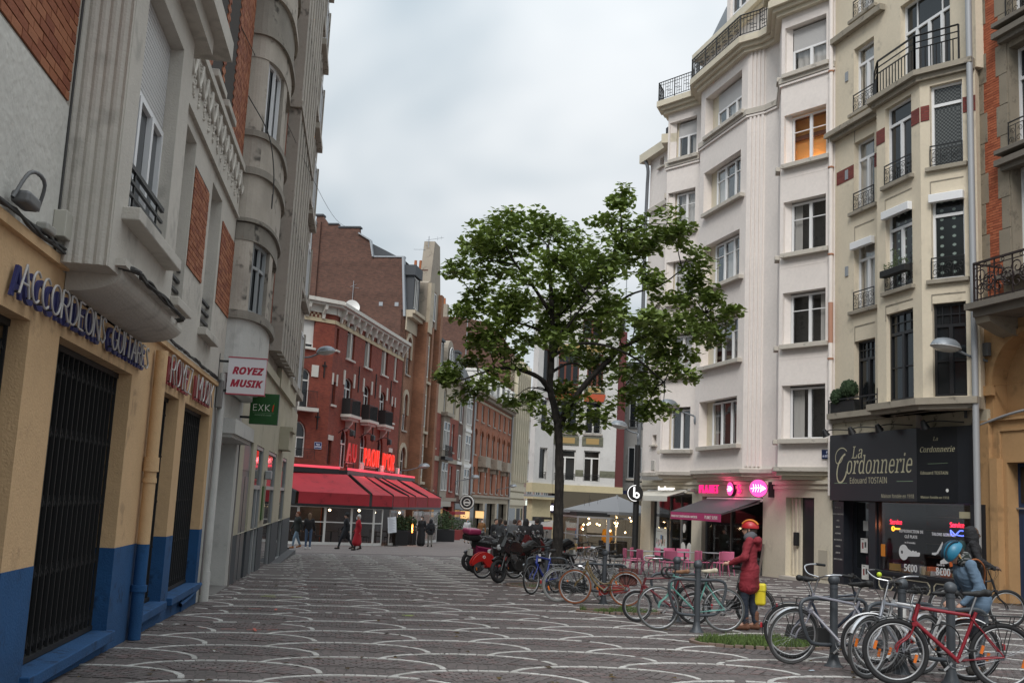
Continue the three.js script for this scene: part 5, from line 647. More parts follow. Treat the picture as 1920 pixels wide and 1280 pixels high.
  planBand(T, 'corbel_soffit', P.slice(0, 9), 2.93, 3.058, .02, .5, creamW); planBand(T, 'corbel_soffit', P.slice(0, 9), 2.8, 2.93, -.14, .5, creamW);
  planBand(T, 'band_course', P.slice(7), 15.4, 15.62, .1, .3, sillS); planBand(T, 'side_cornice', [P[7], P[8], [12.6, -47.6]], 18.0, 18.42, .3, .4, creamW);
  planBand(T, 'balcony_moulding', P.slice(0, 9), 19.3, 19.45, .2, .5, creamW); planBand(T, 'balcony_moulding', P.slice(0, 9), 19.452, 19.6, .34, .5, creamW); planBand(T, 'balcony_slab', P.slice(0, 9), 19.602, 19.86, .5, 2, creamW);
  planBand(T, 'bay_crown', P.slice(0, 3), 19.862, 20.7, .42, .5, creamW); planBand(T, 'bay_crown', P.slice(0, 3), 20.702, 20.95, .62, .5, creamW);
  { const A = offsetLine(P.slice(0, 9), .42).slice(2); const y0 = 19.86, y1 = 20.75; for (let i = 0; i + 1 < A.length; i++) { const a = V(A[i][0] - 14.5, 0, A[i][1] + 39), b = V(A[i + 1][0] - 14.5, 0, A[i + 1][1] + 39), L = a.distanceTo(b), yy = -T.position.y, R = mb(), at = (t, y) => a.clone().lerp(b, t).setY(y + yy); R.bar(at(0, y1), at(1, y1), .05, .04).bar(at(0, y1 - .14), at(1, y1 - .14), .025).bar(at(0, y0 + .1), at(1, y0 + .1), .03); const n = Math.max(2, Math.round(L / .13)); for (let k = 0; k <= n; k++) R.bar(at(k / n, y0 + (k % 8 === 0 ? 0 : .1)), at(k / n, y1), k % 8 === 0 ? .04 : .018); for (let k = 1; k < n - 2; k += 4) { R.bar(at(k / n, y0 + .25), at((k + 2) / n, y0 + .25), .03, .02).bar(at(k / n, y0 + .38), at((k + 2) / n, y0 + .38), .03, .02).bar(at((k + 1) / n, y1 - .45), at((k + 3) / n, y1 - .45), .03, .02).bar(at((k + 1) / n, y1 - .3), at((k + 3) / n, y1 - .3), .03, .02); } R.build(T, 'balcony_railing', M.iron); } }
  { const att = [[16.2, -32.2], [14.9, -44.6]], F = seg(T, ...att); F.wall('attic_wall', R4(-1.2, F.L, 19.86, 22.6), [R4(1.6, 2.9, 20.0, 22.0), R4(5.6, 8.2, 20.0, 22.0)], .3, pinkW); windowIn(F, 1.6, 2.9, 20.0, 22.0, { cols: 2 }); windowIn(F, 5.6, 8.2, 20.0, 22.0, { cols: 3 }); F.part('attic_cornice', mb().box(-1.4, F.L, 22.6, 22.75, -.3, .2).box(-1.5, F.L, 22.75, 23.1, -.3, .4), creamW); F.part('mansard', mb().extrude([[0, 23.1], [-1.1, 25.6], [-6, 26.5], [-6, 23.1]], F.L + 1, new THREE.Matrix4().makeBasis(V(0, 0, 1), V(0, 1, 0), V(-1, 0, 0)).setPosition(F.L, 0, 0)), M.lead); for (const x of [2.3, 6.2]) { const w = windowIn(F, x, x + 1.5, 23.4, 25.4, { recess: -.1, cols: 2 }); part(w, 'dormer', mb().box(x - .35, x - .01, 23.12, 25.7, -1.4, .25).box(x + 1.51, x + 1.85, 23.12, 25.7, -1.4, .25).box(x - .45, x + 1.95, 25.7, 26.0, -1.6, .35).geo(), pinkW); } F.part('drainpipe', mb().cyl(V(-1.1, 18.3, .25), V(-1.1, 22.6, .25), .08), M.lead); }
  aa.part('drainpipe', mb().cyl(V(-.12, -.6, .12), V(-.12, 15, .12), .09).tube([V(-.12, 15, .12), V(-.05, 16.8, .12), V(.1, 17.6, .18), V(.0, 18, .26)], .085, 16, 8), M.lead);
  e.part('drainpipe', mb().cyl(V(e.L - .1, 2.3, .1), V(e.L - .1, 20.2, .1), .075, .075, 12), pinkW); for (const y of [6.7, 10.2, 13.2, 16.6]) e.part('pipe_bracket', mb().cyl(V(e.L - .1, y, .1), V(e.L - .1, y + .05, .1), .1, .1, 12), std([.36, .16, .09], .8)); e.part('rusty_pipe_length', mb().cyl(V(e.L - .1, 7.25, .1), V(e.L - .1, 8.6, .1), .079, .079, 12), std([.42, .22, .15], .8));
  // body
  { const s = new THREE.Shape([...offsetLine(P, -.75), [22, -47], [22, -32.4]].map(p => new THREE.Vector2(p[0] - 14.5, -(p[1] + 39)))); part(T, 'house_body', boxUV(new THREE.ExtrudeGeometry(s, { depth: 16.5, bevelEnabled: false }).rotateX(-Math.PI / 2).translate(0, 3.3 - T.position.y, 0)), M.black); }
  // ground floor
  const g0 = [15.0, -32.2], g1 = [13.35, -46.5], F = seg(T, g0, g1), X = s => F.L - s;
  F.wall('shopfront_wall', R4(-1.9, F.L, -1.5, 2.9), [R4(X(2.9), X(1.05), -.42, 2.22), R4(X(9.67), X(4.54), -.75, 2.2), R4(X(15.1), X(10.65), -.8, 2.3)], .25, creamW);
  F.part('shopfront_moulding', mb().box(-1.9, F.L, 2.5, 2.62, .002, .05).box(-1.9, F.L, 2.66, 2.78, .002, .1), creamW);
  F.part('entrance_door', mb().box(X(2.25), X(1.05), -.42, 2.22, -.34, -.28), std([.006, .006, .007], .5)); F.part('door_reveal', mb().box(X(2.9), X(2.25), -.42, 2.22, -.36, -.2).box(X(2.75), X(2.68), -.4, 2.2, -.2, -.16).box(X(2.5), X(2.43), -.4, 2.2, -.2, -.16), creamW); F.part('letter_box', mb().rbox(X(2.5), X(2.3), .6, 1.05, -.19, -.06, .02, 1), M.black); F.part('door_step', mb().box(X(2.9), X(.95), -.9, -.43, -.4, .25), sillS); F.part('meter_hatch', mb().box(X(.75), X(.2), -.35, .55, .002, .02), std([.42, .38, .3], .7));
  // sushi shop and bagel shop glazing with dark rooms behind
  for (const [a, b, y0, y1, posts] of [[X(9.67), X(4.54), -.75, 2.2, [.02, .45, .98]], [X(15.1), X(10.65), -.8, 2.3, [.02, .42, .68, .98]]]) {
    const p = F.part('shop_window', mb().box(a, b, y0 + .35, y1, -.2, -.188), M.pane), f = mb(); for (const t of posts) f.box(lerp(a, b, t) - .05, lerp(a, b, t) + .05, y0 + .35, y1, -.23, -.15); f.box(a, b, y0, y0 + .36, -.24, -.14).box(a, b, y1 - .1, y1, -.23, -.15); part(p, 'frame', f.geo(), std([.1, .1, .1], .5));
    F.part('shop_room', mb().box(a - .1, b + .1, y0 - .1, y0, -4, -.5).box(a - .1, b + .1, y0, y1 + .2, -4.1, -4).box(a - .2, a - .1, y0, y1 + .2, -4, -.5).box(b + .1, b + .2, y0, y1 + .2, -4, -.5).box(a - .1, b + .1, y1 + .1, y1 + .2, -4, -.5), std([.06, .05, .05], .9));
    F.part('shop_counter', mb().rbox(lerp(a, b, .35), lerp(a, b, .9), y0, y0 + 1.1, -3.2, -2.5, .03, 1), std([.1, .07, .06], .6)); for (let k = 0; k < 5; k++) F.part('wall_shelf', mb().box(lerp(a, b, .1), lerp(a, b, .9), y0 + .8 + k * .4, y0 + .83 + k * .4, -3.98, -3.7), std([.14, .12, .1], .7));
  }
  { const [g, m] = panel(1.25, .92, .02, canvasTex(256, 190, (c, w, h) => { c.fillStyle = '#dfe9ea'; c.fillRect(0, 0, w, h); c.fillStyle = '#556'; c.font = '14px sans-serif'; c.fillText('recrutement équipier', 16, 32); const cols = ['#8a6a5a', '#b98', '#433', '#c99', '#a54', '#765', '#d8b', '#544']; for (let i = 0; i < 22; i++) { c.fillStyle = cols[i % 8]; c.fillRect(16 + (i * 37) % 220, 92 + (i * 23) % 50, 16, 18 + (i * 7) % 14); } c.fillStyle = '#3a7fb8'; c.fillRect(110, 60, 46, 40); c.fillStyle = '#122'; c.fillRect(150, 66, 30, 70); }), M.whitePaint); const S = F.place(sh(new THREE.Mesh(g, m))); S.name = 'window_poster'; T.add(S); const p = F.at(X(14.2), .3, -.165); S.position.set(p.x - 14.5, p.y - T.position.y, p.z + 39); S.rotation.y = F.theta; }
  for (const [x, y, r] of [[11.2, -.15, .33], [11.85, -.15, .33], [11.75, .85, .15]]) F.part('door_sticker', mb().add(new THREE.CylinderGeometry(r, r, .02, 24).rotateX(Math.PI / 2).scale(.8, 1.25, 1).translate(X(x), y, -.168)), M.whitePaint);
  const pk = new THREE.MeshStandardMaterial({ color: lin(.6, .02, .15), emissive: lin(1, .03, .24), emissiveIntensity: .75 });
  { let x = X(9.85); for (const c of 'PLANET') { const g = textGeo(c, .33, .05, fontR, .006); F.part('sign_letter', mb().add(g.translate(x, 2.34, .04)), pk); x += (g.boundingBox.max.x - g.boundingBox.min.x) * 1 + .085; } x = X(6.4); for (const c of 'SUSHI') { const g = textGeo(c, .33, .05, fontR, .006); F.part('sign_letter', mb().add(g.translate(x, 2.34, .04)), pk); x += g.boundingBox.max.x + .06; }
    const disc = (cx, cy, cz, r, turn, nm) => { const D = mb().add(new THREE.CylinderGeometry(r, r, .16, 28).rotateX(Math.PI / 2)).build(T, nm, M.iron); const p = F.at(cx, cy, cz); D.position.set(p.x - 14.5, p.y - T.position.y, p.z + 39); D.rotation.y = turn; const cap = new THREE.MeshStandardMaterial({ color: lin(.6, .05, .2), emissive: lin(1, .1, .42), emissiveIntensity: .8 }), wt = new THREE.MeshStandardMaterial({ color: 0xffffff, emissive: lin(1, .8, .9), emissiveIntensity: 1.1 }); for (const s of [1, -1]) { part(D, 'lit_face', boxUV(new THREE.CylinderGeometry(r * .94, r * .94, .02, 28).rotateX(Math.PI / 2).translate(0, 0, s * .09)), cap); const f = mb(); f.tube([V(-r * .8, -r * .05, s * .105), V(0, r * .05, s * .105), V(r * .4, 0, s * .105)], r * .05, 10, 5); for (let i = 0; i < 4; i++) f.tube([V(-r * .55 + i * r * .26, r * .42, s * .105), V(-r * .48 + i * r * .26, 0, s * .105), V(-r * .58 + i * r * .26, -r * .4, s * .105)], r * .035, 8, 4); f.extrude([[r * .3, -r * .3], [r * .8, 0], [r * .4, r * .32]], .01, new THREE.Matrix4().makeTranslation(0, 0, s * .1 - .005)); part(D, 'fish_bone_emblem', f.geo(), wt); } return D; };
    disc(X(6.88), 2.5, .06, .27, F.theta, 'round_emblem'); disc(X(3.95), 2.5, .5, .33, F.theta + 1.05, 'projecting_round_sign'); F.part('sign_bracket', mb().box(X(3.8), X(3.7), 2.2, 2.75, .002, .2), M.iron);
    const l = new THREE.PointLight(lin(1, .08, .3), .9, 0, 2); l.position.copy(F.at(X(6.5), 2.45, .55)); l.castShadow = true; l.shadow.radius = 10; scene.add(l); const l2 = new THREE.PointLight(lin(1, .1, .35), .4, 0, 2); l2.position.copy(F.at(X(3.4), 2.5, .75)); l2.castShadow = true; l2.shadow.radius = 8; scene.add(l2); }
  { const wl = new THREE.MeshStandardMaterial({ color: 0xffffff, emissive: lin(1, .98, .93), emissiveIntensity: .85 }); const g = textGeo('bagelcorner', .24, .05); g.scale(1.75 / g.boundingBox.max.x, 1, 1).translate(X(14.1), 2.36, .06); F.part('bagel_lettering', mb().add(g), wl); }
  F.part('cctv_camera', mb().rbox(X(10.4), X(10.15), 2.38, 2.48, .1, .35, .03, 1).box(X(10.2), X(10.12), 2.3, 2.42, .002, .12), std([.4, .39, .36], .5)); F.part('utility_box', mb().rbox(.35, .75, 3.3, 3.75, .3, .5, .02, 1), std([.5, .49, .45], .6)); F.part('leaning_board', mb().bar(V(X(4.2), -.75, .35), V(X(4.35), .55, .06), .12, .02), std([.16, .13, .11], .7));
  // awnings (fixed cloth, with arms)
  const awn = (name, label, s0, s1, y0, y1, out, val, cloth, valM, text) => { const A = thing(name, label, 'awning', [0, 0, 0]); const c = F.at((X(s0) + X(s1)) / 2, y0, 0); A.position.copy(c); A.rotation.y = F.theta; const w = (s0 - s1) / 2; mb().extrude([[0, 0], [out, y1 - y0], [out, y1 - y0 + .03], [0, .04]], w * 2, new THREE.Matrix4().makeBasis(V(0, 0, 1), V(0, 1, 0), V(-1, 0, 0)).setPosition(w, 0, .05)).build(A, 'cloth', cloth); const v = mb().box(-w, w, y1 - y0 - val, y1 - y0 + .01, out + .04, out + .06).build(A, 'valance', valM); for (const [str, x, size] of text) { const g = textGeo(str, size, .006, fontR); part(v, 'valance_lettering', boxUV(g.translate(x, y1 - y0 - val * .7, out + .061)), M.whitePaint); } mb().cyl(V(-w, .0, .06), V(w, .0, .06), .07).build(A, 'roller', M.whitePaint); mb().bar(V(-w + .1, -.1, .1), V(-w + .1, y1 - y0, out), .05).build(A, 'arm', M.greyFrame); mb().bar(V(w - .1, -.1, .1), V(w - .1, y1 - y0, out), .05).build(A, 'arm', M.greyFrame); return A; };
  awn('shop_awning', 'dark grey awning with pink lettered valance over the pink lit shop', 9.0, 4.55, 2.1, 1.52, 1.6, .27, std([.062, .058, .062], .8), std([.4, .035, .13], .75), [['SUSHIS PLATS CHAUDS MAISON A EMPORTER', -2.15, .085], ['PLANET SUSHI', .9, .12]]);
  const ba = awn('shop_awning', 'small cream white awning over the shop with the round black sign', 15.3, 11.2, 2.4, 2.14, .85, .2, std([.6, .57, .5], .75), std([.58, .56, .5], .75), []); for (let i = 0; i < 3; i++) mb().box(-1.85 + i * .1, -1.81 + i * .1, -.45, -.26, .912, .916).build(ba, 'dark_stripe', M.black);
}
{ // round black sign and its post
  const T = thing('round_letter_sign', 'round black sign with a white letter on a dark post', 'sign', [12.15, GY(12.15, -46), -46], .05); const y = -T.position.y;
  mb().cyl(V(.12, 0, -.1), V(.12, 4.4 + y, -.1), .14, .12, 14).build(T, 'post', M.black); mb().cyl(V(0, 2.25 + y, -.02), V(0, 2.25 + y, .12), .37, .37, 28).build(T, 'disc', M.black);
  const wl = new THREE.MeshStandardMaterial({ color: 0xffffff, emissive: lin(1, 1, 1), emissiveIntensity: .6 }); mb().box(-.09, -.02, 2.08 + y, 2.52 + y, .12, .15).torus(V(.07, 2.16 + y, .135), .1, .035, 'z', 6, 20).build(T, 'letter', wl); mb().torus(V(0, 2.25 + y, .12), .34, .014, 'z', 5, 24, 3.4, 1.5).build(T, 'ring', wl);
}
// ------------------------------------------------------------------ cream house with the black cobbler's front
{
  const T = thing('cobbler_house', 'narrow cream house with brick bands and canted bay above a black shopfront', 'building', [15.6, GY(15.6, -29), -29]);
  const cream = plaster([.64, .56, .43], { seed: 81, patch: .08, grime: .2 }), mould = plaster([.3, .265, .21], { seed: 82, grime: .5, patch: .25, m: 2 }), bandB = brickPair([.2, .045, .035], [.15, .03, .026], [.1, .05, .04], 8);
  const a = -7 * D2R, d = [Math.sin(a), -Math.cos(a)], at = s => [15.1 - s * -d[0] * -1 * -1, 0];
  const on = (s, out = 0) => [15.1 + s * d[0] - out * Math.cos(a), -32.2 + s * d[1] - out * Math.sin(a)];   // s negative towards the camera
  const Fm = seg(T, on(-6.95), on(0)), X = s => -s;      // x runs towards the camera
  const lv = [[4.9, 7.14], [8.12, 10.34], [11.38, 13.71], [14.72, 16.95], [18.0, 20.2]];
  Fm.wall('wall', R4(0, 2.85, 3.6, 22), lv.map(([y0, y1]) => R4(1.1, 2.22, y0, y1)), .35, cream); Fm.wall('wall', R4(2.852, 6.95, 14.0, 22), [R4(3.6, 5.9, 14.4, 17.3), R4(3.6, 5.9, 18.3, 20.5)], .35, cream);
  windowIn(Fm, 3.6, 5.9, 14.4, 17.3, { cols: 4, transom: .68, vglaze: [.25, .75], recess: .22 }); windowIn(Fm, 3.6, 5.9, 18.3, 20.5, { cols: 4, recess: .22 });
  const blk = std([.016, .016, .018], .4);
  lv.forEach(([y0, y1], i) => windowIn(Fm, 1.1, 2.22, y0, y1, { cols: 2, transom: .74, recess: .22, frame: i ? M.upvc : blk, vglaze: i ? [] : [.2, .4, .6, .8], glaze: i ? [] : [.87], curtain: i ? [[0, 0], [.05, .95], [.02, .5], [.1, .9], [.05, .5]][i] : 0, sill: i > 0, sillMat: mould, rail: i ? .62 : 0, railZ: .03, box: i === 1, sillEx: .2 }));
  for (let i = 1; i < 4; i++) Fm.part('recessed_panel_rim', mb().box(1.15, 2.2, lv[i][0] - .52, lv[i][0] - .49, .002, .014).box(1.13, 1.16, lv[i][0] - 1.0, lv[i][0] - .5, .002, .014), mould); for (const y of [9.35, 12.6, 16.0]) Fm.part('air_vent', mb().box(.62, .78, y, y + .32, .002, .03), M.zinc);
  Fm.part('brick_band', mb().box(.1, 1.09, 12.55, 13.0, .002, .012), bandB); Fm.part('brick_band', mb().box(2.23, 2.84, 12.55, 13.0, .002, .012), bandB);
  Fm.part('cornice', mb().box(-.15, 2.84, 14.1, 14.24, .002, .2).box(-.2, 2.84, 14.24, 14.4, .002, .32), mould); Fm.part('cornice', mb().box(-.1, 2.84, 17.55, 17.75, .002, .2), mould);
  // canted bay
  const b0 = on(-2.85), b1 = [14.78, -28.7], b2 = [14.98, -26.55], b3 = [15.93, -25.35], bp = [b3, b2, b1, b0];
  const Bl = seg(T, b1, b0), Bf = seg(T, b2, b1), Br = seg(T, b3, b2), rows = [[4.95, 7.5], [8.15, 10.55], [11.35, 13.75]];
  Bl.wall('bay_wall', R4(0, Bl.L - .01, 4.6, 13.93), [], .3, cream);
  Bf.wall('bay_wall', R4(0, Bf.L, 4.6, 13.93), rows.map(([y0, y1]) => R4(.45, 1.75, y0, y1)), .3, cream); Br.wall('bay_wall', R4(0, Br.L, 4.6, 13.93), rows.map(([y0, y1]) => R4(.28, 1.18, y0, y1)), .3, cream);
  const dots = new THREE.MeshStandardMaterial({ map: tex(128, 1, (u, v) => { const q = Math.hypot((u * 3 % 1) - .5, (v * 4 % 1) - .5) < .16; return q ? [.5, .55, .52] : [.12, .13, .13]; }), roughness: .15 }), lace = new THREE.MeshStandardMaterial({ map: tex(128, 1, (u, v) => { const q = .28 + .14 * Math.sin(u * 60) * Math.sin(v * 60); return [q, q * 1.02, q]; }), roughness: .15 });
  rows.forEach(([y0, y1], i) => { const o = { transom: .76, recess: .18, frame: i ? M.upvc : blk, sill: i > 0, sillMat: mould, sillEx: .12, vglaze: i ? [] : [.25, .5, .75], glaze: i ? [] : [.88, .38], rail: i ? .62 : 0, railZ: .04, box: i === 1, glass: i === 1 ? dots : M.glass }; windowIn(Bf, .45, 1.75, y0, y1, { ...o, cols: 2 }); windowIn(Br, .28, 1.18, y0, y1, { ...o, cols: i ? 1 : 2, glass: i === 2 ? lace : o.glass }); for (const [F, x0, x1] of [[Bf, .45, 1.75], [Br, .28, 1.18]]) if (i) F.part('recessed_panel_rim', mb().box(x0, x1, y0 - .42, y0 - .39, .002, .014).box(x0 - .02, x0 + .01, y0 - .85, y0 - .4, .002, .014), mould); });
  Bf.part('brick_band', mb().box(.02, .44, 12.75, 13.2, .002, .012), bandB); Bf.part('brick_band', mb().box(1.76, Bf.L - .02, 12.75, 13.2, .002, .012), bandB); Br.part('brick_band', mb().box(.02, .27, 12.75, 13.2, .002, .012), bandB); Br.part('brick_band', mb().box(1.19, Br.L, 12.75, 13.2, .002, .012), bandB); Bl.part('brick_band', mb().box(.1, Bl.L, 12.75, 13.2, .002, .012), bandB);
  planBand(T, 'balcony_slab', bp, 13.93, 14.08, .14, 1.2, mould); planBand(T, 'balcony_slab', bp, 14.082, 14.24, .26, 1.2, mould);
  { const O = offsetLine(bp, .2), mix = (p, q, t) => [lerp(p[0], q[0], t), lerp(p[1], q[1], t)], A = [mix(O[0], O[1], .22), O[1], mix(O[1], O[2], .8), mix(O[2], O[3], .5)]; const yy = -T.position.y; for (let i = 0; i < 3; i++) { const p = V(A[i][0] - 15.6, 0, A[i][1] + 29), q = V(A[i + 1][0] - 15.6, 0, A[i + 1][1] + 29), L = p.distanceTo(q), R = mb(), pt = (t, y) => p.clone().lerp(q, t).setY(y + yy); R.bar(pt(0, 15.27), pt(1, 15.27), .045).bar(pt(0, 15.07), pt(1, 15.07), .03).bar(pt(0, 14.88), pt(1, 14.88), .03); const n = Math.round(L / .16); for (let k = 0; k <= n; k++) R.bar(pt(k / n, 14.24), pt(k / n, k === 0 || k === n ? 15.27 : 14.88), k === 0 || k === n ? .04 : .024); R.build(T, 'balcony_railing', M.iron); } }
  { const fl = thing('window_box', 'dark flower box with straggly plants on the dotted curtain window', 'flower box', [0, 0, 0]); const p = Bf.at(1.1, 8.75, .12); fl.position.copy(p); fl.rotation.y = Bf.theta; mb().rbox(-.62, .62, -.2, 0, -.1, .12, .02, 1).build(fl, 'trough', M.black); const pl = mb(), r = rng(12); for (let i = 0; i < 60; i++) { const x = (r() - .5) * 1.15, h = .08 + r() * (Math.abs(x) < .15 ? .5 : .16); pl.cyl(V(x, -.02, 0), V(x + (r() - .5) * .1, h, (r() - .5) * .12), .004, .003, 4).sphere(V(x + (r() - .5) * .1, h, (r() - .5) * .12), .02, 5, 4); } pl.build(fl, 'plants', std([.07, .1, .04], .9), 'stuff'); }
  // first floor ledge, planter rail, peeling fascia
  const lp = [on(-7.0), b3, b2, b1, b0, on(.0)]; planBand(T, 'ledge', [b3, b2, b1, b0, on(0)], 4.72, 4.9, .3, .4, mould); planBand(T, 'ledge', [b3, b2, b1, b0, on(0)], 4.6, 4.72, .18, .4, mould);
  Fm.part('fascia_wall', mb().box(0, 4.3, 3.6, 4.6, -.3, .1).box(4.3, 6.9, 3.6, 4.6, -.4, -.15), plaster([.44, .39, .29], { seed: 83, grime: .8, patch: .3, m: 1.6 })); Fm.part('drainpipe', mb().cyl(V(6.92, -.4, .2), V(6.92, 18, .2), .085, .085, 14), M.zincPipe);
  Fm.part('balcony_rail', mb().box(.05, 2.75, 5.3, 5.34, .25, .28).box(.05, .09, 4.9, 5.3, .25, .28).box(2.7, 2.75, 4.9, 5.5, .25, .28).box(2.0, 2.75, 5.15, 5.18, .25, .28).box(2.0, 2.75, 5.02, 5.05, .25, .28), M.iron);
  { const B = thing('box_topiary', 'pair of round clipped box balls in a dark trough on the ledge', 'plant', [0, 0, 0]); const p = Fm.at(.75, 4.9, .14); B.position.copy(p); B.rotation.y = Fm.theta; mb().rbox(-.65, .7, 0, .38, -.12, .1, .02, 1).build(B, 'trough', M.black); const r = rng(31); for (const [x, y, R] of [[-.3, .52, .26], [.3, .75, .27]]) { const l = mb(); for (let i = 0; i < 420; i++) { const u = r() * 2 - 1, t = r() * 6.283, q = Math.sqrt(1 - u * u), rr = R * (.88 + r() * .16); const c = V(x + q * Math.cos(t) * rr, y + u * rr, q * Math.sin(t) * rr); l.add(new THREE.TetrahedronGeometry(.035 + r() * .02).rotateX(r() * 3).rotateY(r() * 3).scale(1, 1, .4).translate(c.x, c.y, c.z)); } l.sphere(V(x, y, 0), R * .88, 12, 10).build(B, 'clipped_ball', std([.025, .05, .018], .9)); } mb().cyl(V(.3, .35, 0), V(.3, .55, 0), .025).build(B, 'stem', M.iron); }
  // shop: black fascia board in three flat faces
  const sp = [[16.0, -25.7], [15.86, -26.3], [15.42, -27.6], [14.9, -32.0]], black = std([.013, .015, .02], .35);
  const board = (F, w, h, draw, name, pxw) => { const [g, m] = panel(w, h, .12, canvasTex(pxw, Math.round(pxw * h / w), draw), black, { roughness: .35 }); const b = sh(new THREE.Mesh(g, m)); b.name = name; T.add(b); const p = F.at(w / 2, 3.17, 0); b.position.set(p.x - 15.6, p.y - T.position.y, p.z + 29); b.rotation.y = F.theta; return b; };
  const S1 = seg(T, sp[2], sp[3]), S2 = seg(T, sp[1], sp[2]), S3 = seg(T, sp[0], sp[1]);
  const swash = (c, x, y, k) => { c.lineWidth = 7 * k; c.beginPath(); c.moveTo(x + 120 * k, y - 60 * k); c.bezierCurveTo(x + 60 * k, y - 120 * k, x - 60 * k, y - 70 * k, x - 30 * k, y + 10 * k); c.bezierCurveTo(x - 20 * k, y + 50 * k, x + 60 * k, y + 30 * k, x + 70 * k, y - 30 * k); c.stroke(); c.lineWidth = 15 * k; c.beginPath(); c.moveTo(x + 100 * k, y - 40 * k); c.bezierCurveTo(x - 40 * k, y + 10 * k, x - 40 * k, y + 190 * k, x + 40 * k, y + 175 * k); c.bezierCurveTo(x + 80 * k, y + 165 * k, x + 110 * k, y + 120 * k, x + 115 * k, y + 90 * k); c.stroke(); };
  const gold = '#b9b394';
  board(S1, S1.L, 2.05, (c, w, h) => { c.fillStyle = '#1b1d22'; c.fillRect(0, 0, w, h); c.fillStyle = gold; c.strokeStyle = gold; c.font = 'italic 118px serif'; c.fillText('La', w * .27, h * .37); swash(c, w * .105, h * .38, .95); c.font = 'italic 172px serif'; c.fillText('ordonnerie', w * .2, h * .6, w * .75); c.font = '56px sans-serif'; c.fillText('Edouard TOSTAIN', w * .25, h * .745, w * .5); c.strokeStyle = '#7d9474'; c.lineWidth = 4; c.beginPath(); c.moveTo(w * .06, h * .74); c.lineTo(w * .22, h * .74); c.moveTo(w * .79, h * .72); c.lineTo(w * .96, h * .72); c.stroke(); c.font = '34px sans-serif'; c.fillText('Maison fondée en 1918', w * .62, h * .95, w * .35); }, 'fascia_board', 1024);
  board(S2, S2.L, 2.05, (c, w, h) => { c.fillStyle = '#1b1d22'; c.fillRect(0, 0, w, h); c.fillStyle = gold; c.strokeStyle = gold; c.font = 'italic 56px serif'; c.fillText('La', w * .4, h * .18); c.font = 'italic 74px serif'; c.fillText('Cordonnerie', w * .06, h * .33, w * .9); c.font = '44px sans-serif'; c.fillText('Edouard TOSTAIN', w * .08, h * .63, w * .84); c.strokeStyle = '#7d9474'; c.lineWidth = 3; c.beginPath(); c.moveTo(w * .27, h * .49); c.lineTo(w * .76, h * .48); c.stroke(); c.beginPath(); c.arc(w * .74, h * .84, 18, 0, 7); c.fillStyle = '#d8d8d4'; c.fill(); c.fillStyle = gold; c.font = '34px sans-serif'; c.fillText('Maison fondée en 1918', w * .08, h * .95, w * .86); }, 'fascia_board', 512);
  S3.part('fascia_board', mb().box(0, S3.L, 2.145, 4.195, -.06, .06), black);
  for (const [F, x] of [[S1, .35], [S1, 1.8], [S1, 3.2], [S2, .6]]) { F.part('spot_lamp', mb().tube([V(x + .9, 4.3, -.05), V(x + .2, 4.33, .35), V(x, 4.28, .42)], .018, 8, 5).add(new THREE.CylinderGeometry(.06, .13, .22, 12).rotateX(.5).translate(x, 4.24, .45)), M.iron); }
  // shopfront under the board
  const G = seg(T, [15.9, -25.45], [15.05, -32.2]);
  const L = G.L, wx0 = 2.3, wx1 = L - .35;
  G.part('pilaster', mb().box(0, .62, -.6, 2.12, -.3, .02), black); G.part('pilaster', mb().box(wx1, L, -.6, 2.12, -.3, .02), black); G.part('pilaster', mb().box(1.95, wx0, -.6, 2.12, -.3, .02), black);
  { const st = mb(); const words = ['REPARATION', 'TOUTES CHAUSSURES', 'CLES', 'MINUTE', 'AIGUISAGE', 'MULTISERVICES', 'TAMPONS', 'GRAVURE', 'CARTES DE VISITE']; words.forEach((w, i) => { const g = textGeo(w, .045, .004, fontR); g.translate(.31 - g.boundingBox.max.x / 2, 1.9 - i * .2, .021); st.add(g); }); G.part('price_list_lettering', st, std([.35, .34, .32], .6)); }
  const dr = G.part('shop_door', mb().box(.62, 1.95, -.45, 2.12, -.42, -.38), M.glass); part(dr, 'door_frame', mb().box(.62, .74, -.45, 2.12, -.38, -.32).box(1.83, 1.95, -.45, 2.12, -.38, -.32).box(.74, 1.83, -.45, .1, -.38, -.33).geo(), black); part(dr, 'door_handle', mb().box(1.7, 1.82, .95, 1.0, -.3, -.26).geo(), M.chrome);
  const paper = (x, y, w, h, draw) => { const [g, m] = panel(w, h, .008, canvasTex(96, Math.round(96 * h / w), draw), M.whitePaint); const b = sh(new THREE.Mesh(g, m)); b.name = 'notice'; dr.add(b); b.position.set(x, y, -.33); }; const notice = (c, w, h) => { c.fillStyle = '#dcdad6'; c.fillRect(0, 0, w, h); c.fillStyle = '#333'; c.fillRect(10, 8, w * .4, 5); c.fillStyle = '#8a3a3a'; c.fillRect(18, 34, 22, 50); c.fillStyle = '#444'; c.fillRect(54, 30, 24, 44); };
  paper(1.2, .8, .36, .44, notice); paper(1.25, 0, .36, .44, notice); paper(1.28, 1.4, .26, .3, (c, w, h) => { c.fillStyle = '#b9b9b6'; c.fillRect(0, 0, w, h); }); paper(1.4, 2.0, .16, .18, (c, w, h) => { c.fillStyle = '#777'; c.fillRect(0, 0, w, h); });
  const win = G.part('shop_window', mb().box(wx0, wx1, .14, 2.12, -.1, -.09), M.pane); part(win, 'frame', mb().box(wx0, wx1, .06, .14, -.3, .05).box(wx0, wx0 + .06, .14, 2.12, -.12, -.05).box(wx1 - .06, wx1, .14, 2.12, -.12, -.05).geo(), black);
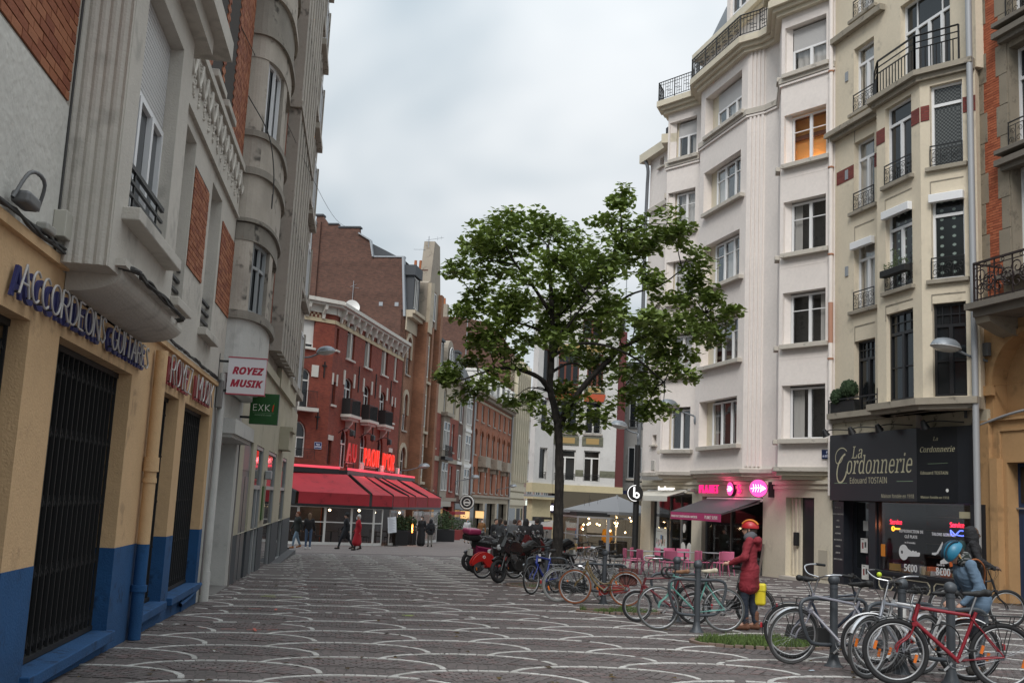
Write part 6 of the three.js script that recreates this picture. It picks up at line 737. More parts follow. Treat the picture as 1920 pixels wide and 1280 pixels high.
  G.part('stall_riser', mb().box(wx0, wx1, -.5, .06, -.2, -.02), black); G.part('base_kerb', mb().box(-.05, L + .05, -.9, -.44, -.3, .12), plaster([.33, .3, .26], { seed: 84, grime: .3, m: 1 }));
  const xs = [[2.4, 3.1], [3.25, 4.75], [4.9, 6.35]]; for (const [x0, x1] of xs) { const c = .1, o = .028, oct = k => [[x0 + c + k, -.4 + k], [x1 - c - k, -.4 + k], [x1 - k, -.4 + c + k], [x1 - k, -.02 - c - k], [x1 - c - k, -.02 - k], [x0 + c + k, -.02 - k], [x0 + k, -.02 - c - k], [x0 + k, -.4 + c + k]]; G.part('riser_panel_rim', mb().extrude(oct(0), .012, new THREE.Matrix4().makeTranslation(0, 0, -.019), 0, [oct(o)]), std([.42, .38, .28], .6)); }
  G.part('shop_room', mb().box(.6, L, 2.13, 2.2, -3, -.3).box(.6, L, -.5, -.42, -3, -.44).box(.6, L, -.5, 2.2, -3.1, -3).box(L, L + .08, -.5, 2.2, -3, -.3).box(.52, .6, -.5, 2.2, -3, -.44), std([.05, .045, .04], .9)); G.part('display_shelf', mb().box(wx0, wx1, .06, .13, -.9, -.31), std([.2, .14, .08], .7));
  { const r = rng(66), cols = [std([.2, .12, .06], .7), std([.3, .25, .16], .7), std([.05, .05, .06], .5), std([.35, .1, .04], .6), std([.3, .3, .28], .5)]; for (let i = 0; i < 26; i++) { const x = lerp(wx0 + .15, wx1 - .2, r()), w = .06 + r() * .12, h = .06 + r() * .2; G.part('shop_goods', mb().rbox(x, x + w, .131, .131 + h, -.75 + r() * .2, -.5 + r() * .2, .015, 1), cols[i % 5]); } for (let k = 0; k < 4; k++) G.part('wall_shelf', mb().box(1, L - .5, .5 + k * .42, .53 + k * .42, -2.98, -2.7), std([.12, .09, .06], .7)); }
  const decal = std([.6, .6, .6], .6), zt = -.085; const txt = (s, x, y, size, f = font) => G.part('window_lettering', mb().add(textGeo(s, size, .004, f).translate(x, y, zt)), decal);
  txt('REPRODUCTION DE', 3.3, 1.28, .085); txt('CLÉ PLATE', 3.55, 1.13, .085); txt('en 20 secondes', 3.55, .98, .05, fontR); txt('5€00', 3.5, .2, .2); txt('TALONS MINUTES', 4.75, 1.25, .085); txt('à partir de', 4.95, .45, .05, fontR); txt('8€00', 4.9, .2, .2);
  { const kb = mb(); const out = []; for (let i = 0; i <= 20; i++) { const t = .5 + i / 20 * 5.28; out.push([3.5 + Math.cos(t) * .22, .72 + Math.sin(t) * .22]); } out.push([3.78, .62], [4.2, .64], [4.24, .7], [4.2, .76], [4.12, .74], [4.06, .79], [4.0, .76], [3.92, .8], [3.86, .76], [3.8, .79]); kb.extrude(out, .004, new THREE.Matrix4().makeTranslation(0, 0, zt), 0, [Array.from({ length: 10 }, (_, i) => [3.42 + Math.cos(i * .628) * .05, .72 + Math.sin(i * .628) * .05])]); G.part('key_decal', kb, decal);
    G.part('shoe_decal', mb().extrude([[4.75, .78], [4.95, .8], [5.1, .98], [5.2, 1.1], [5.22, 1.04], [5.16, .95], [5.17, .74], [5.14, .74], [5.12, .9], [5.02, .78], [4.9, .72], [4.76, .73]], .004, new THREE.Matrix4().makeTranslation(0, 0, zt)), decal); G.part('shoe_decal', mb().extrude([[5.1, .5], [5.35, .52], [5.6, .6], [5.62, .92], [5.5, .86], [5.4, .8], [5.34, .88], [5.24, .64], [5.1, .58]], .004, new THREE.Matrix4().makeTranslation(0, 0, zt)), decal); }
  { const em = (c, k) => new THREE.MeshStandardMaterial({ color: lin(...c), emissive: lin(...c), emissiveIntensity: k }); const red = em([1, .02, .06], 1.3), yel = em([1, .42, .02], 1.4), blu = em([.1, .16, 1], 1.6); const sv = (x) => { const S = G.part('neon_lettering', mb().add(textGeo('Service', .13, .02, fontR).translate(x, 1.5, -.22)), red); return S; }; sv(2.68); sv(5.35); G.part('neon_key', mb().torus(V(2.82, 1.37, -.22), .06, .018, 'z', 6, 16).box(2.88, 3.14, 1.345, 1.395, -.235, -.205), yel); G.part('neon_shoe', mb().tube([V(5.36, 1.42, -.22), V(5.4, 1.28, -.22), V(5.55, 1.3, -.22), V(5.75, 1.42, -.22), V(5.9, 1.4, -.22), V(5.9, 1.3, -.22), V(5.6, 1.3, -.22)], .016, 24, 6).tube([V(5.36, 1.42, -.22), V(5.46, 1.36, -.22), V(5.54, 1.3, -.22)], .014, 8, 6), blu); const l = new THREE.PointLight(lin(1, .3, .12), .5, 0, 2); l.position.copy(G.at(2.9, 1.45, -.35)); l.castShadow = true; scene.add(l); const l2 = new THREE.PointLight(lin(.4, .3, 1), .5, 0, 2); l2.position.copy(G.at(5.6, 1.45, -.35)); l2.castShadow = true; scene.add(l2); }
  G.part('orange_card', mb().box(2.42, 2.62, .55, .9, -.085, -.08), std([.6, .2, .02], .7)); G.part('orange_card', mb().extrude([[5.5, .45], [5.85, .5], [5.8, .8], [5.62, .72], [5.45, .76]], .005, new THREE.Matrix4().makeTranslation(0, 0, -.08)), std([.6, .12, .02], .7)); G.part('card_sign', mb().box(2.45, 3.0, .16, .36, -.35, -.34), std([.3, .2, .05], .7)); G.part('card_sign', mb().box(5.9, 6.7, 1.75, 1.92, -.085, -.08), std([.42, .38, .25], .7));
  { const np = thing('street_nameplate', 'blue enamel street name plate beside the black cobbler fascia', 'sign', [0, 0, 0]); const p = e2().at(1.98, 3.62, .03); np.position.copy(p); np.rotation.y = e2().theta; function e2() { return seg(T, [15.1, -32.2], [13.95, -34.1]); } const [g, m] = panel(.44, .3, .02, canvasTex(128, 88, (c, w, h) => { c.fillStyle = '#15264a'; c.fillRect(0, 0, w, h); c.fillStyle = '#dde'; c.font = 'bold 28px sans-serif'; c.textAlign = 'right'; c.fillText('Place', w - 8, 36); c.fillText('de BÉTHUNE', w - 8, 72, 112); }), M.iron); const b = sh(new THREE.Mesh(g, m)); b.name = 'plate'; np.add(b); }
  Fm.part('house_body', mb().box(0, 6.9, 3.4, 22, -8, -.6).box(0, 6.9, 22, 22.3, -8, .3), M.black);
}
// ------------------------------------------------------------------ ochre and brick house at the right
{
  const T = thing('ochre_brick_house', 'ochre painted house with red brick strip, stone quoins and wrought iron balcony', 'building', [16.9, GY(16.9, -21), -21]);
  const a = -8 * D2R, P = s => [16.4 + s * Math.sin(a), -24 - s * Math.cos(a)]; const F = seg(T, P(-9), P(1.75)), X = s => 1.75 - s;
  const ochre = plaster([.42, .25, .115], { seed: 91, patch: .1, grime: .25 }), stone = plaster([.24, .205, .155], { seed: 92, grime: .35, patch: .16, m: 2 }), mould = plaster([.16, .14, .115], { seed: 93, grime: .5, patch: .2, m: 2 });
  F.wall('ground_wall', R4(0, F.L, -.9, 7.4), [archPts(X(1.3), X(-1.3), 4.35, 5.2, 1.3, 16), R4(X(.86), X(-.9), -.5, 3.2)], .45, ochre);
  F.part('arch_back', mb().box(X(1.35), X(-1.35), 4.3, 6.6, -.5, -.45), ochre); F.part('arch_rim', mb().extrude(archPts(X(1.42), X(-1.42), 5.2, 5.201, 1.42, 18), .06, new THREE.Matrix4(), 0, [archPts(X(1.28), X(-1.28), 5.202, 5.203, 1.28, 18)]), ochre); windowIn(F, X(-.1), X(-1.25), 4.4, 6.1, { recess: .4, cols: 2, frame: std([.2, .2, .2], .5) });
  F.part('impost', mb().box(-.02, X(1.2), 4.95, 5.2, .002, .14), ochre); F.part('string_course', mb().box(X(1.45), F.L, 4.28, 4.35, .002, .08), ochre); F.part('panel_rim', mb().box(X(1.1), F.L, 4.0, 4.06, .002, .04).box(X(1.1), X(1.04), 3.3, 4.0, .002, .04), ochre); F.part('pilaster', mb().box(0, X(1.35), -.6, 4.3, .002, .12), ochre); F.part('pilaster', mb().box(X(1.25), X(.98), -.6, 3.3, .002, .2), ochre);
  const dr = F.part('blue_door', mb().box(X(.86), X(-.9), -.5, 3.2, -.4, -.34), std([.012, .035, .09], .5)); part(dr, 'glazing', mb().box(X(.75), X(-.8), 2.2, 3.1, -.34, -.32).geo(), M.glass); part(dr, 'door_panel', mb().box(X(.7), X(.05), .1, .9, -.34, -.31).box(X(.7), X(.05), 1.0, 1.9, -.34, -.31).geo(), std([.014, .04, .1], .5)); part(dr, 'handrail', mb().box(X(.86), X(-.9), 2.04, 2.08, -.3, -.26).geo(), M.alu);
  F.part('door_step', mb().box(X(.9), X(-.95), -.9, -.3, -.3, .3), M.darkPaint);
  F.wall('upper_wall', R4(0, F.L, 7.402, 22), [R4(X(.44), X(-.9), 8.0, 10.9), R4(X(.44), X(-.9), 11.35, 14.2), R4(X(.44), X(-.9), 14.9, 17.5)], .45, stone);
  for (const [y0, y1] of [[8.0, 10.9], [11.35, 14.2], [14.9, 17.5]]) windowIn(F, X(.44), X(-.9), y0, y1, { recess: .35, cols: 2, transom: .7, rail: y0 > 9 ? .75 : 0, railZ: .08, sill: 1, sillMat: mould, sillOut: .35, sillEx: .25 });
  for (const y of [10.95, 14.5]) F.part('ledge', mb().box(X(.75), F.L, y, y + .16, .002, .3).box(X(.65), F.L, y - .14, y, .002, .18), mould);
  brickFace(F, X(1.38), X(.78), 7.6, 18.5, { seed: 44, stuff: 1, bh: .062, mats: [[.36, .1, .045], [.3, .08, .036], [.4, .12, .055]].map((c, k) => std(c, .85)), mortar: std([.16, .1, .07], .95), z: .006 });
  for (let i = 0; i < 13; i++) { const y = 7.6 + i * .85; F.part('quoin', mb().box(.02, X(1.38) + (i & 1 ? .12 : 0), y, y + .83, .003, .035), stone); F.part('quoin', mb().box(X(.78) - (i & 1 ? .12 : 0), X(.5), y, y + .83, .003, .035), stone); }
  F.part('balcony_slab', mb().box(.75, F.L, 7.06, 7.22, .002, 1.1).box(.9, F.L, 6.86, 7.06, .002, .95), mould); F.part('balcony_bracket', mb().extrude([[0, 6.86], [.9, 6.86], [.85, 6.7], [.25, 6.45], [0, 6.4]], .5, new THREE.Matrix4().makeBasis(V(0, 0, 1), V(0, 1, 0), V(-1, 0, 0)).setPosition(X(.35), 0, .002)), stone);
  { const b = mb(), x0 = 1.0, x1 = F.L - 4, z = .98, y0 = 7.22, y1 = 8.27; b.box(x0, x1, y1 - .05, y1, z - .03, z + .03).box(x0, x1, y1 - .17, y1 - .15, z - .012, z + .012).box(x0, x1, y0 + .05, y0 + .08, z - .015, z + .015).box(x0 - .02, x0 + .02, y0, y1, z - .02, z + .02).box(x0 - .02, x0 + .02, y1 - .05, y1, .02, z); for (let x = x0 + .12; x < x1; x += .62) { scroll(b, x + .15, y0 + .3, z, .2, 1, .018); scroll(b, x + .15, y0 + .66, z, .2, -1, .018); scroll(b, x + .32, y0 + .48, z, .13, 1, .016); b.torus(V(x + .45, y0 + .48, z), .22, .016, 'z', 4, 18).torus(V(x + .45, y0 + .48, z), .1, .018, 'z', 4, 12); for (let k = 0; k < 6; k++) b.sphere(V(x + .45 + Math.cos(k) * .15, y0 + .48 + Math.sin(k) * .15, z), .035, 6, 4); b.box(x - .015, x + .015, y0, y1, z - .015, z + .015).torus(V(x + .3, y1 - .1, z), .045, .012, 'z', 4, 10); } for (let k = 0; k < 4; k++) scroll(b, x0, y0 + .3 + (k & 1) * .4, z, .01, 1, .01); for (let k = 0; k < 3; k++) b.box(x0 - .01, x0 + .01, y0, y1, .2 + k * .28, .22 + k * .28).torus(V(x0, y0 + .5, .3 + k * .28), .13, .015, 'x', 4, 12); F.part('balcony_railing', b, std([.022, .012, .011], .6)); }
  F.part('house_body', mb().box(.1, F.L, -.6, 22, -8, -.8).box(0, F.L, 22, 22.3, -8, .2), M.black); F.part('wall_box', mb().rbox(X(1.5), X(1.3), 6.0, 6.35, .02, .14, .01, 1), std([.12, .12, .12], .6)); F.part('cable', mb().tube([V(.1, 4.2, .1), V(1.2, 4.42, .1), V(2.6, 4.55, .1), V(5, 4.6, .1)], .035, 20, 6), M.zincPipe);
  const dish = thing('flat_antenna', 'small white flat panel box fixed by the grey drainpipe', 'antenna', [0, 0, 0]); dish.position.copy(F.at(-.28, 4.9, .25)); dish.rotation.y = F.theta + .9; mb().rbox(-.17, .17, -.27, .27, -.05, .05, .03, 2).build(dish, 'panel', M.upvc).rotation.z = -.1; mb().box(-.04, .04, -.5, -.1, -.15, -.05).build(dish, 'mount', M.iron);
}
// ------------------------------------------------------------------ lime tree
{
  const BZ = -27, T = thing('lime_tree', 'tall young lime tree with dark trunk and loose leafy crown in the square', 'tree', [5.15, GY(5.15, BZ) , BZ]); const oy = -T.position.y, r = rng(2024);
  const bark = new THREE.MeshStandardMaterial({ map: tex(256, .6, (u, v) => { const f = fbm(u * 24, v * 6, 4, 6), g = fbm(u * 60, v * 60, 2, 60); const k = .55 + sm(clamp((f - .3) / .4)) * .7 + (g - .5) * .3; return [.024, .02, .017].map(c => toS(c * k)); }), bumpMap: tex(256, .6, (u, v) => fbm(u * 24, v * 6, 4, 6), false), bumpScale: .02, roughness: .95 });
  const limb = (pts, r0, r1, seg = 24, rs = 9) => { const c = new THREE.CatmullRomCurve3(pts, false, 'centripetal'), g = new THREE.TubeGeometry(c, seg, 1, rs), p = g.attributes.position, q = V(); for (let i = 0; i <= seg; i++) { const o = c.getPointAt(i / seg), rad = lerp(r0, r1, Math.pow(i / seg, .8)) * (i === 0 ? 1.0 : 1) * (1 + .07 * Math.sin(i * 2.3)); for (let j = 0; j <= rs; j++) { const k = i * (rs + 1) + j; q.fromBufferAttribute(p, k).sub(o).multiplyScalar(rad * (1 + .06 * Math.sin(j * 3 + i))).add(o); p.setXYZ(k, q.x, q.y, q.z); } } g.computeVertexNormals(); return g; };
  const P = (x, y, z = 0) => V(x - 5.15, y + oy, z), trunkPts = [[5.15, -.5], [5.14, .86], [5.12, 2.22], [5.06, 3.32], [4.92, 4.08], [4.78, 4.56], [4.78, 5.26], [4.77, 6.12], [4.71, 6.97], [4.61, 7.84], [4.55, 8.4]].map(p => P(...p));
  const tr = mb().add(limb(trunkPts, .16, .045, 40, 14)).add(limb([P(5.15, -.55), P(5.15, -.2), P(5.15, .3)], .23, .155, 8, 14)); tr.build(T, 'trunk', bark);
  const limbs = [[[[5.02, 3.59, 0], [5.54, 4.54, .1], [6.09, 5.21, .15], [6.67, 5.78, .1], [7.37, 6.19, 0], [8.17, 6.65, -.2], [9.06, 6.93, -.3]], .105, .025], [[[4.79, 4.49, 0], [4.49, 4.79, .2], [3.96, 4.96, .4], [3.38, 4.97, .5], [2.94, 4.83, .5], [2.4, 4.6, .5]], .08, .02], [[[4.8, 5.44, 0], [5.14, 5.64, .4], [5.49, 5.75, .6], [6.21, 5.64, .9], [6.88, 5.3, 1.1], [7.5, 4.8, 1.2]], .055, .018], [[[4.76, 6.4, 0], [5.37, 7.02, -.2], [6.06, 7.95, -.3], [6.62, 8.88, -.3], [6.51, 9.95, -.3]], .07, .014], [[[4.73, 6.54, 0], [4.21, 7.22, .1], [3.6, 7.9, .2], [3.14, 8.7, .2]], .06, .016], [[[4.79, 5.83, 0], [5.6, 6.68, -.4], [6.25, 6.83, -.7], [7.11, 7.45, -.9], [7.99, 7.81, -1], [8.58, 8.3, -1]], .06, .016], [[[4.76, 6.0, 0], [4.3, 6.3, -.7], [3.6, 6.6, -1.3], [2.9, 7.0, -1.5]], .05, .014], [[[4.77, 5.3, 0], [4.9, 5.9, 1.0], [5.2, 6.5, 1.8], [5.6, 7.0, 2.2]], .05, .014], [[[4.78, 5.0, 0], [5.4, 5.4, -1.0], [6.0, 5.5, -1.9], [6.6, 5.3, -2.4]], .05, .014]];
  const curves = []; for (const [pts, a, b] of limbs) { const v = pts.map(p => P(...p)); curves.push(new THREE.CatmullRomCurve3(v, false, 'centripetal')); mb().add(limb(v, a, b, 24, 8)).build(T, 'limb', bark); } curves.push(new THREE.CatmullRomCurve3(trunkPts.slice(5), false, 'centripetal'));
  const blobs = [[3.13,8.73,.79,.71],[3.92,8.87,.86,.64],[2.74,7.97,.6,.54],[3.6,7.9,.86,.64],[4.73,8.55,.64,.57],[5.38,8.51,.54,.5],[2.29,7.55,.4,.26],[2.01,7.45,.2,.13],[3.22,7.0,.83,.64],[2.69,6.39,.46,.47],[4.07,7.21,.71,.71],[3.68,6.32,.64,.46],[4.26,6.15,.43,.36],[5.06,7.58,.79,.71],[5.92,7.94,.64,.57],[5.24,6.58,.74,.6],[6.1,6.93,.64,.64],[6.51,10.04,.19,.26],[6.37,9.64,.34,.2],[6.02,9.28,.36,.23],[6.54,9.0,.57,.37],[7.14,8.93,.64,.54],[7.8,9.28,.6,.43],[8.19,8.87,.51,.34],[7.08,8.3,.57,.46],[6.42,8.27,.46,.4],[7.28,7.87,.4,.31],[8.58,8.3,.46,.47],[9.04,7.75,.47,.33],[9.38,7.48,.4,.24],[8.45,7.26,.51,.31],[7.86,7.18,.34,.2],[9.63,7.05,.26,.16],[9.06,6.86,.6,.4],[8.47,6.35,.69,.47],[9.19,6.29,.37,.31],[7.73,6.44,.63,.54],[6.99,6.54,.64,.6],[8.08,5.45,.63,.54],[7.17,5.42,.71,.6],[8.3,5.4,.36,.36],[7.55,4.65,.45,.4],[6.75,4.75,.55,.42],[7.85,4.3,.14,.18],[7.35,4.15,.24,.2],[5.71,5.75,.6,.46],[4.99,5.85,.43,.37],[6.02,5.03,.54,.43],[5.22,4.42,.43,.46],[5.66,4.12,.31,.34],[4.96,3.7,.23,.2],[6.15,4.05,.26,.26],[5.34,3.61,.17,.2],[2.94,5.63,.46,.37],[2.48,5.08,.47,.31],[2.23,4.51,.47,.31],[2.69,4.26,.54,.26],[3.26,4.88,.37,.26],[3.73,5.36,.37,.29],[3.42,5.81,.36,.26],[4.13,4.35,.34,.16],[3.76,4.19,.2,.13],[4.5,3.95,.14,.17],[4.5,6.8,.6,.5],[4.7,8.0,.5,.4],[5.6,7.3,.5,.5],[6.5,6.0,.5,.4],[7.6,6.0,.5,.4]];
  const leaves = [], tw = mb();
  for (const [bx, by, rx, ry] of blobs) {
    const dep = Math.max(0, 1 - Math.hypot((bx - 5.6) / 4.2, (by - 6.4) / 3.6)), bz = (r() - .5) * (1.2 + dep * 5.2), k = (BZ + bz) / BZ, cx = bx * k, cy = 1.6 + (by - 1.6) * k, c = P(cx, cy, bz), rz = (rx + ry) * .55;
    let best = null, bd = 1e9; for (const cu of curves) for (let i = 0; i <= 12; i++) { const q = cu.getPointAt(i / 12), d = q.distanceTo(c) + Math.max(0, q.y - c.y) * .6; if (d < bd) { bd = d; best = q; } }
    const mid = best.clone().lerp(c, .5).add(V((r() - .5) * .2, .12 + r() * .12, (r() - .5) * .2)); tw.add(limb([best, mid, c], .022, .008, 8, 5));
    const subs = Math.max(3, Math.round(rx * ry * 22)); const tips = []; for (let i = 0; i < subs; i++) { const u = r() * 2 - 1, t = r() * 6.283, q = Math.sqrt(1 - u * u), R = .55 + r() * .45; const e = c.clone().add(V(q * Math.cos(t) * rx * R, u * ry * R, q * Math.sin(t) * rz * R)); tips.push(e); if (i < 5) tw.add(limb([c, c.clone().lerp(e, .5).add(V(0, .06, 0)), e], .008, .004, 4, 4)); }
    const n = Math.round(960 * Math.pow(rx * ry, .78) + 42);
    for (let i = 0; i < n; i++) { const e = tips[Math.floor(r() * tips.length)], s = .09 + .12 * r(); const u = r() * 2 - 1, t = r() * 6.283, q = Math.sqrt(1 - u * u), R = Math.cbrt(r()) * (.22 + .25 * Math.min(rx, ry)); leaves.push([e.x + q * Math.cos(t) * R * 1.25, e.y + u * R * .7 - .03, e.z + q * Math.sin(t) * R * 1.25, s * .86]); }
  }
  tw.build(T, 'twigs', bark, 'stuff');
  // one broad heart-shaped leaf, folded along its midrib and drooping at the tip
  const half = [[0, 0], [.26, -.08], [.46, .12], [.48, .4], [.3, .75], [0, 1.06]], pos = []; const L = ([x, y], s) => [x * s * .92, y * .95, -Math.abs(x) * .22 - y * y * .28]; for (const s of [1, -1]) for (let i = 1; i + 1 < half.length; i++) pos.push(...L(half[0], s), ...L(half[i], s), ...L(half[i + 1], s));
  const lg = new THREE.BufferGeometry(); lg.setAttribute('position', new THREE.Float32BufferAttribute(pos, 3)); lg.setAttribute('uv', new THREE.Float32BufferAttribute(new Float32Array(pos.length / 3 * 2), 2)); lg.computeVertexNormals();
  const lm = new THREE.MeshPhysicalMaterial({ color: 0xffffff, roughness: .5, transmission: .45, thickness: 0, side: THREE.DoubleSide, specularIntensity: .5 });
  const im = sh(new THREE.InstancedMesh(lg, lm, leaves.length)); im.name = 'crown'; im.userData.kind = 'stuff'; const q = new THREE.Quaternion(), q2 = new THREE.Quaternion(), m = new THREE.Matrix4();
  leaves.forEach(([x, y, z, s], i) => { q.setFromAxisAngle(V(0, 1, 0), r() * 6.283); q2.setFromEuler(new THREE.Euler(Math.PI * (.62 + (r() - .5) * .55), 0, (r() - .5) * 1.1)); m.compose(V(x, y, z), q.multiply(q2), V(s, s, s)); im.setMatrixAt(i, m); const t = r(), y2 = r() < .12 ? .03 : 0; im.setColorAt(i, lin(lerp(.12, .25, t) + y2, lerp(.18, .325, t) + y2, lerp(.036, .078, t))); }); T.add(im); console.log('leaves', leaves.length);
}
// ------------------------------------------------------------------ grass in the tree pits
pits.forEach(([px, pz, rx, rz], k) => {
  const r = rng(90 + k), T = thing('tree_pit', ['grass grown pit with stone edge beside the black city bike', 'small worn grass pit under the turquoise racing bike', 'round earth pit at the foot of the lime tree'][k], 'tree pit', [px, GY(px, pz), pz]);
  const disc = new THREE.CircleGeometry(1, 40).rotateX(-Math.PI / 2).scale(rx, 1, rz); const p = disc.attributes.position; for (let i = 0; i < p.count; i++) p.setY(i, GX * p.getX(i) + GZ * p.getZ(i) + .02 - .0 * i); disc.computeVertexNormals(); part(T, 'soil', boxUV(disc), plaster([.07, .055, .04], { seed: 95 + k, patch: .3, m: 1, coarse: 1, bump: .02 }));
  const n = 44, es = mb(); for (let i = 0; i < n; i++) { const a = i / n * Math.PI * 2, x = Math.cos(a) * rx * 1.04, z = Math.sin(a) * rz * 1.04, L = Math.PI * (rx + rz) / n * .48; es.add(new THREE.BoxGeometry(L * 2, .05 + r() * .02, .07).rotateY(-Math.atan2(Math.cos(a) * rz, -Math.sin(a) * rx)).translate(x, GX * x + GZ * z + .012, z)); } es.build(T, 'pit_edging', std([.17, .12, .095], .9), 'stuff');
  const N = [5200, 1500, 500][k], bg = new THREE.BufferGeometry(); bg.setAttribute('position', new THREE.Float32BufferAttribute([-.5, 0, 0, .5, 0, 0, .32, .5, .08, -.5, 0, 0, .32, .5, .08, -.32, .5, .08, -.32, .5, .08, .32, .5, .08, 0, 1, .3], 3)); bg.setAttribute('uv', new THREE.Float32BufferAttribute(new Float32Array(18), 2)); bg.computeVertexNormals();
  const im = sh(new THREE.InstancedMesh(bg, std([1, 1, 1], .8, 0, { side: THREE.DoubleSide }), N)); im.name = 'grass'; im.userData.kind = 'stuff'; const m = new THREE.Matrix4(), q = new THREE.Quaternion(); let c = 0, g = 0; while (c < N && g++ < N * 30) { const a = r() * 6.283, R = Math.sqrt(r()) * .98, x = Math.cos(a) * rx * R, z = Math.sin(a) * rz * R; if (k && fbm(x * 3 + k * 9, z * 3, 3) < (k === 2 ? .56 : .5)) continue; const h = (.035 + r() * .07) * (.6 + fbm(x * 4, z * 4, 2)); m.compose(V(x, GX * x + GZ * z + .018, z), q.setFromEuler(new THREE.Euler((r() - .5) * .8, r() * 6.283, (r() - .5) * .8)), V(.008 + r() * .007, h, .09)); im.setMatrixAt(c, m); const t = r(); im.setColorAt(c, lin(lerp(.04, .1, t), lerp(.075, .15, t), lerp(.015, .03, t))); c++; } im.count = c; T.add(im);
});
// fallen leaves and scraps between the setts
{ const r = rng(321), N = 150, g = new THREE.BufferGeometry(); g.setAttribute('position', new THREE.Float32BufferAttribute([-.5, 0, 0, 0, .25, -.35, .5, 0, 0, -.5, 0, 0, .5, 0, 0, 0, .1, .4], 3)); g.setAttribute('uv', new THREE.Float32BufferAttribute(new Float32Array(12), 2)); g.computeVertexNormals(); const im = sh(new THREE.InstancedMesh(g, std([1, 1, 1], .9, 0, { side: THREE.DoubleSide }), N)); im.name = 'leaf_litter'; im.userData.kind = 'stuff'; const m = new THREE.Matrix4(); for (let i = 0; i < N; i++) { const z = -10 - r() * r() * 24, x = -2.5 + r() * 11; m.compose(V(x, GY(x, z) + .018, z), new THREE.Quaternion().setFromEuler(new THREE.Euler((r() - .5) * .5, r() * 6, 0)), V(.05 + r() * .06, .05, .04 + r() * .05)); im.setMatrixAt(i, m); const t = r(); im.setColorAt(i, t > .92 ? lin(.4, .4, .38) : lin(.045 + t * .06, .03 + t * .035, .015)); } paving.add(im); }
// ------------------------------------------------------------------ wall lamps
function wallLamp(ax, ay, az, hx, hy, hz, label, k = 1) {
  const T = thing('street_lamp', label, 'street lamp', [ax, ay, az], 0, 'grey dome lamps on wall arms'); const d = V(hx - ax, hy - ay, hz - az), f = d.clone().setY(0).normalize();
  mb().tube([V(0, -.25 * k, 0), V(0, -.1 * k, 0).addScaledVector(f, .03), d.clone().multiplyScalar(.35).add(V(0, -.1 * k, 0)), d.clone().multiplyScalar(.78)], .035 * k, 16, 8).sphere(V(0, -.25 * k, 0), .085 * k, 10, 8, [.7, 2.1, .7]).build(T, 'arm', M.lampGrey);
  const H = mb().lathe([[0, .24], [.12, .235], [.22, .2], [.3, .13], [.345, .03], [.35, 0], [.33, 0], [.28, .1], [.1, .2], [0, .21]].map(p => [p[0] * k, p[1] * k]), 22).build(T, 'shade', M.lampGrey); H.position.copy(d); H.scale.set(1.15, 1, .9); H.rotation.set(0, Math.atan2(-f.z, f.x), .12);
  part(H, 'diffuser', boxUV(new THREE.SphereGeometry(.315 * k, 20, 8, 0, Math.PI * 2, Math.PI / 2, Math.PI / 2).scale(1, .42, 1)), std([.5, .5, .47], .35)); part(H, 'rim', mb().torus(V(0, .0, 0), .335 * k, .02 * k, 'y', 6, 24).geo(), std([.45, .46, .46], .4));
}
wallLamp(-2.72, 7.2, -44.3, -1.75, 7.4, -44.1, 'grey dome lamp on the corner of the fluted block');
wallLamp(16.3, 5.95, -25.45, 15.1, 6.2, -25.6, 'grey dome lamp by the drainpipe of the ochre house');
wallLamp(13.35, 5.5, -41.3, 12.2, 5.78, -41.2, 'grey dome lamp on the pale block above the awnings');
wallLamp(12.27, 5.0, -46.1, 11.35, 5.2, -46, 'grey dome lamp on the dark post with the round sign');
for (const [s, y, l] of [[17.2, 3.9, 'grey dome lamp beside the end of the red awning'], [37.8, 3.7, 'grey dome lamp on the narrow white bay house'], [62, 3.4, 'grey dome lamp on the long orange brick block']]) { const [ax, az] = on17(s, .1), [hx, hz] = on17(s, 1.9); wallLamp(ax, y - .3, az, hx, y, hz, l, 1.1); }
